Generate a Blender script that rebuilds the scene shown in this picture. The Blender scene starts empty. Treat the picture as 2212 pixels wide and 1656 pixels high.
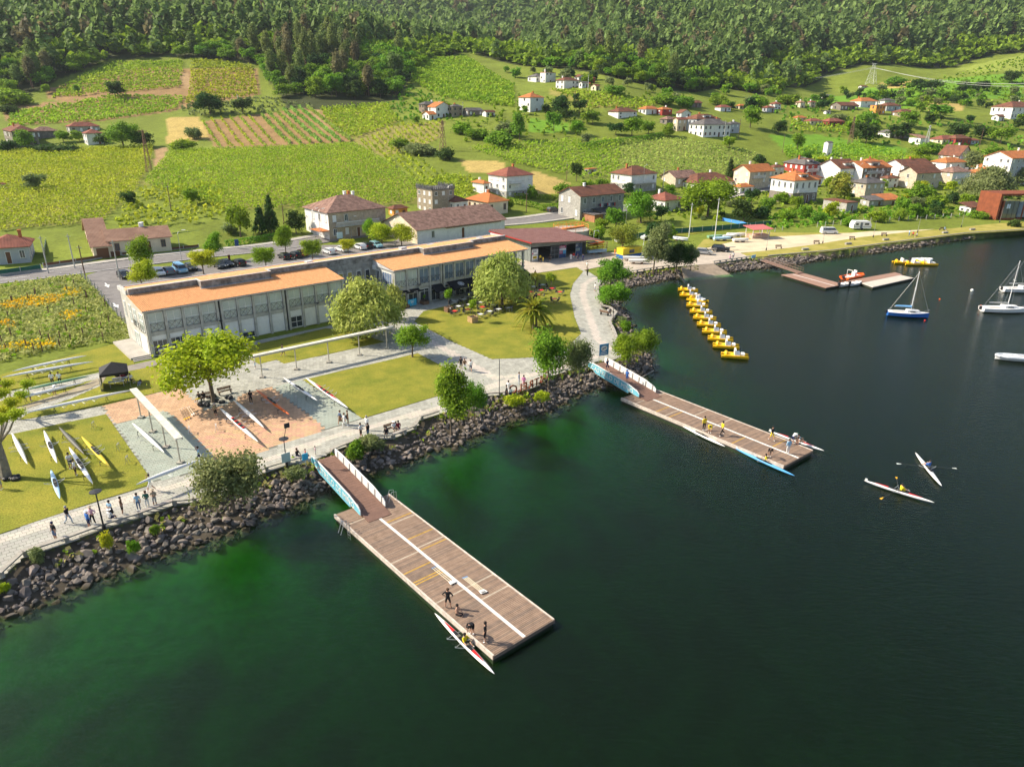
import bpy, bmesh, math, random
import numpy as np
from mathutils import Vector, Matrix
S = bpy.context.scene
COL = S.collection
# ---------------------------------------------------------------- camera, sky, sun, exposure
F, PITCH, ROLL, HC = 1534.0, 0.38198, -0.01238, 36.0       # focal length in chart units, drone 36 m above the lake
_c, _s = math.cos(PITCH), math.sin(PITCH)
FWD = np.array([0, _c, -_s]); _r = np.array([1., 0, 0]); _d = np.array([0, -_s, -_c])
RGT = _r*math.cos(ROLL) + _d*math.sin(ROLL); DWN = -_r*math.sin(ROLL) + _d*math.cos(ROLL)
cam = bpy.data.objects.new('camera', bpy.data.cameras.new('camera')); COL.objects.link(cam)
M = Matrix.Identity(4)
for i in range(3):
    M[i][0] = RGT[i]; M[i][1] = -DWN[i]; M[i][2] = -FWD[i]
M[2][3] = HC
cam.matrix_world = M
cam.data.sensor_width = 36; cam.data.lens = 36*F/2212; cam.data.clip_start = 1; cam.data.clip_end = 12000
S.camera = cam
SUN_EL, SUN_AZ = math.radians(38), math.radians(180-8)       # direction towards the sun (azimuth from +X)
W = bpy.data.worlds.new('World'); S.world = W; W.use_nodes = True
nt = W.node_tree; bg = nt.nodes['Background']
sky = nt.nodes.new('ShaderNodeTexSky'); sky.sky_type = 'NISHITA'; sky.sun_disc = False
sky.sun_elevation = SUN_EL; sky.sun_rotation = math.radians(90) - SUN_AZ
sky.air_density = 1.0; sky.dust_density = 1.6; sky.ozone_density = 1.0
nt.links.new(sky.outputs[0], bg.inputs[0]); bg.inputs[1].default_value = 0.11
sl = bpy.data.lights.new('sun', 'SUN'); sl.energy = 5.0; sl.angle = math.radians(0.5); sl.color = (1, 0.90, 0.74)
sun = bpy.data.objects.new('sun', sl); COL.objects.link(sun)
sd = Vector((math.cos(SUN_EL)*math.cos(SUN_AZ), math.cos(SUN_EL)*math.sin(SUN_AZ), math.sin(SUN_EL)))
sun.rotation_euler = sd.to_track_quat('Z', 'Y').to_euler(); sun.location = sd*300
S.view_settings.view_transform = 'Standard'; S.view_settings.look = 'None'
S.view_settings.exposure = 0.7; S.view_settings.gamma = 1
S.cycles.use_adaptive_sampling = True; S.cycles.adaptive_threshold = .025; S.cycles.volume_bounces = 0; S.cycles.max_bounces = 4; S.cycles.transparent_max_bounces = 6; S.cycles.diffuse_bounces = 2; S.cycles.glossy_bounces = 3
S.cycles.caustics_reflective = False; S.cycles.caustics_refractive = False
R = random.Random(7); rad = math.radians
# ---------------------------------------------------------------- survey: chart point <-> place on the ground
def ray(x, y): return FWD*F + RGT*(x-1106) + DWN*(y-828)
def P(x, y, z=1.5):
    r = ray(x, y); t = (z-HC)/r[2]; return Vector((r[0]*t, r[1]*t, z))
def proj(p):
    v = np.array([p[0], p[1], p[2]-HC]); q = F/(v@FWD); return 1106+q*(v@RGT), 828+q*(v@DWN)
AZ = rad(41.3)                                             # the waterfront runs at this azimuth
AV = Vector((math.cos(AZ), math.sin(AZ), 0)); BV = Vector((-math.sin(AZ), math.cos(AZ), 0))
def T1(x, y): return (x/4, y/4+756)
# ---------------------------------------------------------------- materials
MATS = {}
def mat(name, col, rough=0.75, metal=0.0, noise=0.0, nscale=3.0, bump=0.0, col2=None, spec=0.3, island=0.0, transl=0.0, obj=False, detail=4.0, alpha=None):
    if name in MATS: return MATS[name]
    m = bpy.data.materials.new(name); m.use_nodes = True; MATS[name] = m
    n = m.node_tree; N = n.nodes; L = n.links; b = N['Principled BSDF']
    b.inputs['Roughness'].default_value = rough; b.inputs['Metallic'].default_value = metal
    b.inputs['Specular IOR Level'].default_value = spec
    c = tuple(col)+(1,); b.inputs['Base Color'].default_value = c; m.diffuse_color = c
    src = None
    if noise or col2 or bump:
        tc = N.new('ShaderNodeTexCoord'); nz = N.new('ShaderNodeTexNoise'); nz.inputs['Scale'].default_value = nscale
        nz.inputs['Detail'].default_value = detail; nz.inputs['Roughness'].default_value = 0.62
        L.new(tc.outputs['Object' if obj else 'Generated'], nz.inputs['Vector'])
        if not obj:
            ge = N.new('ShaderNodeNewGeometry'); L.new(ge.outputs['Position'], nz.inputs['Vector'])
        rp = N.new('ShaderNodeValToRGB'); rp.color_ramp.elements[0].position = 0.32; rp.color_ramp.elements[1].position = 0.68
        k = noise
        lo = col2 if col2 else tuple(x*(1-k) for x in col); hi = col if col2 else tuple(min(1, x*(1+k)) for x in col)
        rp.color_ramp.elements[0].color = tuple(lo)+(1,); rp.color_ramp.elements[1].color = tuple(hi)+(1,)
        L.new(nz.outputs[0], rp.inputs[0]); src = rp.outputs[0]
        if bump:
            bp = N.new('ShaderNodeBump'); bp.inputs['Strength'].default_value = bump; bp.inputs['Distance'].default_value = 0.05
            L.new(nz.outputs[0], bp.inputs['Height']); L.new(bp.outputs[0], b.inputs['Normal'])
    if island:
        ge2 = N.new('ShaderNodeNewGeometry'); hs = N.new('ShaderNodeHueSaturation')
        mr = N.new('ShaderNodeMapRange'); mr.inputs[3].default_value = 1-island; mr.inputs[4].default_value = 1+island
        L.new(ge2.outputs['Random Per Island'], mr.inputs[0]); L.new(mr.outputs[0], hs.inputs['Value'])
        oi = N.new('ShaderNodeObjectInfo'); mr2 = N.new('ShaderNodeMapRange'); mr2.inputs[3].default_value = 0.5-0.022; mr2.inputs[4].default_value = 0.5+0.022
        L.new(oi.outputs['Random'], mr2.inputs[0]); L.new(mr2.outputs[0], hs.inputs['Hue'])
        if src: L.new(src, hs.inputs['Color'])
        else: hs.inputs['Color'].default_value = c
        src = hs.outputs[0]
    if src: L.new(src, b.inputs['Base Color'])
    if transl:
        tr = N.new('ShaderNodeBsdfTranslucent'); mx = N.new('ShaderNodeMixShader'); mx.inputs[0].default_value = transl
        if src: L.new(src, tr.inputs[0])
        else: tr.inputs[0].default_value = c
        L.new(b.outputs[0], mx.inputs[1]); L.new(tr.outputs[0], mx.inputs[2]); L.new(mx.outputs[0], N['Material Output'].inputs[0])
    return m
def C(r, g, b):                                            # sRGB 0-255 -> linear
    f = lambda v: (v/255/12.92) if v <= 10 else ((v/255+0.055)/1.055)**2.4
    return (f(r), f(g), f(b))
# ---------------------------------------------------------------- mesh builder
class MB:
    def __init__(s): s.v = []; s.f = []; s.m = []; s.k = 0
    def add(s, vs, fs, k=None):
        o = len(s.v); s.v += [tuple(v) for v in vs]; s.f += [tuple(i+o for i in f) for f in fs]; s.m += [s.k if k is None else k]*len(fs); return s
    def box(s, x0, x1, y0, y1, z0, z1, k=None, mtx=None):
        vs = [(x, y, z) for z in (z0, z1) for y in (y0, y1) for x in (x0, x1)]
        if mtx: vs = [mtx @ Vector(v) for v in vs]
        return s.add(vs, [(0, 2, 3, 1), (4, 5, 7, 6), (0, 1, 5, 4), (2, 6, 7, 3), (0, 4, 6, 2), (1, 3, 7, 5)], k)
    def prism(s, poly, z0, z1, k=None):                    # poly counter-clockwise
        n = len(poly)
        vs = [(p[0], p[1], z0) for p in poly] + [(p[0], p[1], z1) for p in poly]
        return s.add(vs, [tuple(range(n-1, -1, -1)), tuple(range(n, 2*n))] + [(i, (i+1) % n, n+(i+1) % n, n+i) for i in range(n)], k)
    def tube(s, a, b, r0, r1=None, n=6, k=None, cap=True):
        a = Vector(a); b = Vector(b); r1 = r0 if r1 is None else r1
        d = (b-a).normalized(); u = d.orthogonal().normalized(); w = d.cross(u)
        vs = []
        for p, r in ((a, r0), (b, r1)):
            for i in range(n):
                t = 2*math.pi*i/n; vs.append(p + u*(r*math.cos(t)) + w*(r*math.sin(t)))
        fs = [(i, (i+1) % n, n+(i+1) % n, n+i) for i in range(n)]
        if cap: fs += [tuple(range(n-1, -1, -1)), tuple(range(n, 2*n))]
        return s.add(vs, fs, k)
    def path(s, pts, rs, n=6, k=None):
        for i in range(len(pts)-1): s.tube(pts[i], pts[i+1], rs[i], rs[i+1], n, k)
        return s
    def beam(s, a, b, w, h, k=None):                       # box from a to b, w wide, h high (a, b on the top centre line)
        a = Vector(a); b = Vector(b); d = (b-a); L = d.length; d.normalize()
        sd_ = Vector((0, 0, 1)).cross(d)
        sd_ = Vector((1, 0, 0)) if sd_.length < 1e-4 else sd_.normalized()
        up = d.cross(sd_)
        vs = [p + sd_*(w/2*i) - up*(h*j) for p in (a, b) for j in (1, 0) for i in (-1, 1)]
        return s.add(vs, [(0, 1, 3, 2), (4, 6, 7, 5), (0, 4, 5, 1), (2, 3, 7, 6), (0, 2, 6, 4), (1, 5, 7, 3)], k)
    def lathe(s, prof, n=10, k=None, c=(0, 0, 0), sx=1, sy=1):
        vs = []; fs = []
        for r, z in prof:
            for i in range(n):
                t = 2*math.pi*i/n; vs.append((c[0]+r*math.cos(t)*sx, c[1]+r*math.sin(t)*sy, c[2]+z))
        for j in range(len(prof)-1):
            for i in range(n): fs.append((j*n+i, j*n+(i+1) % n, (j+1)*n+(i+1) % n, (j+1)*n+i))
        fs.append(tuple(range(n-1, -1, -1))); fs.append(tuple(range((len(prof)-1)*n, len(prof)*n)))
        return s.add(vs, fs, k)
    def mesh(s, name, mats, smooth=False):
        me = bpy.data.meshes.new(name); me.from_pydata(s.v, [], s.f)
        if not isinstance(mats, (list, tuple)): mats = [mats]
        for m in mats: me.materials.append(m)
        if len(mats) > 1: me.polygons.foreach_set('material_index', s.m)
        if smooth: me.polygons.foreach_set('use_smooth', [True]*len(s.f))
        me.update(); return me
    def obj(s, name, mats, parent=None, smooth=False, loc=None, rz=0):
        return link(name, s.mesh(name, mats, smooth), parent, loc, rz)
def link(name, me, parent=None, loc=None, rz=0):
    o = bpy.data.objects.new(name, me); COL.objects.link(o)
    if parent: o.parent = parent
    if loc is not None: o.location = loc
    if rz: o.rotation_euler = (0, 0, rz)
    return o
def tag(o, label, cat, group=None):
    o['label'] = label; o['category'] = cat
    if group: o['group'] = group
    return o
def thing(name, label, cat, loc=(0, 0, 0), rz=0, group=None):
    o = link(name, None, None, loc, rz); o.empty_display_size = 0.3; return tag(o, label, cat, group)
def copy_tree(o, parent=None):
    c = o.copy(); COL.objects.link(c); c.parent = parent
    for ch in o.children: copy_tree(ch, c)
    return c
def place(proto, loc, rz=0, label=None, sc=None, used=set()):
    o = proto if proto.name not in used else copy_tree(proto)
    used.add(proto.name); used.add(o.name)
    o.location = loc; o.rotation_euler = (0, 0, rz)
    if sc: o.scale = sc if hasattr(sc, '__len__') else (sc,)*3
    if label: o['label'] = label
    return o
def struct(o): o['kind'] = 'structure'; return o
def stuff(o): o['kind'] = 'stuff'; return o
def npmesh(name, V, Fq, mats, mi=None):                    # quads from numpy
    me = bpy.data.meshes.new(name); nv = len(V); nf = len(Fq); k = Fq.shape[1]
    me.vertices.add(nv); me.vertices.foreach_set('co', np.ascontiguousarray(V, np.float32).ravel())
    me.loops.add(nf*k); me.loops.foreach_set('vertex_index', np.ascontiguousarray(Fq, np.int32).ravel())
    me.polygons.add(nf); me.polygons.foreach_set('loop_start', np.arange(0, nf*k, k, dtype=np.int32))
    for m in (mats if isinstance(mats, (list, tuple)) else [mats]): me.materials.append(m)
    if mi is not None: me.polygons.foreach_set('material_index', np.ascontiguousarray(mi, np.int32))
    me.update(calc_edges=True); me.shade_flat(); return me
def inpoly(poly, X, Y):
    r = np.zeros(np.shape(X), bool); n = len(poly)
    for i in range(n):
        x0, y0 = poly[i][:2]; x1, y1 = poly[(i+1) % n][:2]
        if y0 == y1: continue
        c_ = ((y0 > Y) != (y1 > Y)) & (X < (x1-x0)*(Y-y0)/(y1-y0)+x0); r ^= c_
    return r
def dpoly(pl, X, Y):                                       # distance to polyline
    best = np.full(np.shape(X), 1e9)
    for i in range(len(pl)-1):
        x0, y0 = pl[i][:2]; dx = pl[i+1][0]-x0; dy = pl[i+1][1]-y0; l2 = dx*dx+dy*dy+1e-9
        t = np.clip(((X-x0)*dx+(Y-y0)*dy)/l2, 0, 1)
        best = np.minimum(best, np.hypot(X-x0-t*dx, Y-y0-t*dy))
    return best
# ---------------------------------------------------------------- figure and lettering meshes (made first, while the scene is small)
SKIN = mat('skin', (.52,.30,.20), .6); HAIR = [mat('hair_dark', (.025,.018,.014), .7), mat('hair_brown', (.10,.05,.025), .7), mat('hair_grey', (.35,.33,.31), .7)]
CM = {k: mat('cloth_'+k, v, .85, noise=.08, nscale=6) for k, v in {'black': (.018,.018,.02), 'white': (.78,.78,.76), 'blue': (.05,.18,.55), 'lblue': (.35,.58,.75), 'jeans': (.10,.16,.28), 'pjeans': (.35,.42,.5), 'pink': (.72,.42,.48), 'brown': (.20,.11,.06), 'green': (.04,.16,.12), 'tan': (.40,.33,.24), 'grey': (.32,.33,.35), 'yellow': (.80,.62,.02), 'red': (.62,.03,.03), 'navy': (.02,.03,.09), 'olive': (.22,.20,.12), 'maroon': (.25,.03,.04), 'orange': (.8,.25,.03), 'skin': (.52,.30,.20), 'lime': (.45,.65,.05), 'magenta': (.75,.25,.5)}.items()}
def pose_pts(kind):
    p = dict(pel=(0, 0, .93), sp=(0, 0, 1.14), ch=(0, 0, 1.36), nk=(0, 0, 1.50), hd=(0, .01, 1.60), hd2=(0, .015, 1.72))
    for s_, n in ((-1, 'l'), (1, 'r')):
        p.update({'sh'+n: (s_*.19, 0, 1.42), 'el'+n: (s_*.25, -.02, 1.14), 'wr'+n: (s_*.25, .06, .90), 'ha'+n: (s_*.25, .09, .80), 'hi'+n: (s_*.10, 0, .90), 'kn'+n: (s_*.11, .02, .50), 'an'+n: (s_*.11, -.02, .09), 'to'+n: (s_*.12, .14, .04)})
    def leg(n, s_, kn, an, to): p['kn'+n], p['an'+n], p['to'+n] = kn, an, to
    if kind == 'walk':
        leg('l', -1, (-.1, .2, .52), (-.1, .26, .10), (-.1, .42, .05)); leg('r', 1, (.1, -.08, .5), (.1, -.38, .14), (.1, -.26, .04)); p.update(ell=(-.24, -.16, 1.16), wrl=(-.25, -.12, .92), hal=(-.25, -.06, .84), elr=(.24, .12, 1.15), wrr=(.24, .26, .96), har=(.24, .32, .90))
    if kind == 'hips':
        p.update(ell=(-.42, -.06, 1.2), wrl=(-.22, .06, 1.0), hal=(-.15, .1, .98), elr=(.42, -.06, 1.2), wrr=(.22, .06, 1.0), har=(.15, .1, .98)); leg('l', -1, (-.17, .02, .5), (-.22, -.02, .09), (-.25, .13, .04)); leg('r', 1, (.17, .02, .5), (.22, -.02, .09), (.25, .13, .04))
    if kind == 'fold': p.update(ell=(-.26, .06, 1.16), wrl=(-.02, .22, 1.2), hal=(.1, .22, 1.22), elr=(.26, .06, 1.16), wrr=(.02, .24, 1.15), har=(-.1, .23, 1.16))
    if kind in ('sit', 'row'):
        zo = -.48 if kind == 'sit' else -.82
        for k in list(p): p[k] = (p[k][0], p[k][1], p[k][2]+zo)
        if kind == 'sit':
            leg('l', -1, (-.12, .44, .46), (-.12, .42, .09), (-.12, .56, .04)); leg('r', 1, (.12, .44, .46), (.14, .46, .09), (.14, .6, .04)); p.update(ell=(-.25, .1, .68), wrl=(-.14, .33, .6), hal=(-.1, .4, .58), elr=(.25, .1, .68), wrr=(.14, .33, .6), har=(.1, .4, .58))
        else:
            leg('l', -1, (-.13, .4, .32), (-.1, .75, .12), (-.1, .82, .22)); leg('r', 1, (.13, .4, .32), (.1, .75, .12), (.1, .82, .22)); p.update(ell=(-.28, .2, .42), wrl=(-.32, .42, .4), hal=(-.32, .5, .4), elr=(.28, .2, .42), wrr=(.32, .42, .4), har=(.32, .5, .4))
    if kind == 'bend':
        p.update(sp=(0, .16, 1.06), ch=(0, .36, 1.12), nk=(0, .48, 1.13), hd=(0, .58, 1.12), hd2=(0, .69, 1.12)); 
        for s_, n in ((-1, 'l'), (1, 'r')): p.update({'sh'+n: (s_*.19, .38, 1.12), 'el'+n: (s_*.22, .46, .84), 'wr'+n: (s_*.14, .54, .62), 'ha'+n: (s_*.12, .56, .53)})
        p['pel'] = (0, -.05, .92)
    if kind == 'lift': p.update(elr=(.30, .12, 1.5), wrr=(.16, .2, 1.74), har=(.12, .2, 1.82), ell=(-.3, .1, 1.45), wrl=(-.16, .2, 1.66), hal=(-.12, .2, 1.74)); leg('l', -1, (-.1, .2, .52), (-.1, .26, .10), (-.1, .42, .05)); leg('r', 1, (.1, -.08, .5), (.1, -.38, .14), (.1, -.26, .04))
    if kind == 'lunge': leg('l', -1, (-.2, .3, .5), (-.22, .34, .09), (-.22, .5, .04)); leg('r', 1, (.16, -.2, .48), (.22, -.5, .12), (.24, -.4, .04)); p.update(ell=(-.28, .1, 1.16), wrl=(-.3, .3, 1.0), hal=(-.3, .38, .96))
    return p
BONES = [('pel', 'sp', 1), ('sp', 'ch', 1), ('ch', 'nk', 1), ('nk', 'hd', 0), ('hd', 'hd2', 0)]
for n in 'lr': BONES += [('ch', 'sh'+n, 1), ('sh'+n, 'el'+n, 1), ('el'+n, 'wr'+n, 3), ('wr'+n, 'ha'+n, 0), ('pel', 'hi'+n, 2), ('hi'+n, 'kn'+n, 2), ('kn'+n, 'an'+n, 4), ('an'+n, 'to'+n, 5)]
RAD = {'pel': .135, 'sp': .13, 'ch': .15, 'nk': .06, 'hd': .095, 'hd2': .085, 'sh': .075, 'el': .05, 'wr': .034, 'ha': .036, 'hi': .10, 'kn': .068, 'an': .045, 'to': .042}
PM = {}
def person_mesh(kind, skirt=False):
    if (kind, skirt) in PM: return PM[(kind, skirt)]
    p = pose_pts(kind); names = list(p); me = bpy.data.meshes.new('body'); me.from_pydata([p[k] for k in names], [(names.index(a), names.index(b)) for a, b, _ in BONES], [])
    o = bpy.data.objects.new('body_src', me); COL.objects.link(o); sm = o.modifiers.new('skin', 'SKIN'); sm.use_smooth_shade = True
    for i, k in enumerate(names):
        r = RAD.get(k) or RAD[k[:2]]; sv = me.skin_vertices[0].data[i]; sv.radius = (r*(1.12 if k in ('pel', 'sp', 'ch') else 1), r*(.78 if k in ('pel', 'sp', 'ch') else 1)); sv.use_root = k == 'pel'
    ss = o.modifiers.new('sub', 'SUBSURF'); ss.levels = 1; ss.render_levels = 1
    dg_ = bpy.context.evaluated_depsgraph_get(); out = bpy.data.meshes.new_from_object(o.evaluated_get(dg_)); bpy.data.objects.remove(o); out.name = 'person_body'
    segs = [(Vector(p[a]), Vector(p[b]), m_) for a, b, m_ in BONES]; mi = []
    for f in out.polygons:
        c = f.center; best = (9, 0)
        for a, b, m_ in segs:
            d = b-a; t_ = max(0, min(1, (c-a).dot(d)/d.length_squared)); q = (c-a-d*t_).length
            if q < best[0]: best = (q, m_)
        mi.append(best[1])
    out.materials.clear()
    for k in range(6): out.materials.append(SKIN)
    out.polygons.foreach_set('material_index', mi)
    PM[(kind, skirt)] = (out, Vector(p['hd2']), Vector(p['hd2'])-Vector(p['hd']), Vector(p['pel'])); return PM[(kind, skirt)]
for k_ in ('stand', 'walk', 'hips', 'fold', 'sit', 'row', 'bend', 'lift', 'lunge'): person_mesh(k_)
GLYPH = {}
def glyph(txt):
    cu = bpy.data.curves.new('lettering', 'FONT'); cu.body = txt; cu.size = 1; cu.extrude = .03; cu.align_x = 'CENTER'; cu.resolution_u = 2
    o = bpy.data.objects.new('lettering_src', cu); COL.objects.link(o); me = bpy.data.meshes.new_from_object(o.evaluated_get(bpy.context.evaluated_depsgraph_get())); bpy.data.objects.remove(o); bpy.data.curves.remove(cu); GLYPH[txt] = me
for k_ in ['CASTRELO DE MIÑO']+list('OLERTSAC'): glyph(k_)
# ---------------------------------------------------------------- terrain
SHORE_D = [(-420,1490),(-150,1385),(0,1332),(57,1317),(120,1290),(200,1255),(275,1227),(375,1190),(450,1170),(536,1131),(621,1098),(703,1061),(781,1027),(818,1016),(861,1006),(936,971),(972,966),(1052,935),(1092,913),(1189,888),(1242,855),(1300,838),(1372,822),(1409,803),(1407,768),(1385,735),(1362,712),(1356,684),(1338,659),(1361,621),(1438,606),(1481,599),(1563,590),(1600,585),(1674,579),(1721,571),(1819,554),(1934,541),(2071,519),(2212,504),(2600,470)]
BANK_D = [(-420,1370),(-150,1300),(0,1252),(50,1205),(140,1175),(220,1145),(300,1120),(375,1093),(462,1078),(573,1021),(621,1006),(676,998),(715,978),(781,953),(848,948),(896,928),(908,908),(948,896),(1012,880),(1049,858),(1112,853),(1164,833),(1184,815),(1222,805),(1289,783),(1345,775),(1362,760),(1350,735),(1326,721),(1316,699),(1331,679),(1301,666),(1293,646),(1291,624),(1300,606),(1346,594),(1431,581),(1468,577),(1541,571),(1621,559),(1659,555),(1799,544),(1909,529),(2084,506),(2212,499),(2600,462)]
SHORE = [P(x, y, 0) for x, y in SHORE_D]; BANK = [P(x, y, 1.4) for x, y in BANK_D]
LAKE = SHORE + [Vector((900, 150, 0)), Vector((900, -400, 0)), Vector((-500, -400, 0)), Vector((-500, 20, 0))]
COLS = {
 -1.2: [(60,1.5),(138,1.5),(250,10),(330,16),(400,30),(480,55),(600,98),(700,118),(900,125),(1500,150),(3600,200)],
 -.7: [(110,1.5),(151,1.5),(200,6),(270,10.5),(330,14),(400,27),(470,47),(560,74),(640,94),(720,103),(900,104),(1500,170),(3600,260)],
 -.35: [(140,1.5),(179,1.5),(230,8),(330,15.5),(400,28),(470,46),(560,74),(640,98),(760,118),(950,115),(1500,190),(3600,330)],
 -.15: [(160,1.5),(205,1.5),(250,8),(330,17),(400,28),(480,46),(580,68),(650,77),(760,76),(950,70),(1500,190),(2200,330),(3600,480)],
 0: [(175,1.5),(223,1.5),(260,8),(330,18),(400,29),(470,43),(550,58),(640,68),(800,62),(1100,105),(1600,240),(2200,370),(3600,560)],
 .12: [(190,1.5),(247,1.6),(300,11),(370,23),(430,40),(500,52),(580,60),(750,75),(1000,135),(1500,270),(2200,420),(3600,600)],
 .25: [(200,1.5),(280,2.2),(300,9),(340,17),(400,27),(450,34),(560,46),(700,68),(900,120),(1300,235),(2000,420),(3600,650)],
 .4: [(200,1.5),(240,2.2),(295,4),(340,11),(400,19),(480,28),(600,38),(700,46),(850,82),(1100,158),(1500,280),(2200,460),(3600,680)],
 .7: [(225,1.5),(290,2.8),(365,7),(430,15),(500,26),(600,44),(720,70),(850,97),(1100,178),(1500,305),(2200,480),(3600,700)],
 1.2: [(260,1.5),(330,5),(430,15),(500,28),(600,50),(720,80),(850,110),(1100,180),(1500,300),(2200,480),(3600,700)]}
NU, NY = 460, 600; U0, U1 = -1.02, 1.02; LY0, LY1 = math.log(16), math.log(3500)
gu = np.linspace(U0, U1, NU); gl = np.linspace(LY0, LY1, NY); gy = np.exp(gl)
ku = sorted(COLS); prof = np.array([np.interp(gy, [a for a, b in COLS[k]], [b for a, b in COLS[k]]) for k in ku])
Zg = np.zeros((NY, NU))
for j in range(NY): Zg[j] = np.interp(gu, ku, prof[:, j])
for it in range(14):                                       # soften the creases
    q = Zg.copy(); q[1:-1, :] = (Zg[:-2]+2*Zg[1:-1]+Zg[2:])/4; Zg = q; q = Zg.copy(); q[:, 1:-1] = (Zg[:, :-2]+2*Zg[:, 1:-1]+Zg[:, 2:])/4; Zg = q
XX = gu[None, :]*gy[:, None]; YY = np.repeat(gy[:, None], NU, 1)
def wav(x, y, k): return np.sin(x*k+1.3*np.sin(y*k*.7+1))*np.cos(y*k*.9+1.7*np.sin(x*k*.6))
amp = np.clip((YY-330)/500, 0, 1)
Zg = Zg + amp*(9*wav(XX, YY, .012)+4*wav(XX+70, YY, .031)) + np.clip((YY-900)/900, 0, 1)*(110*(np.abs(wav(XX+150, YY, .0034))-.38)+24*wav(XX+300, YY, .0095))
terr = np.clip((YY-385)/40, 0, 1)*np.clip((500-YY)/40, 0, 1)*np.clip((-.05-gu[None, :])/.1, 0, 1)
zs = np.floor(Zg/2.4)*2.4 + 2.4*np.clip((Zg/2.4-np.floor(Zg/2.4)-.6)/.4, 0, 1); Zg = Zg*(1-.75*terr)+zs*.75*terr   # vineyard terraces
near = YY < 330
dw = np.full(XX.shape, 99.); db = np.full(XX.shape, 99.)
dw[near] = dpoly(SHORE, XX[near], YY[near]); db[near] = dpoly(BANK, XX[near], YY[near])
lake = inpoly(LAKE, XX, YY); park = inpoly(BANK + [Vector((900, 150, 0)), Vector((900, -400, 0)), Vector((-500, -400, 0)), Vector((-500, 20, 0))], XX, YY) & ~lake
zb = 1.4*np.clip(dw/(dw+db+1e-6), 0, 1)
Zg = np.where(park, np.minimum(Zg, zb), Zg)
bed = -np.minimum(.36*np.minimum(dw, 4)+.15*np.maximum(dw-4, 0), 6) - .05
Zg = np.where(lake, bed, Zg)
def gz(x, y):
    y = max(y, 17); fu = (min(max(x/y, U0+.001), U1-.001)-U0)/(U1-U0)*(NU-1); fy = (math.log(y)-LY0)/(LY1-LY0)*(NY-1)
    i = int(fu); j = min(int(fy), NY-2); a = fu-i; b = fy-j
    return float((Zg[j, i]*(1-a)+Zg[j, i+1]*a)*(1-b)+(Zg[j+1, i]*(1-a)+Zg[j+1, i+1]*a)*b)
def gzv(x, y):
    fu = (np.clip(x/y, U0+.001, U1-.001)-U0)/(U1-U0)*(NU-1); fy = np.clip((np.log(y)-LY0)/(LY1-LY0)*(NY-1), 0, NY-1.001)
    i = fu.astype(int); j = fy.astype(int); a = fu-i; b = fy-j
    return (Zg[j, i]*(1-a)+Zg[j, i+1]*a)*(1-b)+(Zg[j+1, i]*(1-a)+Zg[j+1, i+1]*a)*b
def G(x, y, far=3300):                                     # first terrain hit along the sight line
    r = ray(x, y); t0 = 40/r[1]; step = 1.012; t = t0
    while r[1]*t < far:
        if HC+r[2]*t <= gz(r[0]*t, r[1]*t):
            lo, hi = t/step, t
            for _ in range(14):
                m_ = (lo+hi)/2
                if HC+r[2]*m_ <= gz(r[0]*m_, r[1]*m_): hi = m_
                else: lo = m_
            return Vector((r[0]*hi, r[1]*hi, gz(r[0]*hi, r[1]*hi)))
        t *= step
    return Vector((r[0]*far/r[1], far, gz(r[0]*far/r[1], far)))
def GPOLY(pts): return [G(x, y) for x, y in pts]
# ground cover zones (chart outlines -> real ground)
GRASS, SOIL, DRY, FOREST, MEADOW, TRACK, WEED = (.17,.21,.03), (.30,.19,.085), (.46,.34,.11), (.055,.065,.024), (.15,.29,.025), (.36,.24,.12), (.13,.13,.03)
ZONES = [
 (SOIL, [(437,262),(690,232),(768,305),(465,322)]), (SOIL, [(100,190),(290,150),(560,148),(560,205),(390,235),(100,215)]), (SOIL, [(0,232),(250,205),(400,212),(380,240),(215,262),(20,270)]),
 ((.22,.22,.05), [(0,325),(330,318),(325,360),(285,420),(215,480),(0,495)]), ((.22,.22,.05), [(370,325),(765,312),(900,400),(900,440),(600,450),(455,455),(300,400)]), ((.24,.23,.05), [(680,230),(830,225),(860,262),(770,300)]),
 ((.26,.23,.07), [(760,280),(960,262),(950,300),(830,340),(770,310)]), (GRASS, [(300,400),(460,402),(500,470),(270,500),(230,490)]), (DRY, [(990,345),(1090,350),(1085,375),(1010,372)]), (DRY, [(1150,368),(1230,395),(1228,415),(1150,425)]),
 (MEADOW, [(1140,255),(1230,265),(1225,287),(1145,286)]), ((.20,.23,.05), [(1010,320),(1250,300),(1450,300),(1640,330),(1650,345),(1560,385),(1250,385)]), ((.27,.24,.06), [(1190,190),(1290,200),(1420,225),(1400,235),(1270,235),(1190,205)]),
 (MEADOW, [(1660,292),(1760,290),(1960,320),(1960,335),(1700,332)]), (MEADOW, [(1930,200),(2050,170),(2212,160),(2212,215),(2060,218)]), ((.24,.29,.05), [(2060,150),(2212,118),(2212,155),(2110,158)]), (MEADOW, [(1740,215),(1870,190),(1990,195),(1990,230),(1800,235)]),
 (DRY, [(1900,180),(1965,174),(1960,190),(1920,192)]), (DRY, [(1990,222),(2080,222),(2080,240),(2010,240)]), (DRY, [(362,255),(430,252),(455,300),(360,310)]), (TRACK, [(336,322),(360,318),(355,360),(330,362)]), (TRACK, [(667,235),(684,233),(718,285),(700,285)]),
 (TRACK, [(390,158),(412,158),(412,190),(396,192)]), ((.24,.23,.05), [(920,120),(1010,125),(1110,185),(1100,205),(960,150)]),
]
CG = np.zeros(Zg.shape+(3,)); CG[:] = GRASS
vz = wav(XX, YY, .05)*.5+wav(XX, YY, .13)*.5
CG *= (1+.18*vz)[..., None]
for col, pts in ZONES:
    CG[inpoly(GPOLY(pts), XX, YY)] = col
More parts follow.
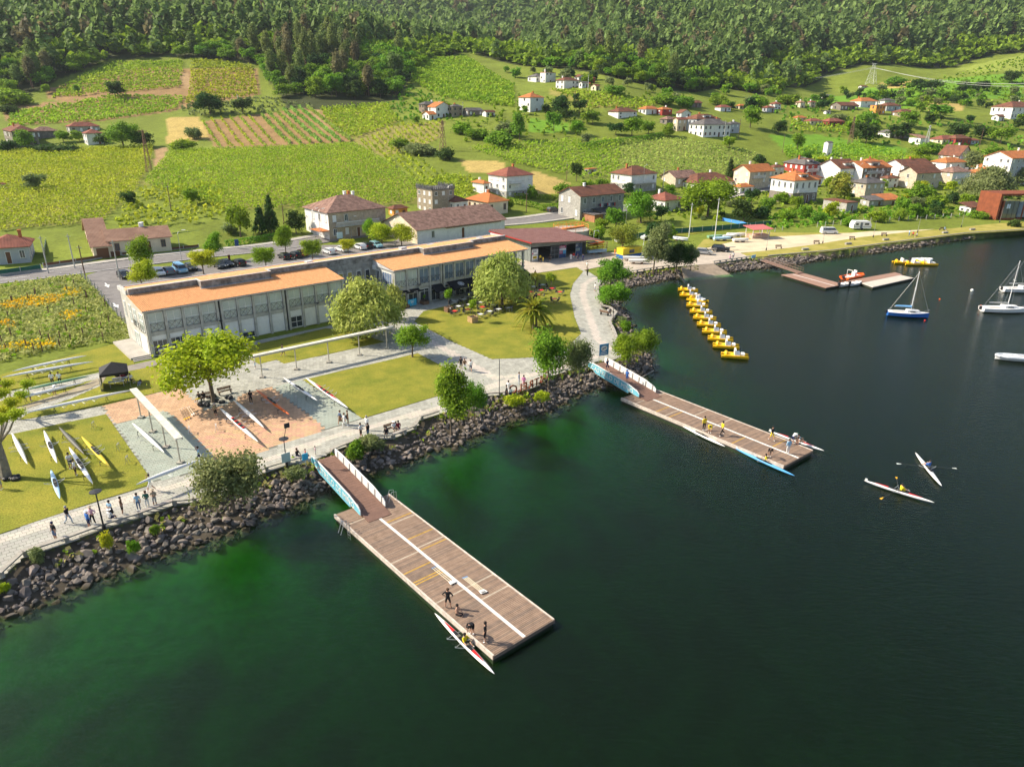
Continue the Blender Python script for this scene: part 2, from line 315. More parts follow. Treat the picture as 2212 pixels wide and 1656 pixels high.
FOREST_D = [[(-80,218),(60,206),(125,172),(235,130),(360,122),(470,130),(560,140),(600,200),(620,235),(760,238),(860,215),(880,180),(930,128),(1010,112),(1110,140),(1230,150),(1330,170),(1440,195),(1500,200),(1560,190),(1640,205),(1700,190),(1790,160),(1900,140),(2060,145),(2150,118),(2300,105)]]
fl = GPOLY(FOREST_D[0]); FORP = fl + [Vector((3400, 3400, 0)), Vector((-3400, 3400, 0))]
isfor = inpoly(FORP, XX, YY)
CG[isfor] = FOREST
BEDG = (.036,.15,.012)
wd = wav(XX, YY, .21)*.5+.5*wav(XX*1.3+9, YY, .55)
mixb = np.clip(1-dw/3.0, 0, 1)[..., None]
wk = np.clip((wd+.1)*1.6, 0, 1)[..., None]; wcol = wk*np.array((.05,.06,.018))+(1-wk)*np.array(BEDG)
CG = np.where(lake[..., None], wcol*(1-mixb)+np.array((.10,.082,.045))*mixb, CG)
CG[park] = (.085,.07,.05)
V = np.stack([XX, YY, Zg], -1).reshape(-1, 3)
idx = np.arange(NY*NU).reshape(NY, NU)
Fq = np.stack([idx[:-1, :-1], idx[:-1, 1:], idx[1:, 1:], idx[1:, :-1]], -1).reshape(-1, 4)
m = mat('ground_cover', (.1,.13,.02), 0.95, noise=.1, spec=.1)
n = m.node_tree; N = n.nodes; L = n.links
at = N.new('ShaderNodeAttribute'); at.attribute_name = 'cover'
ge = N.new('ShaderNodeNewGeometry'); mixn = None; src = at.outputs['Color']
for sc, lo, hi in ((1.1, .72, 1.28), (.16, .8, 1.2)):
    nz = N.new('ShaderNodeTexNoise'); nz.inputs['Scale'].default_value = sc; nz.inputs['Detail'].default_value = 6; nz.inputs['Roughness'].default_value = .7
    L.new(ge.outputs['Position'], nz.inputs['Vector'])
    mr = N.new('ShaderNodeMapRange'); mr.inputs[1].default_value = .3; mr.inputs[2].default_value = .7; mr.inputs[3].default_value = lo; mr.inputs[4].default_value = hi
    L.new(nz.outputs[0], mr.inputs[0])
    hs = N.new('ShaderNodeHueSaturation'); L.new(src, hs.inputs['Color']); L.new(mr.outputs[0], hs.inputs['Value']); src = hs.outputs[0]
L.new(src, N['Principled BSDF'].inputs['Base Color'])
me = npmesh('ground', V, Fq, m)
ca = me.color_attributes.new('cover', 'FLOAT_COLOR', 'POINT')
ca.data.foreach_set('color', np.concatenate([CG.reshape(-1, 3), np.ones((NY*NU, 1))], 1).astype(np.float32).ravel())
me.polygons.foreach_set('use_smooth', [True]*len(Fq))
struct(link('ground', me))
# ---------------------------------------------------------------- water
m = bpy.data.materials.new('lake_water'); m.use_nodes = True; n = m.node_tree; N = n.nodes; L = n.links
N.remove(N['Principled BSDF']); out = N['Material Output']
tr = N.new('ShaderNodeBsdfTransparent'); tr.inputs[0].default_value = (.92, .98, .92, 1)
gl_ = N.new('ShaderNodeBsdfGlossy'); gl_.inputs['Roughness'].default_value = .06
fr = N.new('ShaderNodeFresnel'); fr.inputs[0].default_value = 1.33
mx = N.new('ShaderNodeMixShader')
ge = N.new('ShaderNodeNewGeometry'); mp = N.new('ShaderNodeMapping'); mp.inputs['Rotation'].default_value = (0, 0, rad(25)); mp.inputs['Scale'].default_value = (.55, 1.5, 1)
L.new(ge.outputs['Position'], mp.inputs['Vector'])
n1 = N.new('ShaderNodeTexNoise'); n1.inputs['Scale'].default_value = 2.3; n1.inputs['Detail'].default_value = 5; n1.inputs['Roughness'].default_value = .62; n1.inputs['Distortion'].default_value = .4
L.new(mp.outputs[0], n1.inputs['Vector'])
bp = N.new('ShaderNodeBump'); bp.inputs['Strength'].default_value = .5; bp.inputs['Distance'].default_value = .12
L.new(n1.outputs[0], bp.inputs['Height']); L.new(bp.outputs[0], gl_.inputs['Normal']); L.new(bp.outputs[0], fr.inputs['Normal'])
im = N.new('ShaderNodeMapRange'); im.inputs[3].default_value = 1.33; im.inputs[4].default_value = 1/1.33; L.new(ge.outputs['Backfacing'], im.inputs[0]); L.new(im.outputs[0], fr.inputs[0])   # straight-through light from below as from above
L.new(fr.outputs[0], mx.inputs[0]); df = N.new('ShaderNodeBsdfDiffuse'); df.inputs[0].default_value = (.0030, .0080, .0016, 1); ad_ = N.new('ShaderNodeAddShader'); L.new(tr.outputs[0], ad_.inputs[0]); L.new(df.outputs[0], ad_.inputs[1]); L.new(ad_.outputs[0], mx.inputs[1]);   # turbid green body
L.new(gl_.outputs[0], mx.inputs[2]); L.new(mx.outputs[0], out.inputs['Surface'])
va = N.new('ShaderNodeVolumeAbsorption'); va.inputs['Color'].default_value = (.12, .74, .10, 1); va.inputs['Density'].default_value = .95
L.new(va.outputs[0], out.inputs['Volume'])
b = MB(); b.box(-500, 900, -400, 240, -9, 0); struct(b.obj('lake_water', m))
# ---------------------------------------------------------------- roads, paving, lawns
def dp(pts, z): return [P(x, y, z) for x, y in pts]
def ccw(pl): return pl if sum(a[0]*b[1]-b[0]*a[1] for a, b in zip(pl, pl[1:]+pl[:1])) > 0 else pl[::-1]
def sheet(name, pts, z, m, th=.25, world=False):
    pl = ccw(pts if world else dp(pts, z)); b = MB(); b.prism([(p[0], p[1]) for p in pl], z-th, z); return struct(b.obj(name, m))
asph = mat('asphalt', (.21,.195,.185), .9, noise=.16, nscale=.9, col2=None, spec=.2)
conc = mat('concrete', (.42,.39,.34), .9, noise=.14, nscale=.7, spec=.2)
pave_joint = mat('paving_joint', (.20,.20,.16), .95, noise=.2, nscale=4)
slab_grey = mat('paving_slab_grey', (.385,.372,.322), .85, noise=.12, nscale=.55, island=.14, spec=.25)
slab_tan = mat('paving_slab_tan', (.52,.475,.395), .85, noise=.1, nscale=.5, island=.08, spec=.25)
slab_brick = mat('paving_slab_terracotta', (.52,.33,.20), .85, noise=.12, nscale=.5, island=.12, spec=.25)
slab_green = mat('paving_slab_greenish', (.33,.36,.30), .85, noise=.12, nscale=.5, island=.12, spec=.25)
lawnm = mat('mown_lawn', (.29,.265,.042), .95, noise=.0, nscale=.35, col2=(.165,.19,.028), spec=.05, bump=.0)
n_ = lawnm.node_tree; N_ = n_.nodes                        # finer mottling of the mown grass
nz2 = N_.new('ShaderNodeTexNoise'); nz2.inputs['Scale'].default_value = 7; nz2.inputs['Detail'].default_value = 4
ge2 = N_.new('ShaderNodeNewGeometry'); n_.links.new(ge2.outputs['Position'], nz2.inputs['Vector'])
mr2 = N_.new('ShaderNodeMapRange'); mr2.inputs[1].default_value = .3; mr2.inputs[2].default_value = .7; mr2.inputs[3].default_value = .62; mr2.inputs[4].default_value = 1.35; n_.links.new(nz2.outputs[0], mr2.inputs[0])
hs2 = N_.new('ShaderNodeHueSaturation'); n_.links.new(mr2.outputs[0], hs2.inputs['Value']); bs = N_['Principled BSDF']; lk = bs.inputs['Base Color'].links[0]; n_.links.new(lk.from_socket, hs2.inputs['Color']); n_.links.new(hs2.outputs[0], bs.inputs['Base Color'])
paint = mat('road_paint', (.75,.75,.72), .7, noise=.1, nscale=2)
PAVE_D = [(-150,1300),(0,1250),(50,1203),(140,1173),(220,1143),(300,1118),(375,1091),(462,1076),(573,1019),(621,1004),(676,996),(715,976),(781,951),(848,946),(896,926),(908,906),(948,894),(1012,878),(1049,856),(1112,851),(1164,831),(1184,813),(1222,803),(1289,781),(1345,773),(1340,740),(1326,719),(1316,699),(1331,679),(1301,666),(1293,646),(1291,624),(1300,606),(1275,590),(1262,583),(1246,579),(1140,594),(1060,600),(850,655),(737,698),(327,782),(290,792),(215,804),(0,850),(-150,885)]
LAWNS = [[(-150,985),(0,942),(25,937),(229,894),(322,1028),(318,1048),(220,1078),(160,1098),(75,1126),(0,1152),(-150,1195)],
 [(655,820),(880,768),(903,763),(975,800),(998,833),(941,856),(783,903)],
 [(895,694),(915,672),(975,658),(1020,640),(1143,593),(1246,578),(1260,586),(1238,612),(1231,636),(1241,684),(1255,720),(1210,765),(1127,773),(1062,775),(972,735)],
 [(540,747),(703,709),(745,712),(800,728),(830,738),(613,785),(598,776),(560,786),(540,775)],
 [(-150,848),(0,809),(262,738),(291,786),(215,800),(0,846),(-150,882)], [(-150,905),(0,866),(120,838),(216,817),(150,846),(60,872),(0,896),(-150,930)],
 [(40,907),(60,893),(150,862),(215,834),(233,810),(347,786),(381,837),(221,876)]]
pw = [(p.x, p.y) for p in dp(PAVE_D, 1.53)]
struct(sheet('promenade', PAVE_D, 1.52, pave_joint))
lw = [[(p.x, p.y) for p in dp(l, 1.56)] for l in LAWNS]
for l in LAWNS: sheet('lawn', l, 1.568, lawnm)
BRICK_D = [(221,877),(390,838),(442,887),(515,864),(520,850),(588,836),(706,926),(561,976),(457,1010),(457,982),(360,887),(250,915)]
GSQ_D = [(250,915),(360,887),(457,982),(440,1015),(330,1040),(322,1027)]; GSTRIP_D = [(588,836),(655,820),(783,903),(706,926)]
STRIPES = [[(-60,1188),(0,1168),(140,1118),(350,1056),(435,1036)], [(540,1004),(570,995),(711,946),(901,893),(948,881),(1049,838),(1152,808),(1290,770)], [(1291,734),(1271,674),(1258,636),(1262,614),(1285,600)], [(1152,808),(1068,816),(1015,784),(940,742),(885,715)], [(1318,752),(1291,734)]]
def slabs(owner, region, size, m, z, ang=AZ, excl=(), incl=None, name='paving_slab'):
    xs = [p[0] for p in region]; ys = [p[1] for p in region]; ca, sa = math.cos(ang), math.sin(ang)
    cx, cy = np.mean(xs), np.mean(ys); rr = max(max(xs)-min(xs), max(ys)-min(ys))
    k = int(rr/size)+2; I, J = np.meshgrid(np.arange(-k, k), np.arange(-k, k)); I = I.ravel(); J = J.ravel()
    lx = (I+.5*(J % 2))*size; ly = J*size; X = cx+lx*ca-ly*sa; Y = cy+lx*sa+ly*ca
    ok = inpoly(region, X, Y)
    for e in excl: ok &= ~inpoly(e, X, Y)
    if incl is not None: ok &= incl(X, Y)
    X, Y = X[ok], Y[ok]
    o = np.argsort(X*X+Y*Y); X, Y = X[o], Y[o]
    h = size/2-.014; b = MB(); b.box(-h, h, -h, h, -.04, 0); me = b.mesh(name, m)
    vis = [i for i in range(len(X)) if 0 < proj((X[i], Y[i], z))[0] < 2212][:300]; vs = set(vis)
    for i in vis:
        q = link(name, me, owner, (X[i], Y[i], z+R.uniform(-.003, .003)), ang)
    rest = np.array([i for i in range(len(X)) if i not in vs], int)
    if len(rest):
        c4 = np.array([(-h, -h), (h, -h), (h, h), (-h, h)]); c4 = np.stack([c4[:, 0]*ca-c4[:, 1]*sa, c4[:, 0]*sa+c4[:, 1]*ca], 1)
        Vt = np.zeros((len(rest), 8, 3)); Vt[:, :4, 0] = X[rest][:, None]+c4[:, 0]; Vt[:, :4, 1] = Y[rest][:, None]+c4[:, 1]; Vt[:, 4:, :2] = Vt[:, :4, :2]; Vt[:, :4, 2] = z; Vt[:, 4:, 2] = z-.04
        base = (np.arange(len(rest))*8)[:, None, None]; q = np.array([(0, 1, 2, 3), (0, 4, 5, 1), (1, 5, 6, 2), (2, 6, 7, 3), (3, 7, 4, 0)])[None]
        o_ = link(name+'_field', npmesh(name+'_field', Vt.reshape(-1, 3), (base+q).reshape(-1, 4), m), owner); stuff(o_)
def near_line(lines, w): return lambda X, Y: np.min([dpoly(l, X, Y) for l in lines], 0) < w
strw = [[(p.x, p.y) for p in dp(l, 1.54)] for l in STRIPES]
brw = [(p.x, p.y) for p in dp(BRICK_D, 1.54)]; gsw = [(p.x, p.y) for p in dp(GSQ_D, 1.54)]; gtw = [(p.x, p.y) for p in dp(GSTRIP_D, 1.54)]
prom = bpy.data.objects['promenade']
slabs(prom, pw, .5, slab_grey, 1.544, excl=lw+[brw, gsw, gtw], incl=lambda X, Y: ~near_line(strw, .6)(X, Y))
slabs(struct(sheet('promenade_band', [(0,0),(1,0),(1,1)], 1.4, pave_joint)), pw, .5, slab_tan, 1.546, incl=near_line(strw, .6), excl=lw, name='band_slab')
bpy.data.objects['promenade_band'].data.clear_geometry()
pz = struct(sheet('plaza', BRICK_D, 1.53, pave_joint)); slabs(pz, brw, .5, slab_brick, 1.552, name='terracotta_slab')
pz = struct(sheet('plaza_square', GSQ_D, 1.532, pave_joint)); slabs(pz, gsw, .5, slab_green, 1.555, name='square_slab')
pz = struct(sheet('plaza_strip', GSTRIP_D, 1.532, pave_joint)); slabs(pz, gtw, .5, slab_green, 1.553, name='strip_slab')
# dirt paths, concrete aprons, access lane
dirt = mat('trodden_earth', (.34,.29,.2), .95, noise=.2, nscale=.8); sand = mat('sandy_track', (.62,.51,.34), .95, noise=.16, nscale=.25)
sheet('path', [(-150,950),(0,905),(50,884),(120,862),(170,848),(222,826),(232,808),(222,812),(150,843),(60,872),(0,893),(-150,930)], 1.575, dirt)
sheet('path', [(215,803),(330,778),(352,780),(352,786),(233,811),(222,815)], 1.572, mat('asphalt_path', (.27,.24,.2), .9, noise=.15, nscale=.8))
sheet('apron', [(1060,605),(1143,592),(1246,577),(1262,583),(1290,577),(1330,570),(1346,592),(1431,579),(1468,575),(1545,569),(1621,557),(1600,546),(1500,540),(1390,545),(1310,545),(1130,558)], 1.56, mat('apron_concrete', (.47,.40,.32), .9, noise=.13, nscale=.4))
sheet('sand_track', [(1500,542),(1590,520),(1659,512),(1769,506),(1840,503),(2000,489),(2150,478),(2190,478),(2130,482),(2000,497),(1860,512),(1760,528),(1659,541),(1600,546)], 1.58, sand)
verge = mat('dry_verge_grass', (.42,.35,.10), .95, col2=(.25,.24,.045), nscale=.28, spec=.05)
sheet('verge', [(1600,547),(1659,541),(1760,528),(1860,512),(2000,497),(2130,482),(2230,475),(2380,468),(2380,482),(2212,497),(2084,505),(1909,527),(1799,542),(1659,553),(1625,556)], 1.572, verge)
sheet('verge', [(1500,540),(1520,518),(1600,500),(1660,500),(1659,512),(1590,520)], 1.564, verge)
sheet('verge', [(1660,500),(1769,492),(1880,480),(2000,476),(2145,470),(2150,478),(2000,489),(1840,503),(1769,506),(1659,512)], 1.564, verge)
sheet('parking', [(187,594),(262,571),(553,538),(760,508),(900,494),(960,530),(800,562),(290,628),(296,705),(283,712),(207,626)], 1.555, asph)
# main road, draped along its centre line
RC = [P(x, y, 1.5) for x, y in [(-260,632),(0,606),(250,574),(553,541),(760,511),(1150,477)]] + [Vector((47,250,0)), Vector((89,283,0)), Vector((173,326,0)), Vector((270,372,0)), Vector((420,440,0))]
def resample(pl, st):
    out = []
    for a, b in zip(pl, pl[1:]):
        L_ = (Vector(b[:2])-Vector(a[:2])).length; k = max(1, int(L_/st))
        for i in range(k): out.append(Vector(a).lerp(Vector(b), i/k))
    return out+[Vector(pl[-1])]
RCs = resample(RC, 5)
for _ in range(4): RCs = [RCs[0]]+[(a+b*2+c)/4 for a, b, c in zip(RCs, RCs[1:], RCs[2:])]+[RCs[-1]]
def ribbon(name, cl, o0, o1, lift, m, th=.3, keep=None, flatz=True):
    b = MB(); pr = None
    for i, p in enumerate(cl):
        d = (cl[min(i+1, len(cl)-1)]-cl[max(i-1, 0)]); d.z = 0; d.normalize(); nn = Vector((-d.y, d.x, 0))
        zc = gz(p.x, p.y) if flatz else p.z
        q = [p+nn*o0, p+nn*o1]; row = [(v.x, v.y, max(zc, gz(v.x, v.y) if flatz else zc)+lift) for v in q] + [(v.x, v.y, zc+lift-th) for v in q]
        if pr and (keep is None or keep(i)): b.add(pr+row, [(0, 1, 5, 4), (0, 4, 6, 2), (1, 3, 7, 5)])
        pr = row
    return b.obj(name, m)
struct(ribbon('road', RCs, -3.6, 3.6, .07, asph)); struct(ribbon('pavement', RCs, 3.6, 5.6, .2, conc, .4)); struct(ribbon('pavement', RCs, -5.0, -3.6, .18, conc, .4, keep=lambda i: 22 < i))
struct(ribbon('lane_marking', RCs, -.08, .08, .078, paint, .005, keep=lambda i: i % 2 == 0)); struct(ribbon('lane_marking', RCs, 3.1, 3.22, .078, paint, .005)); struct(ribbon('lane_marking', RCs, -3.22, -3.1, .078, paint, .005))
for (x0, y0, x1, y1) in [(227,611,235,621),(244,654,256,665)]:
    a, b_ = P(x0, y0, 1.56), P(x1, y1, 1.56); d = (b_-a); nn = Vector((-d.y, d.x, 0)).normalized(); mid = a.lerp(b_, .45); b = MB()
    b.add([a-nn*.12, mid-nn*.12, mid-nn*.5, b_, mid+nn*.5, mid+nn*.12, a+nn*.12], [(0, 1, 5, 6), (2, 3, 4)]); struct(b.obj('arrow_marking', paint))
lane_arrow = None
# ---------------------------------------------------------------- rock embankment
rockm = mat('bank_rock', (.27,.228,.19), .9, noise=.0, col2=(.105,.094,.084), nscale=1.1, island=.25, bump=.6, spec=.15)
nr = rockm.node_tree; Nr = nr.nodes; br_ = Nr['Principled BSDF']; lk0 = br_.inputs['Base Color'].links[0].from_socket   # wet, algae-dark band at the waterline
gr_ = Nr.new('ShaderNodeNewGeometry'); sx_ = Nr.new('ShaderNodeSeparateXYZ'); mw = Nr.new('ShaderNodeMapRange'); mw.inputs[1].default_value = .12; mw.inputs[2].default_value = .34; mc = Nr.new('ShaderNodeMix'); mc.data_type = 'RGBA'; mc.inputs[6].default_value = (.055, .048, .028, 1)
nr.links.new(gr_.outputs['Position'], sx_.inputs[0]); nr.links.new(sx_.outputs[2], mw.inputs[0]); nr.links.new(mw.outputs[0], mc.inputs[0]); nr.links.new(lk0, mc.inputs[7]); nr.links.new(mc.outputs[2], br_.inputs['Base Color'])
def rock_template(seed):
    r = random.Random(seed); bm = bmesh.new(); bmesh.ops.create_icosphere(bm, subdivisions=1, radius=.5)
    for v in bm.verts: v.co *= r.uniform(.72, 1.18)
    for _ in range(7):
        d = Vector((r.uniform(-1, 1), r.uniform(-1, 1), r.uniform(-1, 1))).normalized()
        bmesh.ops.bisect_plane(bm, geom=bm.verts[:]+bm.edges[:]+bm.faces[:], plane_co=d*r.uniform(.2, .36), plane_no=d, clear_outer=True)
        es = [e for e in bm.edges if e.is_boundary]
        if es: bmesh.ops.holes_fill(bm, edges=es)
    bmesh.ops.triangulate(bm, faces=bm.faces[:])
    me = bpy.data.meshes.new('rock'); bm.to_mesh(me); bm.free(); me.materials.append(rockm); return me
RT = [rock_template(i) for i in range(10)]
RTV = []
for me in RT:
    v = np.zeros(len(me.vertices)*3, np.float32); me.vertices.foreach_get('co', v); f = np.zeros(len(me.polygons)*3, np.int32); me.polygons.foreach_get('vertices', f); RTV.append((v.reshape(-1, 3), f.reshape(-1, 3)))
# cells across the bank: every rock sits on the slope between parapet and water
rng = np.random.default_rng(3)
XR = []
ys_ = np.arange(26, 235, .5)
cx = rng.uniform(-75, 190, 500000); cy = rng.uniform(26, 235, 500000)
pk = inpoly(BANK + [Vector((900, 150, 0)), Vector((900, -400, 0)), Vector((-500, -400, 0)), Vector((-500, 20, 0))], cx, cy)
dwv = dpoly(SHORE, cx, cy); dbv = dpoly(BANK, cx, cy); lk_ = inpoly(LAKE, cx, cy)
slip_poly = [(p.x, p.y) for p in dp([(1468,576),(1541,571),(1578,592),(1560,600),(1481,604),(1470,598)], 1)]
cx0, cy0 = cx, cy; okg = pk & (~lk_) & (dbv < 2.2) & (dbv > .25) & (dwv > 1.5) & (rng.random(len(cx)) < .26*np.clip(wav(cx, cy, .35)+.55, 0, 1))
okr = pk & ((~lk_) | (dwv < 1.1)) & (dbv > .5) & ~inpoly(slip_poly, cx, cy)
okr &= (dbv > 1.3) | (rng.random(len(cx)) < .35)
cx, cy, dwv, lk_ = cx[okr], cy[okr], dwv[okr], lk_[okr]
keep = []; grid = {}
for i in range(len(cx)):
    s_ = float(np.clip(rng.lognormal(-.68, .40), .24, 1.2)); dist = math.hypot(cx[i], cy[i])
    if dist > 115: s_ *= 1.12
    g_ = (int(cx[i]//1.0), int(cy[i]//1.0)); bad = False
    for a in (-1, 0, 1):
        for c_ in (-1, 0, 1):
            for j in grid.get((g_[0]+a, g_[1]+c_), ()):
                if (cx[i]-cx[j[0]])**2+(cy[i]-cy[j[0]])**2 < (.235*(s_+j[1]))**2: bad = True
    if bad: continue
    grid.setdefault(g_, []).append((i, s_)); keep.append((i, s_))
keep.sort(key=lambda k: cx[k[0]]**2+cy[k[0]]**2)
bankobj = thing('rock_embankment', 'bank of piled brown boulders between the promenade and the lake', 'embankment', (0, 0, 0))
Vs, Fs, off, cnt = [], [], 0, 0
for i, s_ in keep:
    x, y = float(cx[i]), float(cy[i]); z = gz(x, y); px, py = proj((x, y, z))
    rot = Matrix.Rotation(R.uniform(0, 6.28), 3, 'Z') @ Matrix.Rotation(R.uniform(-.5, .5), 3, 'X'); k = R.randrange(10)
    sc = (s_*R.uniform(.9, 1.5), s_*R.uniform(.8, 1.15), s_*R.uniform(.6, .95)); zc = z+s_*R.uniform(.0, .22)
    if cnt < 300 and -10 < px < 2220 and not lk_[i]:
        o = link('rock', RT[k], bankobj, (x, y, zc)); o.scale = sc; o.rotation_euler = rot.to_euler(); cnt += 1
    else:
        v = (RTV[k][0]*np.array(sc))@np.array(rot).T+np.array((x, y, zc)); Vs.append(v); Fs.append(RTV[k][1]+off); off += len(v)
stuff(link('rock_pile', npmesh('rock_pile', np.concatenate(Vs), np.concatenate(Fs), rockm), bankobj))
gx_, gy_ = cx0[okg], cy0[okg]
# ---------------------------------------------------------------- low stone parapet with block feet
stone = mat('granite_parapet', (.36,.33,.28), .9, noise=.25, nscale=2.2, island=.1, bump=.3)
def parapet(pts, label, z=1.52, inset=.3, name='stone_parapet', h=.5):
    t = thing(name, label, 'parapet', P(*pts[0], z))
    o0 = P(*pts[0], z); pl = resample([P(x, y, z) for x, y in pts], 1.55)
    for a, b_ in zip(pl, pl[1:]):
        d = b_-a
        if d.length < .3: continue
        q = MB(); e = d.normalized()*.012
        q.beam(a+e-o0+Vector((0, 0, h)), b_-e-o0+Vector((0, 0, h)), .44, .13); q.obj('coping_slab', stone, t)
        q = MB(); mtx = Matrix.Translation(a.lerp(b_, .06)-o0) @ Matrix.Rotation(math.atan2(d.y, d.x), 4, 'Z'); q.box(-.16, .16, -.17, .17, -.1, h-.13, mtx=mtx); q.obj('block', stone, t)
    return t
parapet([(-60,1270),(0,1248),(50,1201),(140,1171),(220,1141),(300,1116),(375,1089)], 'low stone parapet on blocks behind the black street lamp on the promenade')
parapet([(375,1089),(418,1085),(462,1074),(573,1017),(621,1002),(668,990)], 'low stone parapet on blocks from the waterside shrub to the near gangway')
parapet([(716,978),(781,951),(848,946),(896,926),(908,906),(948,894)], 'low stone parapet bending round beside the near gangway and wooden bench')
parapet([(1010,879),(1049,856),(1112,851),(1164,831),(1184,813),(1222,803),(1270,788)], 'low stone parapet carrying the rusty letters by the far gangway')
parapet([(1338,752),(1326,719),(1316,697),(1322,690),(1331,679),(1318,668),(1301,664),(1293,646),(1291,624)], 'low stone parapet with a round bay along the curving path')
parapet([(1346,592),(1390,585),(1431,579),(1468,575)], 'low stone parapet above the rocks left of the slipway')
parapet([(1541,568),(1580,563),(1621,557)], 'low stone parapet above the rocks right of the slipway where two people sit')
parapet([(1508,548),(1545,544),(1587,540)], 'concrete railing on posts in front of the two parked cars by the slipway', h=.9)
b = MB(); pl = dp([(1660,553),(1799,541),(1909,526),(2084,504),(2212,496),(2330,489)], 1.52)
kt = thing('stone_kerb', 'long low stone kerb between the dry verge and the right bank', 'kerb', (0, 0, 0))
for a, c_ in zip(resample(pl, 4), resample(pl, 4)[1:]):
    q = MB(); q.beam(a+Vector((0, 0, .22)), c_+Vector((0, 0, .22)), .3, .3); q.obj('kerb_stone', stone, kt)
# slipway
b = MB(); s0, s1, s2, s3 = P(1472,578,1.5), P(1541,570,1.5), P(1585,597,-.4), P(1478,607,-.4)
b.add([s0+Vector((0,0,.07)), s1+Vector((0,0,.07)), s2, s3, s0-Vector((0,0,1)), s1-Vector((0,0,1)), s2-Vector((0,0,1)), s3-Vector((0,0,1))], [(3,2,1,0), (0,1,5,4), (1,2,6,5), (2,3,7,6), (3,0,4,7)])
struct(b.obj('slipway', mat('slip_concrete', (.40,.31,.22), .9, noise=.25, nscale=.5)))
# ---------------------------------------------------------------- building kit
def brickmat(name, c1, c2, mort, sx=1.0, sz=.5, rough=.9):
    if name in MATS: return MATS[name]
    m = mat(name, c1, rough, noise=.2, nscale=1.6, bump=.0); n = m.node_tree; N = n.nodes; L = n.links
    tc = N.new('ShaderNodeTexCoord'); sp = N.new('ShaderNodeSeparateXYZ'); ad = N.new('ShaderNodeMath'); cb = N.new('ShaderNodeCombineXYZ')
    L.new(tc.outputs['Object'], sp.inputs[0]); L.new(sp.outputs[0], ad.inputs[0]); L.new(sp.outputs[1], ad.inputs[1]); L.new(ad.outputs[0], cb.inputs[0]); L.new(sp.outputs[2], cb.inputs[1])
    bt = N.new('ShaderNodeTexBrick'); L.new(cb.outputs[0], bt.inputs[0]); bt.inputs['Scale'].default_value = 1; bt.inputs['Brick Width'].default_value = sx; bt.inputs['Row Height'].default_value = sz; bt.inputs['Mortar Size'].default_value = .025
    bt.inputs['Color1'].default_value = tuple(c1)+(1,); bt.inputs['Color2'].default_value = tuple(c2)+(1,); bt.inputs['Mortar'].default_value = tuple(mort)+(1,)
    b = N['Principled BSDF']; s0 = b.inputs['Base Color'].links[0].from_socket
    mxx = N.new('ShaderNodeMix'); mxx.data_type = 'RGBA'; mxx.blend_type = 'MULTIPLY'; mxx.inputs[0].default_value = .55
    rp = s0.node; rp.color_ramp.elements[0].color = (.45, .43, .4, 1); rp.color_ramp.elements[1].color = (1, 1, 1, 1)
    L.new(bt.outputs[0], mxx.inputs[6]); L.new(s0, mxx.inputs[7]); L.new(mxx.outputs[2], b.inputs['Base Color']); return m
def roofmat(name, c1, c2, sc=.5, pitch=.26):
    if name in MATS: return MATS[name]
    m = mat(name, c1, .85, col2=c2, nscale=sc, spec=.15, detail=8); n = m.node_tree; N = n.nodes; L = n.links
    tc = N.new('ShaderNodeTexCoord'); wv = N.new('ShaderNodeTexWave'); wv.inputs['Scale'].default_value = 1/pitch/3.2; wv.bands_direction = 'X'
    L.new(tc.outputs['Object'], wv.inputs[0]); wy = N.new('ShaderNodeTexWave'); wy.wave_profile = 'SAW'; wy.bands_direction = 'Y'; wy.inputs['Scale'].default_value = .8; L.new(tc.outputs['Object'], wy.inputs[0])
    ad = N.new('ShaderNodeMath'); L.new(wv.outputs[1], ad.inputs[0]); L.new(wy.outputs[1], ad.inputs[1])
    bp = N.new('ShaderNodeBump'); bp.inputs['Strength'].default_value = .8; bp.inputs['Distance'].default_value = .06; L.new(ad.outputs[0], bp.inputs['Height']); L.new(bp.outputs[0], N['Principled BSDF'].inputs['Normal']); return m
glass = mat('window_glass', (.05,.06,.07), .08, spec=.8); glass_blind = mat('window_blind', (.56,.61,.57), .25, spec=.6, noise=.1, nscale=.4); glass_blue = mat('blue_blind', (.16,.22,.33), .2, spec=.6, noise=.25, nscale=.5); glass_yel = mat('yellow_blind', (.42,.36,.10), .25, spec=.6)
white = mat('white_paint', (.86,.85,.82), .6, noise=.06, nscale=1.5); cream = mat('cream_render', (.72,.62,.45), .8, noise=.12, nscale=.6); dark = mat('dark_metal', (.025,.025,.028), .5, spec=.4)
granite = brickmat('granite_blocks', (.37,.35,.31), (.29,.275,.25), (.20,.19,.17), 1.1, .55); granw = mat('granite_plain', (.48,.465,.42), .9, noise=.2, nscale=1.2); granst = mat('granite_stained', (.42,.40,.37), .9, col2=(.11,.10,.09), nscale=1.1, detail=9)
granblk = mat('granite_block_face', (.34,.325,.295), .9, noise=.25, nscale=1.3, island=.0, bump=.2)
tile_new = mat('new_roof_tile', (.80,.43,.20), .8, noise=.18, nscale=2.6, spec=.2, col2=(.58,.275,.115), detail=9)
zinc = mat('pale_coping', (.55,.54,.53), .6, noise=.15, nscale=1)
class Wall:
    def __init__(s, o, d, n): s.o = Vector(o); s.d = Vector(d).normalized(); s.n = Vector(n).normalized()
    def pt(s, u, z, t): return s.o+s.d*u+s.n*t+Vector((0, 0, z))
    def box(s, b, u0, u1, z0, z1, t0, t1, k=None):
        vs = [s.pt(u, z, t) for z in (z0, z1) for t in (t0, t1) for u in (u0, u1)]
        b.add(vs, [(0, 2, 3, 1), (4, 5, 7, 6), (0, 1, 5, 4), (2, 6, 7, 3), (0, 4, 6, 2), (1, 3, 7, 5)], k)
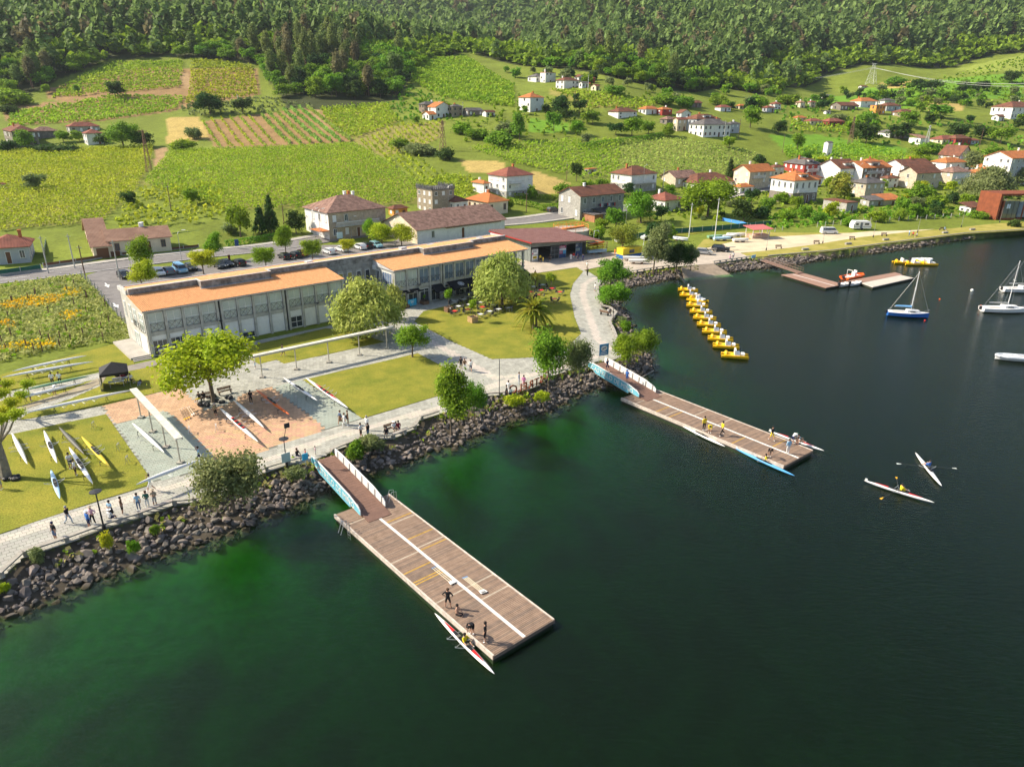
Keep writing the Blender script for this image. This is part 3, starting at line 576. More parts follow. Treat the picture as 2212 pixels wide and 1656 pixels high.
def window(th, w, u0, u1, z0, z1, pane=None, frame=None, mull=1, trans=0, fw=.07, sill=False, name='window'):
    b = MB(); f = fw
    for a in ((u0, u1, z0, z0+f), (u0, u1, z1-f, z1), (u0, u0+f, z0+f, z1-f), (u1-f, u1, z0+f, z1-f)): w.box(b, *a, -.04, .07)
    for i in range(mull): u = u0+(u1-u0)*(i+1)/(mull+1); w.box(b, u-f*.4, u+f*.4, z0+f, z1-f, -.04, .055)
    if trans: z = z0+(z1-z0)*trans; w.box(b, u0+f, u1-f, z-f*.4, z+f*.4, -.04, .05)
    o = b.obj(name, frame or white, th)
    b = MB(); w.box(b, u0+f*.6, u1-f*.6, z0+f*.6, z1-f*.6, -.03, .015); b.obj('pane', pane or glass, o)
    if sill: b = MB(); w.box(b, u0-.12, u1+.12, z0-.1, z0, -.02, .14); b.obj('sill', granw, o)
    return o
def xrail(th, w, u0, u1, z0, z1):
    b = MB(); t = .22; r = .022
    for z in (z0, z1): b.tube(w.pt(u0, z, t), w.pt(u1, z, t), r, n=4)
    k = 2; s_ = (u1-u0)/k
    for i in range(k):
        a, c = u0+i*s_, u0+(i+1)*s_; b.tube(w.pt(a, z0, t), w.pt(c, z1, t), r, n=4); b.tube(w.pt(a, z1, t), w.pt(c, z0, t), r, n=4)
    for i in range(k+1): b.tube(w.pt(u0+i*s_, z0, t), w.pt(u0+i*s_, z1, t), r, n=4)
    b.tube(w.pt(u0, z0, t), w.pt(u0, z0, 0), r, n=4); b.tube(w.pt(u1, z0, t), w.pt(u1, z0, 0), r, n=4)
    return b.obj('window_rail', dark, th)
def tiled(th, x0, x1, y0, z0, y1, z1, name='roof_tiles', pitch=.25, row=.42, m=None):
    L_ = math.hypot(y1-y0, z1-z0); nr = max(1, round(L_/row)); nx = int(round((x1-x0)/pitch))*4
    xs = np.linspace(x0, x1, nx+1); wz = np.array([0, .055, .08, .055])[np.arange(nx+1) % 4]
    rows = []
    for j in range(nr):
        for e, lift in ((0, .06), (1, .0)):
            t = (j+e)/nr; rows.append(np.stack([xs, np.full_like(xs, y0+(y1-y0)*t), z0+(z1-z0)*t+wz+lift], 1))
    Vt = np.concatenate(rows); q = np.arange(len(Vt)).reshape(len(rows), nx+1)
    Fq = np.stack([q[:-1, :-1], q[:-1, 1:], q[1:, 1:], q[1:, :-1]], -1).reshape(-1, 4)
    if y1 < y0: Fq = Fq[:, ::-1]
    return stuff(link(name, npmesh(name, Vt, Fq, m or tile_new), th))
def coursed(th, w, u0, u1, z0, z1, holes, bw=1.0, bh=.46, m=None, t=.05):   # single granite blocks with recessed joints
    r = random.Random(int(u1*10)); z = z0; row = 0
    while z < z1-.1:
        zh = min(z+bh, z1); u = u0; first = True
        while u < u1-.05:
            ww = bw*r.uniform(.75, 1.3)*(.5 if first and row % 2 else 1); first = False; ue = min(u+ww, u1)
            if u1-ue < .25: ue = u1
            segs = [(u, ue)]
            for h in holes:
                if h[2] < zh and h[3] > z:
                    ns = []
                    for a, c in segs:
                        if h[1] <= a or h[0] >= c: ns.append((a, c))
                        else:
                            if a < h[0]: ns.append((a, h[0]))
                            if c > h[1]: ns.append((h[1], c))
                    segs = ns
            for a, c in segs:
                if c-a > .12:
                    b = MB(); w.box(b, a+.012, c-.012, z+.012, zh-.012, -.02, t+r.uniform(-.012, .012)); b.obj('granite_block', m or granblk, th)
            u = ue
        z = zh; row += 1
# ---------------------------------------------------------------- nautical club: long two-storey granite building
O0 = P(327.5, 771.5, 1.5)
B = thing('club_building', 'long two-storey granite waterfront building with orange tiled roofs', 'building', O0, AZ)
def part(name, m, boxes, parent=None):
    b = MB()
    for q in boxes: b.box(*q)
    return b.obj(name, m, parent or B)
EH = 6.75
part('wall', granw, [(.12, 30.1, 0.02, 6.5, -.3, EH-.1), (.12, 70.5, 6.5, 10.8, -.3, 7.6), (40.2, 61, .02, 6.5, -.3, EH-.1), (61, 70.5, 3.2, 6.5, 3.25, EH-.1)])
part('loggia_floor', granw, [(61, 70.6, .0, 3.2, 2.95, 3.25)]); 
for x in (61.2, 63.6, 66, 68.4, 70.4):
    part('column', granw, [(x-.16, x+.16, .05, .4, -.3, 2.95), (x-.16, x+.16, .05, .4, 3.25, EH-.15)])
part('beam', granw, [(60.9, 70.7, -.02, .5, EH-.45, EH-.02)])
wl = Wall((61.4, .2, 0), (1, 0, 0), (0, -1, 0))
for i in range(4): xrail(B, wl, i*2.35+.1, i*2.35+2.25, 3.3, 4.2)
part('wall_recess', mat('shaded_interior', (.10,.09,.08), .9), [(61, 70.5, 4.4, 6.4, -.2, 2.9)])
tiled(B, -.35, 30.6, -.65, EH, 6.35, 7.62); tiled(B, 39.9, 71.1, -.65, EH, 6.35, 7.62)
tiled(B, -.2, 71, 11.1, 7.75, 6.75, 8.3)
part('eave_board', granw, [(-.3, 30.5, -.55, 0, EH-.12, EH-.02), (40, 71, -.55, 0, EH-.12, EH-.02)])
part('gutter', zinc, [(-.35, 30.6, -.74, -.62, EH-.1, EH+.01), (39.9, 71.1, -.74, -.62, EH-.1, EH+.01)])
[part('parapet_wall', granst, [(a_, c_, 6.38, 6.7, 7.3, 8.42)]) for a_, c_ in ((0, 9.6), (20.5, 49.8), (61.4, 71))]
for x0, x1 in ((9.6, 20.5), (49.8, 61.4)):
    part('roof_box', granst, [(x0, x1, 4.7, 6.7, 7.1, 8.5)]); part('box_coping', zinc, [(x0-.08, x1+.08, 4.6, 4.85, 8.5, 8.6), (x0-.08, x0+.16, 4.85, 6.8, 8.5, 8.6), (x1-.16, x1+.08, 4.85, 6.8, 8.5, 8.6)]); part('flashing', zinc, [(x0-.2, x1+.2, 4.4, 4.7, 7.34, 7.5)])
    tiled(B, x0+.2, x1-.2, 6.8, 8.56, 4.9, 8.52)
part('coping', zinc, [(0, 9.5, 6.3, 6.74, 8.42, 8.52), (20.6, 49.7, 6.3, 6.74, 8.42, 8.52), (61.5, 71, 6.3, 6.74, 8.42, 8.52), (-.2, 71.1, 10.95, 11.2, 7.6, 7.98), (-.28, -.05, 6.7, 11.2, 7.6, 8.2), (71, 71.2, 6.7, 11.2, 7.5, 8.3)])
part('end_wall', mat('pale_granite_end', (.50,.48,.43), .9, noise=.15, nscale=1), [(-.05, .12, -.1, 10.9, -.3, EH-.3), (-.05, .12, 6.3, 10.9, EH-.3, 8.3)])
b = MB(); b.add([(-.04, -.1, EH-.3), (-.04, 6.3, EH-.3), (-.04, 6.3, 7.5), (-.04, -.1, EH-.15), (.12, -.1, EH-.3), (.12, 6.3, EH-.3), (.12, 6.3, 7.5), (.12, -.1, EH-.15)], [(3, 2, 1, 0), (4, 5, 6, 7), (2, 3, 7, 6), (0, 3, 7, 4)]); b.obj('gable_panel', MATS['pale_granite_end'], B)
b = MB(); b.add([(39.95, -.3, EH-.2), (39.95, 6.4, EH-.2), (39.95, 6.4, 7.5), (40.2, -.3, EH-.2), (40.2, 6.4, EH-.2), (40.2, 6.4, 7.5)], [(2, 1, 0), (3, 4, 5), (0, 3, 5, 2), (1, 4, 3, 0)]); b.obj('gable_panel', zinc, B)
for x, y in ((13, 8.6), (29, 8.8), (47.5, 8.2), (54, 8.4), (66, 8.4)):
    s_ = .6 if x != 13 else 1.0; part('roof_vent', zinc if x != 13 else tile_new, [(x-s_, x+s_, y-.5, y+.5, 7.9, 8.6 if x == 47.5 else 8.35)])
FW = Wall((0, 0, 0), (1, 0, 0), (0, -1, 0))
bays = []
for blk, x0 in ((0, .25), (1, 40.35)):
    x = x0; wid = 2.4 if blk == 0 else 2.43
    for i in range(12 if blk == 0 else 8):
        bays.append((blk, i, x, x+wid)); x += wid
        if i in (3, 7): x += .62
for blk, i, a, c in bays:
    b = MB(); FW.box(b, a-.17, a+.17, -.3, EH-.15, 0, .32); b.obj('pilaster', granw, B)
    if i in (3, 7, 11):
        b = MB(); FW.box(b, c-.17, c+.17, -.3, EH-.15, 0, .32); b.obj('pilaster', granw, B)
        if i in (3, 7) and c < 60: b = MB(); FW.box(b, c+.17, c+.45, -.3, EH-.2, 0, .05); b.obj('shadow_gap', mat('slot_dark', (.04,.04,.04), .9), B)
    a, c = a+.22, c-.22
    b = MB(); FW.box(b, a-.05, c+.05, 3.0, 3.55, 0, .14); b.obj('spandrel', granw, B)
    if blk == 0:
        window(B, FW, a, c, 3.6, 6.25, glass_blind, white, 1, .52); xrail(B, FW, a+.05, c-.05, 3.7, 4.75)
        if i in (0, 1): window(B, FW, a, c, .15, 2.3, glass, white, 2, .55); b = MB(); FW.box(b, a, c, 2.35, 2.98, 0, .06); b.obj('white_panel', white, B)
        elif i in (2, 8, 11): window(B, FW, a, c, .2, 2.0, glass, white, 1, .5); b = MB(); FW.box(b, a, c, 2.05, 2.98, 0, .06); b.obj('white_panel', white, B)
        elif i == 5: window(B, FW, a, c, .1, 1.0, glass, white, 1); b = MB(); FW.box(b, a, c, 1.05, 2.98, 0, .06); b.obj('white_panel', white, B)
        else: b = MB(); FW.box(b, a, c, .1, 2.98, 0, .06); b.obj('white_panel', white, B)
    else:
        window(B, FW, a, c, 3.6, 6.25, glass_blue if i > 1 else glass_blind, white, 1); xrail(B, FW, a+.05, c-.05, 3.65, 4.7)
        window(B, FW, a, c, .05, 2.6, glass, white, 1, .8)
# end wall windows, entrance
EW = Wall((-.05, 10.8, 0), (0, -1, 0), (-1, 0, 0))
for u0, u1, z0, z1 in ((1.0, 1.7, 3.8, 6.2), (3.4, 4.6, 3.6, 6.2), (5.6, 6.9, 3.6, 6.0), (8.3, 10.3, 3.5, 6.0)): window(B, EW, u0, u1, z0, z1, glass_blind, white, 1, .6)
xrail(B, EW, 8.2, 10.4, 3.5, 4.5); xrail(B, EW, 5.5, 7, 3.6, 4.5)
window(B, EW, 4.2, 6.6, .05, 2.5, glass_blind, white, 1, name='door'); b = MB(); EW.box(b, 7.4, 10.4, .05, 2.8, 0, .05); b.obj('white_panel', white, B)
part('porch_slab', conc, [(-2.6, -.1, .2, 9.6, -.2, .38)]); part('step', conc, [(-2.4, -.1, -.2, .2, -.2, .24)]); part('step', conc, [(-2.4, -.1, -.6, -.2, -.2, .1)])
# link wall: blocks and five tall windows
LW = Wall((30.1, 6.5, 0), (1, 0, 0), (0, -1, 0)); holes = [(1.2+i*1.75, 2.25+i*1.75, 3.2, 6.0) for i in range(5)]
for i, h in enumerate(holes): window(B, LW, h[0]+.05, h[1]-.05, h[2]+.05, h[3]-.05, glass_yel if i < 3 else glass, white, 0, .35)
coursed(B, LW, .1, 9.9, -.2, 7.3, holes, 1.2, .5)
SW = Wall((40.2, 6.4, 0), (0, -1, 0), (-1, 0, 0)); b = MB(); SW.box(b, 0, 6.3, -.2, EH-.2, 0, .06); b.obj('side_wall', granw, B)
SW = Wall((40.14, 6.4, 0), (0, -1, 0), (-1, 0, 0))
window(B, SW, .8, 1.9, 3.6, 5.9, glass, white, 1); window(B, SW, 2.9, 5.9, 3.5, 6.0, glass_blue, white, 3); xrail(B, SW, 2.8, 6, 3.5, 4.5); window(B, SW, 3, 5.8, .1, 2.5, glass, white, 1)
for z in (5.9, 3.0): b = MB(); SW.box(b, .1, .9, z, z+.75, 0, .4); b.obj('air_conditioner', white, B)
# awnings
awn = mat('black_awning', (.012,.013,.016), .7)
def awning(u0, u1, z1, z0, out, logo=None):
    b = MB(); A_, D_ = FW.pt(u0, z1, .3), FW.pt(u1, z1, .3); E_, F_ = FW.pt(u0, z0, out), FW.pt(u1, z0, out); dn = Vector((0, 0, -.3))
    b.add([A_, D_, F_, E_], [(0, 1, 2, 3)]); b.add([E_, F_, F_+dn, E_+dn], [(0, 1, 2, 3)]); b.add([A_, E_, E_+dn, A_+dn*.2], [(0, 1, 2, 3)]); b.add([D_, F_, F_+dn, D_+dn*.2], [(0, 1, 2, 3)])
    o = b.obj('awning', awn, B)
    b = MB(); 
    for k in range(5): uu = u0+(u1-u0)*(.3+.09*k); b.add([FW.pt(uu, z0-.2, out+.01), FW.pt(uu+(u1-u0)*.06, z0-.2, out+.01), FW.pt(uu+(u1-u0)*.06, z0-.1, out+.01), FW.pt(uu, z0-.1, out+.01)], [(0, 1, 2, 3)])
    b.obj('awning_print', white, o)
    if logo:
        c = FW.pt(logo, (z0+z1)/2, (.3+out)/2); nrm = (D_-A_).cross(E_-A_).normalized(); nrm = nrm if nrm.z > 0 else -nrm; ud = FW.d; vd = nrm.cross(ud)
        for rr, mm, lf in ((.62, white, .02), (.52, awn, .026), (.4, mat('logo_grey', (.5,.5,.55), .6), .032)):
            b = MB(); b.add([c+nrm*lf+ud*(rr*math.cos(t*.524))+vd*(rr*math.sin(t*.524)) for t in range(12)], [tuple(range(12))]); b.obj('awning_logo', mm, o)
awning(40.6, 42.6, 2.95, 2.75, .9); awning(43.1, 45, 2.95, 2.75, .9); awning(47.8, 50.1, 3.0, 2.0, 1.9); awning(51.2, 56, 3.1, 2.2, 2.6, 53.6); awning(56.1, 60.6, 3.1, 2.2, 2.6)
awning(66, 70.4, 2.9, 2.2, 2.3)
for x in (9.9, 25.3, 45, 57): 
    b = MB(); b.tube(FW.pt(x, 3.3, .3), FW.pt(x, 3.4, .8), .03); b.tube(FW.pt(x, 3.4, .8), FW.pt(x, 3.6, .8), .03); b.lathe([(.05, 0), (.3, .06), (.28, .1), (.02, .14)], 10, c=FW.pt(x, 3.6, .8)); b.obj('wall_lamp', dark, B)
# ---------------------------------------------------------------- boat hangar with red corrugated roof
h0, h1 = P(1106+160/4, 324+970/4, 1.5), P(1106+635/4, 324+905/4, 1.5); HD = (h1-h0); HL = HD.length; ha = math.atan2(HD.y, HD.x)
HB = thing('boat_hangar', 'boat hangar with dark red ribbed metal roof and posters on its doors', 'hangar', h0, ha)
ribm = mat('grey_ribbed_sheet', (.23,.25,.23), .6, noise=.12, nscale=1); redroof = mat('red_ribbed_roof', (.16,.075,.065), .6, col2=(.23,.125,.115), nscale=.8); hdark = mat('hangar_interior', (.06,.06,.06), .9)
D_ = 15.0
def hp(name, m, q, parent=None):
    b = MB()
    for k in q: b.box(*k)
    return b.obj(name, m, parent or HB)
b = MB(); zl, zr = 4.5, 3.45
b.add([(0, 0, zl-.9), (0, D_, zl-.9), (0, D_, zl+.3), (0, 0, zl), (0, 0, -.2), (0, D_, -.2)], [(0, 3, 2, 1), (4, 0, 1, 5)]); b.add([(0, .15, 3.3), (HL, .15, 3.3-.3), (HL, .15, zr), (0, .15, zl), (0, 0, 3.3), (HL, 0, 3.0), (HL, 0, zr), (0, 0, zl)], [(4, 5, 6, 7), (0, 3, 2, 1), (4, 0, 1, 5)])
b.add([(HL, 0, -.2), (HL, D_, -.2), (HL, D_, zr+.3), (HL, 0, zr)], [(0, 1, 2, 3)]); b.add([(0, D_, -.2), (HL, D_, -.2), (HL, D_, zr+.3), (0, D_, zl+.3)], [(3, 2, 1, 0)]); b.obj('wall', ribm, HB)
for i in range(int(HL/.45)):
    x = i*.45; b = MB(); b.box(x, x+.12, -.06, 0, 3.05+.25*(1-x/HL), zl-(zl-zr)*x/HL-.05); b.obj('rib', ribm, HB)
for i in range(int(D_/.6)):
    y = i*.6; b = MB(); b.box(-.06, 0, y, y+.14, -.1, zl+.2*y/D_-.1); b.obj('rib', ribm, HB)
hp('floor', conc, [(0, HL, .1, D_, -.2, .05)]); hp('back_wall', hdark, [(.2, HL-.2, D_-.4, D_-.1, 0, 3.2)])
nrib = 44
for i in range(nrib):                                       # roof sheets run front to back, each rib its own sheet
    xa, xb = -1+(HL+4.2)*i/nrib, -1+(HL+4.2)*(i+1)/nrib; zf = lambda x: zl+.12-(zl-zr)*x/HL*.9
    b = MB(); ya = -1.6; yb = D_+1
    for (p, q, up) in ((xa, xa+(xb-xa)*.35, .07), (xa+(xb-xa)*.35, xb, 0)):
        b.add([(p, ya, zf(p)+up), (q, ya, zf(q)+up), (q, yb, zf(q)+up+.4), (p, yb, zf(p)+up+.4), (p, ya, zf(p)-.06), (q, ya, zf(q)-.06), (q, yb, zf(q)+.3), (p, yb, zf(p)+.3)], [(0, 1, 2, 3), (7, 6, 5, 4), (0, 4, 5, 1), (0, 3, 7, 4), (1, 5, 6, 2)])
    b.obj('roof_sheet', redroof, HB)
hp('roof_edge', mat('red_trim', (.35,.03,.03), .5), [(-1.05, -.95, -1.6, D_+1, zl+.0, zl+.3)])
HW = Wall((0, -.05, 0), (1, 0, 0), (0, -1, 0))
def panel(u0, u1, z0, z1, m, t=.03, name='poster', parent=None):
    b = MB(); HW.box(b, u0, u1, z0, z1, 0, t); return b.obj(name, m, parent or HB)
red_ = mat('poster_magenta', (.42,.03,.12), .6); blu_ = mat('poster_blue', (.04,.09,.22), .6); teal_ = mat('poster_teal', (.45,.55,.52), .6); lblu = mat('poster_light_blue', (.10,.42,.70), .6); yel_ = mat('pennant_yellow', (.75,.55,.04), .6)
dg = mat('door_sheet', (.28,.29,.29), .6)
for u0, u1, kind in ((.15, 2.0, 0), (5.6, 7.8, 1), (8.0, 10.1, 2), (12.9, 14.9, 3)):
    d = panel(u0, u1, 0, 3.0, dg, .08, 'door')
    def pp(a, c, e, f, m, nm='poster'): return panel(u0+a*(u1-u0), u0+c*(u1-u0), e, f, m, .1, nm, d)
    if kind == 0: pp(.05, .95, 1.65, 2.75, white); pp(.05, .95, .25, 1.5, white); [panel(u0+.3, u1-.5, 2.5-i*.16, 2.58-i*.16, dark if i % 2 else blu_, .11, 'poster_print', d) for i in range(3)]; panel(u0+.15, u0+.5, 1.75, 2.1, red_, .11, 'poster_print', d); pp(.2, .55, .8, 1.2, yel_); panel(u0+.4, u1-.4, .72, 1.3, yel_, .108, 'poster_print', d); panel(u0+.4, u1-.7, .95, 1.08, dark, .115, 'poster_print', d); panel(u0+.2, u1-.2, .38, .48, dark, .115, 'poster_print', d)
    if kind == 1: [pp(.06+.48*i, .5+.48*i, .2+.95*j, 1.05+.95*j, hdark, 'pane') for i in range(2) for j in range(3)]
    if kind == 2: pp(.05, .95, 2.3, 2.9, red_); pp(.05, .95, 1.85, 2.25, white); pp(.05, .52, 1.0, 1.8, red_); pp(.56, .95, 1.0, 1.8, lblu); pp(.05, .95, .1, .95, blu_); [panel(u0+.3, u1-.4, 2.4+.2*i, 2.48+.2*i, white, .11, 'poster_print', d) for i in range(2)]; [panel(u0+.2, u0+1, 1.2+.2*i, 1.26+.2*i, white, .11, 'poster_print', d) for i in range(3)]
    if kind == 3: pp(.03, .97, .1, 2.9, blu_); pp(.35, .95, 2.0, 2.75, teal_); pp(.05, .65, 1.2, 1.9, teal_); pp(.05, .3, 2.3, 2.7, white)
def banner_text(txt, size, m, parent, mtx, ext=.01, name='lettering'):
    me = GLYPH[txt].copy(); me.name = name; me.materials.clear(); me.materials.append(m); me.transform(mtx @ Matrix.Diagonal((size, size, ext/.03, 1))); return link(name, me, parent)
hull_w = mat('hull_white', (.82,.81,.78), .3, spec=.5)
for k in range(5):                                          # shells racked inside the hangar
    t = thing('racked_shell', 'pale rowing shells stacked on racks inside the dark hangar doorway', 'rowing shell', h0+Matrix.Rotation(ha, 3, 'Z') @ Vector((10.6+.45*k, 2.2, .7+.42*k)), ha+rad(90), 'shells racked in the hangar')
    b = MB(); b.lathe([(.02, 0), (.22, 2.5), (.26, 4), (.2, 6), (.02, 8)], 8); me = b.mesh('hull', hull_w, True); me.transform(Matrix.Rotation(rad(90), 4, 'Y')); link('hull', me, t)
# ---------------------------------------------------------------- rust-coloured steel frame pavilion at the right edge
rust = mat('weathering_steel', (.27,.075,.03), .8, col2=(.17,.05,.022), nscale=.9)
r0 = P(2150, 476, 1.6); RP = thing('steel_pavilion', 'rust-red steel frame pavilion with a tall glass box beside the water', 'pavilion', r0, rad(8))
def rp(name, m, q):
    b = MB()
    for k in q: b.box(*k)
    return b.obj(name, m, RP)
rp('frame', rust, [(0, .7, 0, 9, 0, 7.6), (0, 18, 0, 9, 7.6, 8.2), (17.3, 18, 0, 9, 0, 7.6)]); rp('plinth', rust, [(1.6, 9.5, .3, 6, 0, .6)]); rp('side_panel', rust, [(1.5, 2.1, .2, 6, .6, 6)]); rp('glass_box', mat('pavilion_glass', (.10,.13,.11), .05, spec=1.0), [(2.1, 7.2, .4, 5.8, .6, 6)]); rp('post', rust, [(9.2, 9.5, .4, .7, 0, 6.2)])
rp('notice', mat('notice_blue', (.55,.65,.8), .5), [(3.2, 4.4, .34, .4, 3.6, 5)]); [rp('mullion', dark, [(2.1+1.7*i, 2.18+1.7*i, .33, .4, .6, 6)]) for i in range(4)]; rp('glazed_wing', mat('sky_glass', (.20,.28,.38), .05, spec=1.0), [(7.3, 15, 1.5, 5.5, .7, 5.6)])
# ---------------------------------------------------------------- houses of the village
ROOF = {'brown': roofmat('old_brown_tile', (.27,.11,.065), (.13,.065,.045)), 'red': roofmat('red_tile', (.36,.13,.085), (.20,.075,.055)), 'orange': roofmat('orange_tile', (.62,.22,.07), (.42,.15,.06)), 'mott': roofmat('lichen_tile', (.42,.25,.19), (.17,.10,.075), .9), 'grey': roofmat('slate', (.19,.175,.165), (.11,.10,.095)), 'tan': roofmat('tan_tile', (.42,.25,.17), (.27,.15,.10)), 'dark': roofmat('dark_sheet', (.10,.095,.09), (.06,.06,.06))}
WALL = {'w': mat('white_render', (.78,.76,.72), .8, noise=.1, nscale=.8), 'c': cream, 't': mat('tan_stone_wall', (.56,.47,.35), .9, noise=.22, nscale=1.2), 's': brickmat('tan_granite', (.45,.37,.27), (.36,.30,.22), (.24,.2,.16), .95, .42), 'g': granite, 'gw': brickmat('pale_granite', (.52,.50,.45), (.43,.41,.37), (.28,.27,.25), 1.0, .45), 'r': mat('red_render', (.36,.06,.045), .8, noise=.12, nscale=1), 'o': mat('orange_render', (.75,.32,.07), .8, noise=.1, nscale=1), 'd': mat('dark_stone', (.22,.19,.16), .9, noise=.3, nscale=1.3), 'b': mat('grey_blue_render', (.42,.44,.47), .8, noise=.1, nscale=1), 'k': brickmat('brown_brick', (.33,.25,.19), (.28,.2,.15), (.3,.27,.24), .6, .3)}
shut = mat('white_shutter', (.78,.78,.76), .6); brownf = mat('brown_frame', (.16,.07,.035), .6)
def solve1(f, target, lo, hi):
    inc = f(hi) > f(lo)
    for _ in range(40):
        m_ = (lo+hi)/2
        if (f(m_) < target) == inc: lo = m_
        else: hi = m_
    return (lo+hi)/2
def roof_mesh(kind, w, d, h, ov, pitch, m):
    b = MB(); x0, x1, y0, y1 = -ov, w+ov, -ov, d+ov; W_, D_ = x1-x0, y1-y0; t = .14; zb = h+.02
    if kind == 'flat': b.box(x0, x1, y0, y1, zb, zb+.25); return b
    if kind == 'mono': zr = zb+pitch*D_*.5; b.add([(x0, y0, zb), (x1, y0, zb), (x1, y1, zr), (x0, y1, zr), (x0, y0, zb+t), (x1, y0, zb+t), (x1, y1, zr+t), (x0, y1, zr+t)], [(3, 2, 1, 0), (4, 5, 6, 7), (0, 1, 5, 4), (1, 2, 6, 5), (2, 3, 7, 6), (3, 0, 4, 7)]); return b
    if kind == 'hip':
        s_ = min(W_, D_)/2; r = pitch*s_; zt = zb+t
        if W_ >= D_: ri = [(x0+s_, (y0+y1)/2, zt+r), (x1-s_, (y0+y1)/2, zt+r)]; fs = [(4, 5, 9, 8), (5, 6, 9), (6, 7, 8, 9), (7, 4, 8)]
        else: ri = [((x0+x1)/2, y0+s_, zt+r), ((x0+x1)/2, y1-s_, zt+r)]; fs = [(4, 5, 8), (5, 6, 9, 8), (6, 7, 9), (7, 4, 8, 9)]
        b.add([(x0, y0, zb), (x1, y0, zb), (x1, y1, zb), (x0, y1, zb), (x0, y0, zt), (x1, y0, zt), (x1, y1, zt), (x0, y1, zt)]+ri, fs+[(3, 2, 1, 0), (0, 1, 5, 4), (1, 2, 6, 5), (2, 3, 7, 6), (3, 0, 4, 7)]); return b
    if kind == 'gx':                                        # ridge along x
        r = pitch*d/2; e = -pitch*ov; ym = d/2
        vs = [(x, y, z) for x in (x0, x1) for y, z in ((y0, zb+e), (ym, zb+r), (y1, zb+e), (y0, zb+e+t), (ym, zb+r+t), (y1, zb+e+t))]
        b.add(vs, [(3, 9, 10, 4), (4, 10, 11, 5), (0, 1, 7, 6), (1, 2, 8, 7), (0, 3, 4, 1), (1, 4, 5, 2), (6, 7, 10, 9), (7, 8, 11, 10), (0, 6, 9, 3), (2, 5, 11, 8)]); return b
    r = pitch*w/2; e = -pitch*ov; xm = w/2                  # 'gy' ridge along y
    vs = [(x, y, z) for y in (y0, y1) for x, z in ((x0, zb+e), (xm, zb+r), (x1, zb+e), (x0, zb+e+t), (xm, zb+r+t), (x1, zb+e+t))]
    b.add(vs, [(3, 4, 10, 9), (4, 5, 11, 10), (0, 6, 7, 1), (1, 7, 8, 2), (0, 1, 4, 3), (1, 2, 5, 4), (6, 9, 10, 7), (7, 10, 11, 8), (0, 3, 9, 6), (2, 8, 11, 5)]); return b
HOUSES = {}
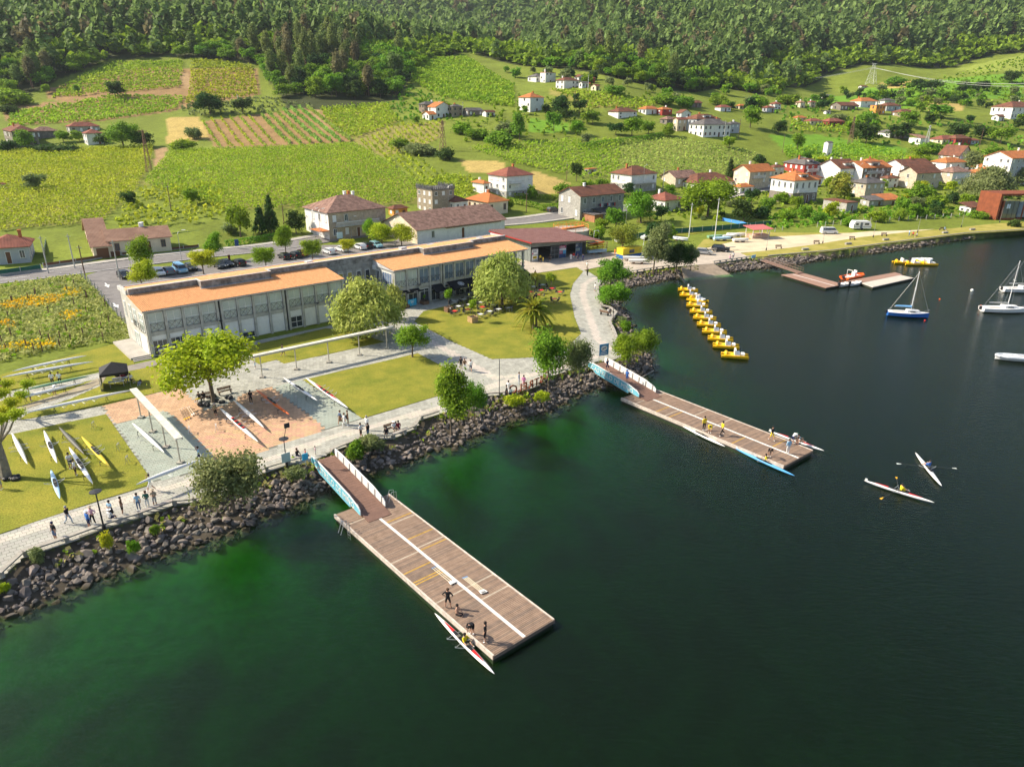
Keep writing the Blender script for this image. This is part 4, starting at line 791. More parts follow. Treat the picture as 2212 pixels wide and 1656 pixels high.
def house(key, L, Cx, Rx, yb, ye, label, st=2, roof='hip', rc='brown', wall='w', side=None, base=None, rot=None, depth=None, win='s', pitch=.46, ov=.5, chim=1, bal=0, cat='house', name='house', far=False, gz0=None, blocks=False, wf=3.0):
    rot = rot or (41.3 if Cx < 1250 else 37 if Cx < 1450 else 31 if Cx < 1660 else 25)
    a = Vector((math.cos(rad(rot)), math.sin(rad(rot)), 0)); bv = Vector((-a.y, a.x, 0))
    p = G(Cx, yb) if gz0 is None else P(Cx, yb, gz0)
    w = solve1(lambda s_: proj(p+a*s_)[0], Rx, .5, 60)
    d = depth or solve1(lambda s_: proj(p+bv*s_)[0], L, .5, 40)
    d = min(max(d, .55*w if not depth else d), 24); w = min(w, 45)
    h = solve1(lambda s_: proj(p+Vector((0, 0, s_)))[1], ye, 1, 40)
    t = thing(name, label, cat, p, rad(rot)); HOUSES[key] = (t, w, d, h)
    wm = WALL[wall]; fm = [wm, WALL[side] if side else wm]
    b = MB(); b.box(0, w, 0, d, -2.5, h, 0)
    if side: b.m[4] = b.m[5] = 1
    if roof == 'gx':
        for x in (0, w): b.add([(x, 0, h), (x, d, h), (x, d/2, h+pitch*d/2)], [(0, 2, 1) if x == 0 else (0, 1, 2)], 1 if side else 0)
    if roof == 'gy':
        for y in (0, d): b.add([(0, y, h), (w, y, h), (w/2, y, h+pitch*w/2)], [(0, 1, 2) if y == 0 else (0, 2, 1)], 0)
    b.obj('wall', fm, t)
    if base: q = MB(); q.box(-.06, w+.06, -.06, d+.06, -2.5, h/st*.92); q.obj('stone_base', WALL[base], t)
    r = roof_mesh(roof, w, d, h, ov if roof != 'flat' else .15, pitch, None).obj('roof', ROOF[rc], t)
    rr = random.Random(len(label)*7+int(Cx))
    for k in range(chim):
        cx, cy = w*rr.uniform(.2, .8), d*rr.uniform(.45, .75); zt = h+pitch*min(w, d)*.5+.9
        q = MB(); q.box(cx-.3, cx+.3, cy-.3, cy+.3, h, zt); q.box(cx-.38, cx+.38, cy-.38, cy+.38, zt, zt+.14); q.obj('chimney', white if rr.random() < .6 else ROOF['orange'], r)
    fh = h/st; holes = []
    faces = [(Wall((0, 0, 0), (1, 0, 0), (0, -1, 0)), w), (Wall((0, d, 0), (0, -1, 0), (-1, 0, 0)), d), (Wall((w, 0, 0), (0, 1, 0), (1, 0, 0)), d)]
    pm = {'s': [shut, glass, shut], 'd': [glass], 'b': [glass, brownf], 'w': [glass, glass, shut]}[win]
    if base:
        for f, _ in faces: f.n_off = .06
    for fi, (wl, ln) in enumerate(faces):
        n = max(1, round(ln/wf)); off = .06 if base else 0
        for s_ in range(st):
            for i in range(n):
                if rr.random() < .12 and n > 1: continue
                u = ln*(i+.5)/n; ww = min(1.0, ln/n*.5); z0 = s_*fh+fh*.33; z1 = s_*fh+fh*.82; isdoor = s_ == 0 and i == n//2 and fi == 0
                if isdoor: z0 = .05; z1 = fh*.78
                W2 = Wall(wl.o+wl.n*(.065 if (base and s_ == 0) else .0), wl.d, wl.n)
                if far: q = MB(); W2.box(q, u-ww/2, u+ww/2, z0, z1, -.02, .05); q.obj('door' if isdoor else 'window', brownf if isdoor else rr.choice(pm), t)
                else: window(t, W2, u-ww/2, u+ww/2, z0, z1, brownf if isdoor else rr.choice(pm), brownf if win == 'b' else white, 0 if isdoor else 1, name='door' if isdoor else 'window', sill=not isdoor and win != 'b')
                if fi == 0: holes.append((u-ww/2-.05, u+ww/2+.05, z0-.12, z1+.05))
    if blocks: coursed(t, faces[0][0], 0, w, 0, h-.15, holes, .95, .46, mat('tan_granite_block', (.47,.385,.28), .9, noise=.2, nscale=1.2) if blocks == 't' else granblk, .04)
    if bal:
        q = MB(); z = fh*(st-1); u0, u1 = w*.1, w*(.1+bal); q.box(u0, u1, -1.1, 0, z-.15, z); q.obj('balcony', granw, t)
        q = MB()
        for i in range(int((u1-u0)/.3)+1): q.box(u0+i*.3, u0+i*.3+.06, -1.1, -1.04, z, z+.95)
        q.box(u0, u1, -1.12, -1.02, z+.95, z+1.05); q.obj('balcony_rail', white, t)
    return t, w, d, h
house('town', 663, 713, 835, 520, 461, 'big granite townhouse with hipped lichen-red roof beyond the road', 2, 'hip', 'mott', 's', 'w', win='s', chim=3, bal=.75, blocks='t', wf=3.3)
t_, w_, d_, h_ = house('tower', 902, 935, 982, 464, 412, 'pale granite tower house with pointed battlements', 3, 'flat', 'grey', 's', win='s', chim=0, ov=.1)
for i in range(11):
    for s_ in (0, 1, 2):
        x, y = ((w_*i/10, .0), (0, d_*i/10), (w_, d_*i/10))[s_]
        b = MB(); b.lathe([(.28, 0), (.28, .7), (.0, 1.5)], 4, c=(x, y, h_+.2)); b.obj('battlement', granst, t_)
house('porch', 980, 982, 1011, 463, 437, 'low white porch annex right of the battlemented tower', 1, 'hip', 'brown', 'w', depth=9, win='d', chim=0)
house('bung', 1009, 1055, 1097, 466, 438, 'cream villa with bright orange hipped roof beside the tower', 1, 'hip', 'orange', 'c', win='b', chim=2)
house('big', 1055, 1094, 1150, 428, 382, 'tall white and granite house with brown hipped roof above the hedge', 3, 'hip', 'red', 'w', base='gw', bal=.4)
house('bigannex', 1027, 1045, 1057, 421, 397, 'small white annex with orange roof left of the tall white house', 1, 'hip', 'orange', 'w', depth=6)
house('laundry', 1212, 1252, 1345, 476, 424, 'grey granite house with brown gabled roof and laundry on its wall', 2, 'gx', 'brown', 'gw', win='w', blocks='g', wf=3.4, pitch=.42)
house('hiphouse', 1318, 1362, 1416, 416, 379, 'white house with glazed corner bays and hipped brown roof', 2, 'hip', 'brown', 'w', base='gw', bal=.8)
house('tan7', 1426, 1458, 1506, 405, 384, 'tan gabled house with bleached mottled roof behind the long brown roof', 1, 'gx', 'mott', 't', pitch=.5, wf=4)
house('long8', 1455, 1503, 1590, 418, 397, 'long low white house under a wide brown hipped roof', 1, 'hip', 'brown', 'w', wf=4)
house('small9', 1396, 1435, 1471, 459, 434, 'small white bungalow with brown hipped roof between two big trees', 1, 'hip', 'red', 'w', win='d')
house('tan10', 1581, 1615, 1666, 414, 371, 'tan three-storey house with orange-brown gabled roof and skylight', 3, 'gx', 'orange', 't', 'c', pitch=.55, bal=.5)
house('mod11', 1660, 1709, 1761, 441, 391, 'white house with layered orange hipped roofs and stone base', 2, 'hip', 'orange', 'w', base='d', win='d', bal=.4)
house('red12', 1689, 1734, 1770, 385, 356, 'dark red house with grey hipped roof and a roof terrace', 2, 'hip', 'grey', 'r', bal=.8)
house('wh13', 1761, 1810, 1851, 398, 364, 'white gabled house with brown roof and dormer in the village row', 2, 'gx', 'brown', 'w', pitch=.5)
house('br14', 1846, 1858, 1919, 400, 363, 'brown brick house with orange roof and yellow balcony panel', 3, 'gx', 'orange', 'k', 'w', depth=11, bal=.6, pitch=.4)
house('wh15', 1919, 1948, 2011, 386, 359, 'white gabled house with dark brown roof behind the ivy-clad ruin', 2, 'gx', 'brown', 'w', pitch=.45)
house('ivy', 1938, 1974, 2025, 410, 374, 'windowless tan stone house partly covered by ivy', 2, 'gx', 'brown', 't', chim=0, pitch=.55, wf=9)
house('h17', 2019, 2053, 2091, 399, 373, 'white house with glazed gallery and mottled hipped roof', 2, 'hip', 'mott', 'w', 't', bal=.8)
house('cott', 1834, 1866, 1906, 428, 397, 'tan stone cottage with grey hipped roof and white shutters', 2, 'hip', 'grey', 't', win='s')
house('block', 1776, 1826, 1850, 461, 439, 'bare concrete block shed with flat brown roof', 1, 'flat', 'brown', 'gw', chim=0, wf=20)
house('or20', 2083, 2126, 2161, 398, 376, 'cream house with bright orange roof left of the tall apartment block', 1, 'hip', 'orange', 'c')
house('tall', 2136, 2172, 2240, 401, 342, 'four-storey grey apartment house with orange roof at the right edge', 4, 'gx', 'orange', 'b', 'w', win='w', pitch=.4)
house('or22', 2021, 2040, 2082, 374, 352, 'bright orange roofed house squeezed behind the gallery house', 1, 'hip', 'orange', 'w', far=True)
house('br23', 2056, 2066, 2094, 360, 336, 'tall brown gabled house behind the pale leafy tree', 2, 'gy', 'brown', 't', far=True, depth=10, pitch=.9)
house('hut', 2059, 2095, 2124, 462, 449, 'low white garden hut with rusty brown roof and open doors', 1, 'mono', 'brown', 'w', chim=0, win='d', wf=2.2, cat='hut', depth=4)
house('silo', 1779, 1785, 1795, 337, 309, 'slim white transformer tower standing in the meadow', 3, 'gx', 'grey', 'w', chim=0, depth=2.6, cat='tower', name='transformer_tower', ov=.15)
house('bg1', -25, -24, 68, 574, 539, 'grey bungalow with brown hipped roof at the left edge of the road', 1, 'hip', 'red', 'b', rot=27, depth=9, win='d')
house('bg2', 180, 205, 241, 560, 533, 'cream garage wing with brown door and tan tiled roof', 1, 'gx', 'tan', 'c', rot=33, win='b', chim=0, wf=5, pitch=.36)
house('bg3', 236, 240, 372, 554, 521, 'long cream bungalow with tan tiled roof and brown windows', 1, 'gx', 'tan', 'c', rot=33, depth=9.5, win='b', chim=2, pitch=.36)
house('ware', 880, 902, 1090, 528, 497, 'low white warehouse with old brown tiled roof behind the club building', 1, 'gx', 'mott', 'w', 'c', chim=0, pitch=.4, wf=9)
house('wsmall', 1160/4+553, 1190/4+553, 1310/4+553, 468, 452, 'small terracotta garden house under a vine pergola', 1, 'hip', 'brown', 'o', chim=0, far=True)
V_ = [('v26',1317,1335,1375,257,242,'white house with hipped brown roof left in the hillside hamlet',2,'hip','brown','w'), ('v27',1382,1395,1423,248,236,'white gallery house with bright orange roof in the hillside hamlet',1,'hip','orange','w'), ('v28',1420,1430,1451,250,237,'red house with bright orange roof in the hillside hamlet',2,'hip','orange','r'), ('v29',1461,1471,1492,256,244,'small white gabled house with brown roof top of the hamlet',1,'gy','brown','w'), ('v30',1453,1462,1482,284,258,'tall tan stone house with orange roof in the hamlet lane',2,'gx','red','t'), ('v31',1496,1502,1553,288,258,'large grey house with brown hipped roof and roof dormer',2,'hip','brown','b'), ('v32',1510,1518,1576,297,270,'white house with blue trim and grey hipped roof above the road bend',2,'hip','grey','w'), ('v33',1573,1577,1596,288,268,'small blue-grey house at the right end of the hamlet',2,'hip','grey','b'), ('v33b',1474,1486,1500,281,262,'narrow white and orange house wedged in the hamlet',2,'hip','orange','w'), ('v33c',1425,1440,1460,270,258,'low ruined stone house with red roof in the hamlet trees',1,'hip','mott','d'),
 ('v34',1120,1145,1174,243,211,'tall white house with orange hipped roof standing alone above the vineyard',3,'hip','orange','w'), ('v35',1140,1158,1178,178,166,'white house with grey hipped roof on the hill, leftmost of the hill group',1,'hip','grey','w'), ('v36',1167,1178,1200,179,157,'square white three-storey house on the hill',3,'flat','orange','w'), ('v37',1207,1218,1250,193,174,'white house with brown hipped roof on the hill',2,'hip','brown','w'), ('v38',1240,1250,1266,176,166,'white gabled house peeping out behind the hill house',1,'gy','brown','w'), ('v39',1251,1257,1271,191,179,'low bluish white house on the hill with curved wall',1,'gx','grey','w'), ('v40',1267,1276,1285,181,169,'dark red house with brown roof on the hill',2,'hip','red','r'), ('v41',1276,1287,1295,197,186,'small pale outbuilding at the right end of the hill group',1,'gx','brown','c'),
 ('v42',1478,1492,1515,232,222,'brown stone house below the dark wood',1,'gx','brown','d'), ('v43',1546,1556,1578,241,232,'orange roofed white house below the wood',1,'hip','red','w'), ('v44',1590,1597,1611,236,229,'small house with orange roof half hidden by trees',1,'hip','orange','c'),
 ('v45',925,942,975,256,231,'white gabled farmhouse with orange roof by the wood edge',2,'gy','orange','w'), ('v46',909,917,948,245,226,'stone farmhouse with sagging grey roof by the wood edge',2,'hip','grey','k'), ('v47',913,927,942,260,247,'small white shed with orange roof before the farmhouse',1,'gx','orange','w'), ('v48',975,978,1000,253,231,'stone barn with grey roof right of the farmhouse',2,'hip','grey','s'), ('v49',1007,1012,1043,252,239,'low grey stone barn by a tree at the wood edge',1,'gx','grey','d'), ('v50',1045,1050,1069,253,242,'white shed with brown roof at the end of the farm',1,'gx','brown','w'),
 ('v51',4,33,88,320,285,'old dark stone manor with brown roofs at the left edge',2,'hip','brown','d'), ('v52',70,76,129,302,284,'low manor wing with mottled brown roof',1,'hip','mott','d'), ('v53',150,153,218,290,274,'grey stone manor wing with rust red hipped roof',1,'hip','red','gw'), ('v54',183,191,226,314,289,'white manor pavilion with red hipped roof by the hedge',2,'hip','red','w'),
 ('v59',2178,2182,2235,258,232,'long white house with brown roof high at the right edge',2,'hip','brown','w'), ('v59b',2140,2156,2168,262,252,'small white hut below the long white house',1,'gx','brown','w'), ('v60',1854,1858,1895,232,219,'white house with orange roof and veranda on the far slope',2,'hip','orange','w'), ('v61',1904,1910,1933,227,218,'white house with grey roof on the far slope',1,'hip','grey','w'), ('v62',1886,1890,1910,248,228,'bright orange walled house on the far slope',2,'flat','red','o'), ('v63',1910,1914,1945,240,229,'grey house with brown hipped roof on the far slope',1,'hip','brown','b'), ('v64',1935,1945,1975,253,243,'brown roofed stone farm on the far slope',1,'hip','brown','s'), ('v65',1774,1784,1801,215,208,'white house with flat grey roof below the pylon',1,'hip','grey','w'), ('v66',1858,1861,1873,192,187,'tiny white cabin under the pylon',1,'gx','brown','w'), ('v67',1716,1728,1738,233,222,'small cream house left on the far slope',2,'hip','tan','c'), ('v68',1743,1750,1761,232,221,'brown stone house beside a round tree on the far slope',2,'hip','red','t'), ('v69',1661,1673,1686,236,225,'white house with red roof at the foot of the far wood',2,'hip','red','w'), ('v70',1650,1656,1672,243,233,'blue-white house at the foot of the far wood',1,'hip','red','b'), ('v71',1810,1815,1853,239,228,'dark long barn on the far slope',1,'gx','brown','d'), ('v72',1743,1750,1775,270,262,'low house with brown roof in the green scrub',1,'hip','red','c'), ('v73',1783,1790,1823,272,263,'red walled house with brown roof in the green scrub',1,'hip','red','r'), ('v73b',1714,1722,1742,261,255,'hut with orange roof hidden in the scrub',1,'hip','orange','c'),
 ('v74',1895,1921,1934,298,287,'white house with grey roof by the big dark trees',1,'hip','grey','w'), ('v74b',1930,1936,1963,300,288,'stone house with orange roof by the big dark trees',1,'hip','orange','d'), ('v75',1961,1986,2005,314,299,'white windowless shed in the scrub',1,'mono','tan','w'), ('v76',2013,2034,2071,312,302,'cream house with orange roof by the steel mast',1,'hip','red','c'), ('v77',2058,2062,2095,314,300,'red house with brown roof by the steel mast',1,'hip','brown','r'), ('v78',2093,2097,2113,312,304,'small grey outhouse right of the red house',1,'hip','red','b'), ('v79',1780,1784,1794,247,241,'tiny white cabin among trees on the far slope',1,'gx','grey','w'), ('vx',2110,2118,2145,380,362,'orange roofed house behind the pale willow',1,'hip','orange','w'), ('vy',0,1,14,408,399,'corner of a white cottage with red roof at the left edge',1,'hip','red','w'), ('vz',650/4+1106,660/4+1106,728/4+1106,376,366,'small grey hut with bright orange roof in the vineyard',1,'flat','orange','gw'), ('x1',1590,1598,1626,419,405,'low white garage with orange roof left of the tan three-storey house',1,'hip','orange','w'), ('x2',1740,1750,1776,402,386,'white annex between the dark red house and the white gable',1,'hip','brown','w'), ('x3',1815,1824,1850,408,393,'white annex behind the yellowish round tree',1,'hip','grey','w'), ('x4',1908,1914,1938,406,386,'white house with outside stair beside the brick house',2,'hip','brown','w'), ('x5',1996,2002,2024,394,373,'small white house wedged right of the ivy house',2,'hip','red','w'), ('x6',2085,2093,2114,390,374,'white house half hidden left of the cream house',1,'hip','orange','w'), ('x7',1900,1908,1948,444,433,'low open garden shed with orange sheet roof',1,'mono','orange','t'), ('x8',1868,1876,1906,446,434,'low grey garden shed beside the cottage',1,'mono','grey','gw'), ('x9',2150,2158,2184,376,355,'orange roofed house behind the apartment house',2,'hip','orange','w'), ('x10',1936,1942,1964,376,357,'white gable peeping over the white house row',2,'gy','red','w'), ('x11',1664,1670,1692,380,362,'cream house behind the tan three-storey house',2,'hip','brown','c'), ('x12',1800,1806,1832,372,352,'white house with brown roof in the second village row',2,'hip','red','w'), ('x13',1866,1872,1898,368,350,'white house with orange roof in the second village row',2,'hip','orange','w')]
for v in V_: house(v[0], *v[1:6], v[6], v[7], v[8], v[9], v[10], far=True, ov=.4, win=R.choice('swd'), chim=1 if v[7] > 1 else 0, wf=3.2)
# extras on houses: lean-to and laundry of the granite house, ivy, dormers, bungalow garage door
t_, w_, d_, h_ = HOUSES['laundry']
b = MB(); b.add([(4.5, -.1, 3.1), (13, -.1, 3.1), (13, -6, 2.2), (4.5, -6, 2.2), (4.5, -.1, 3.2), (13, -.1, 3.2), (13, -6, 2.3), (4.5, -6, 2.3)], [(0, 1, 2, 3), (7, 6, 5, 4), (3, 2, 6, 7), (0, 3, 7, 4), (1, 5, 6, 2)]); b.obj('lean_to_roof', ROOF['dark'], t_)
b = MB(); b.box(1, 4.4, -5.5, -.1, -.5, 2.2); b.obj('brick_annex', mat('brick_orange', (.42,.19,.10), .9, noise=.2, nscale=2), t_)
b = MB(); b.box(.7, 4.7, -5.8, -.1, 2.2, 2.35); b.obj('annex_roof', ROOF['grey'], t_)
for x in (4.6, 8.6, 12.8): b = MB(); b.box(x, x+.2, -5.9, -5.7, -.5, 2.25); b.obj('post', granw, t_)
for i in range(12):
    o = thing('laundry_item', 'piece of laundry hanging on the granite house wall, '+['leftmost', 'second', 'third', 'fourth', 'fifth', 'sixth', 'seventh', 'eighth', 'ninth', 'tenth', 'eleventh', 'last'][i]+' from the left', 'laundry', t_.matrix_basis @ Vector((7.2+i*.62, -.35, 3.7)), t_.rotation_euler.z, 'laundry on the granite house'); 
    b = MB(); hh = .6+.5*((i*7) % 3)/2; b.add([(0, 0, .7), (.5, 0, .7), (.47, -.06, .7-hh), (.03, -.05, .7-hh), (0, .03, .7), (.5, .03, .7), (.47, -.03, .7-hh), (.03, -.02, .7-hh)], [(0, 3, 2, 1), (4, 5, 6, 7), (0, 1, 5, 4), (2, 3, 7, 6), (1, 2, 6, 5), (0, 4, 7, 3)]); b.obj('cloth', mat('cloth%d' % (i % 5), [(.03,.04,.10), (.45,.03,.04), (.7,.7,.7), (.3,.3,.33), (.05,.05,.06)][i % 5], .9), o)
for k in ('red12', 'wh13', 'br14', 'mod11', 'v31'):
    t_, w_, d_, h_ = HOUSES[k]; rf = [c for c in t_.children if c.name.startswith('roof')][0]
    b = MB(); b.box(w_*.35, w_*.65, d_*.12, d_*.5, h_, h_+1.9); b.obj('dormer', WALL['w'], rf); b = MB(); b.box(w_*.32, w_*.68, d_*.08, d_*.55, h_+1.9, h_+2.1); b.obj('dormer_roof', ROOF['brown'] if k != 'mod11' else ROOF['orange'], rf); b = MB(); b.box(w_*.42, w_*.58, d_*.12-.05, d_*.12, h_+.6, h_+1.5); b.obj('dormer_window', glass, rf)
t_, w_, d_, h_ = HOUSES['bg2']; b = MB(); b.box(.6, w_-.3, -.08, 0, 0, 2.3); b.obj('garage_door', brownf, t_)
t_, w_, d_, h_ = HOUSES['town']; b = MB(); b.box(-2.8, -.1, -.5, 5, 2.5, 2.65); b.obj('terrace_roof', ROOF['orange'], t_)
t_, w_, d_, h_ = HOUSES['ware']; b = MB(); b.add([(w_*.3, -.3, h_-.4), (w_*.95, -.3, h_-.4), (w_*.95, d_*.4, h_+1.6), (w_*.3, d_*.4, h_+1.6)], [(0, 1, 2, 3)]); b.add([(w_*.3, -.3, h_-.5), (w_*.95, -.3, h_-.5), (w_*.95, -.3, h_-.4), (w_*.3, -.3, h_-.4)], [(0, 1, 2, 3)]); b.obj('lower_roof', ROOF['tan'], t_)
# ---------------------------------------------------------------- vegetation
def leafm(name, c, c2, ns=.25, isl=.28, tr=.4): return mat(name, c, .7, col2=c2, nscale=ns, island=isl, transl=tr, spec=.15)
LM = {'lime': leafm('leaf_lime', (.56,.58,.03), (.34,.44,.02)), 'mid': leafm('leaf_mid', (.25,.41,.03), (.13,.25,.02)), 'dark': leafm('leaf_dark', (.085,.16,.03), (.04,.085,.02)), 'willow': leafm('leaf_willow', (.50,.54,.13), (.34,.41,.08)), 'olive': leafm('leaf_olive', (.29,.34,.13), (.16,.21,.07)), 'pine': leafm('needle_pine', (.26,.34,.085), (.13,.185,.05), .12), 'brownpine': leafm('needle_dry', (.29,.25,.11), (.16,.16,.07), .12), 'green': leafm('leaf_green', (.28,.43,.025), (.15,.28,.02)), 'yel': leafm('leaf_yellowish', (.42,.40,.06), (.24,.29,.04)), 'vine': leafm('leaf_vine', (.46,.54,.045), (.28,.41,.03), .1, .24), 'vine2': leafm('leaf_vine_pale', (.38,.52,.11), (.25,.40,.06), .06, .3), 'weed': leafm('wild_grass', (.50,.46,.17), (.34,.35,.10), .3, .3), 'flower': leafm('yellow_flower', (.95,.62,.02), (.85,.52,.015), .5, .2)}
bark = mat('bark', (.16,.12,.085), .95, noise=.3, nscale=3, bump=.4); barkp = mat('pine_bark', (.20,.12,.08), .95, noise=.3, nscale=2); barkg = mat('grey_bark', (.24,.21,.17), .95, noise=.25, nscale=3)
def quads_at(rng, c, n_out, size, jit, flat=0, asp=1.4, drop=None):
    """leaf quads centred at c (k,3), facing roughly n_out"""
    k = len(c); nrm = n_out+rng.normal(0, jit, (k, 3)); nrm[:, 2] += flat; nrm /= np.linalg.norm(nrm, axis=1)[:, None]+1e-9
    if drop is None: r = rng.normal(0, 1, (k, 3))
    else: r = np.tile(np.array([0, 0, 1.]), (k, 1))+rng.normal(0, drop, (k, 3))
    u = np.cross(nrm, r); u /= np.linalg.norm(u, axis=1)[:, None]+1e-9; v = np.cross(nrm, u)
    s = size*rng.uniform(.6, 1.3, (k, 1)); a = u*s*.5; b = v*s*.5*asp
    V = np.stack([c-a-b, c+a-b*.6, c+a*.5+b, c-a*.8+b*.8], 1).reshape(-1, 3)
    return V, np.arange(4*k).reshape(k, 4)
def crown_arr(kind, seed, clumps, per, size):
    rng = np.random.default_rng(seed); pts = []; nor = []
    if kind in ('round', 'oval', 'bush', 'open'):
        nl = {'round': 15, 'oval': 15, 'bush': 9, 'open': 16}[kind]; lobes = []
        for i in range(nl):
            a = rng.uniform(0, 6.28); rr = rng.uniform(.25, .74) if kind != 'oval' else rng.uniform(.15, .62); z = rng.uniform(.45, 1.6) if kind != 'bush' else rng.uniform(.3, 1.0)
            lobes.append((rr*math.cos(a), rr*math.sin(a), z, rng.uniform(.2, .4)*(1.15 if z < 1.1 else .8)))
        lobes.append((0, 0, .9 if kind != 'bush' else .6, .5))
        for i in range(clumps):
            l = lobes[rng.integers(len(lobes))]; d = rng.normal(0, 1, 3); d[2] = d[2]*.8+.25; d /= np.linalg.norm(d); r = l[3]*rng.uniform(.72, 1.12)
            pts.append((l[0]+d[0]*r, l[1]+d[1]*r, max(.02, l[2]+d[2]*r))); nor.append(d)
        spread = .13 if kind != 'open' else .16
    elif kind == 'cone':
        for i in range(clumps):
            z = rng.uniform(0, 1)**1.3; a = rng.uniform(0, 6.28); r = (1-z)*rng.uniform(.65, 1.05)*.8+.04; pts.append((r*math.cos(a), r*math.sin(a), z*2)); nor.append((math.cos(a), math.sin(a), .5))
        spread = .1
    elif kind == 'pine':                                   # layered tufts, sparse below
        for i in range(clumps):
            z = rng.uniform(.0, 1); a = rng.uniform(0, 6.28); prof = (.55+.45*math.sin(min(1, z*1.3)*2.2))*(1.0 if z < .7 else (1-z)/.3*.75+.25); r = prof*rng.uniform(.35, 1.0)*.8; pts.append((r*math.cos(a), r*math.sin(a), z*2)); nor.append((math.cos(a)*.6, math.sin(a)*.6, .9))
        spread = .16
    elif kind == 'willow':
        for i in range(clumps):
            a = rng.uniform(0, 6.28); r = math.sqrt(rng.uniform(0, 1)); top = 2.0-1.0*r*r+.22*math.sin(a*3+r*4); z = rng.uniform(max(.05, top-1.25*r-.15), top); pts.append((r*math.cos(a), r*math.sin(a), z)); nor.append((math.cos(a), math.sin(a), .35))
        spread = .12
    pts = np.array(pts); nor = np.array(nor, float)
    c = np.repeat(pts, per, 0)+rng.normal(0, spread, (len(pts)*per, 3)); n_ = np.repeat(nor, per, 0)
    return quads_at(rng, c, n_, size, .55, .15, 2.6 if kind == 'willow' else 1.4, .25 if kind == 'willow' else None)
TPL = {}
def crown_link(name, kind, lod, k, lm, parent, loc):
    o = link(name, crown_mesh(kind, lod, k), parent, loc); o.material_slots[0].link = 'OBJECT'; o.material_slots[0].material = LM[lm]; return o
def crown_mesh(kind, lod, k):
    key = (kind, lod, k)
    if key not in TPL:
        cl, per, sz = {0: (520, 15, .062), 1: (200, 10, .12), 2: (80, 5, .23)}[lod]
        if kind == 'willow': sz *= .8
        V, Fq = crown_arr(kind, len(kind)*31+k*7+lod, cl, per, sz); TPL[key] = npmesh('crown', V, Fq, LM['mid'])
    return TPL[key]
def trunk_mesh(k, style):
    key = ('trunk', k, style)
    if key not in TPL:
        r = random.Random(k+5); b = MB(); lean = .0
        if style == 'pine': b.path([(0, 0, -.05), (r.uniform(-.02, .02), 0, .5), (r.uniform(-.03, .03), 0, .95)], [.018, .014, .006], 6)
        else:
            top = Vector((r.uniform(-.03, .03), r.uniform(-.03, .03), .42)); b.path([(0, 0, -.04), (0, 0, .05), top], [.032, .022, .017], 7)
            for i in range(6):
                a = i*1.05+r.uniform(-.3, .3); e = top+Vector((math.cos(a)*.2, math.sin(a)*.2, r.uniform(.18, .34))); mid = top.lerp(e, .5)+Vector((0, 0, .03)); b.path([top-Vector((0, 0, .06*(i % 3))), mid, e], [.012, .008, .004], 5)
        TPL[key] = b.mesh('trunk', {'pine': barkp, 'oak': bark, 'grey': barkg}[style])
    return TPL[key]
TREES = []
def tree(x, yb, yt, w, kind, lm, label, lod=1, ct=.3, name=None, cat='tree', group=None, z=None, trunk='oak', lean=None):
    p = G(x, yb) if z is None else P(x, yb, z); h = solve1(lambda s_: proj(p+Vector((0, 0, s_)))[1], yt, .3, 60); zc = F*0+(np.array([p.x, p.y, p.z-HC])@FWD); rw = w/2*zc/F
    t = thing(name or ('shrub' if kind == 'bush' else 'tree'), label, cat if kind != 'bush' or cat != 'tree' else 'shrub', p, R.uniform(0, 6.28), group)
    cb = ct*h if kind != 'bush' else 0
    c = crown_link('crown' if kind != 'bush' else 'foliage', kind, lod, R.randrange(3), lm, t, (0, 0, cb)); kk = {'round': .88, 'open': .88, 'bush': .92}.get(kind, 1); c.scale = (rw*kk, rw*kk, (h-cb)/2*(1 if kk == 1 else .96) if kind != 'bush' else h/1.55)
    q = link('trunk' if kind != 'bush' else 'stem', trunk_mesh(R.randrange(3), trunk), t); s_ = min(1.3, max(.5, 2*rw/h*1.1)); q.scale = (h*s_, h*s_, h*(.92 if kind != 'bush' else .6))
    if lean: t.rotation_euler = (lean[0], lean[1], 0)
    TREES.append((p.x, p.y)); return t
ZP = 1.55
tree(462, 868, 712, 205, 'round', 'lime', 'big spreading lime-green tree on the plaza over the waiting rowers', 0, .16, z=ZP)
tree(505, 1100, 962, 150, 'open', 'olive', 'dense dull green shrub-like tree on the rocks beside the promenade', 0, .12, z=1.2)
tree(800, 728, 612, 138, 'willow', 'willow', 'pale weeping willow in front of the link wall', 0, .2, z=ZP, lean=(0, -.12))
tree(852, 690, 620, 50, 'willow', 'willow', 'small trailing willow bough right of the big weeping willow', 1, .2, z=ZP)
tree(891, 771, 694, 80, 'round', 'green', 'small round bright green tree at the corner of the lawn', 0, .3, z=ZP)
tree(975, 935, 790, 98, 'oval', 'green', 'upright bright green tree rooted in the rocks by the bend', 0, .25, z=.9)
tree(1025, 905, 820, 55, 'open', 'mid', 'smaller leafy tree leaning out right of the upright green tree', 0, .25, z=1.0)
tree(1185, 838, 708, 92, 'oval', 'mid', 'tall dark green tree beside the rusty letters', 0, .24, z=1.3)
tree(1250, 818, 722, 76, 'open', 'olive', 'thin grey-green tree at the head of the far gangway', 0, .22, z=1.4, trunk='grey')
tree(1345, 790, 718, 66, 'round', 'green', 'rounded green tree behind the no-smoking sign, left of two', 0, .15, z=.8)
tree(1388, 782, 704, 66, 'round', 'mid', 'rounded green tree overhanging the lake, right of two', 0, .12, z=.6)
tree(1085, 658, 556, 114, 'willow', 'willow', 'tall pale willow among the terrace tables', 0, .18, z=ZP)
tree(1318, 622, 553, 84, 'round', 'mid', 'bushy dark green tree where the curving path meets the apron', 0, .15, z=1.3)
tree(1322, 662, 602, 78, 'round', 'green', 'lower bright bushy tree by the curving path', 0, .12, z=1.0)
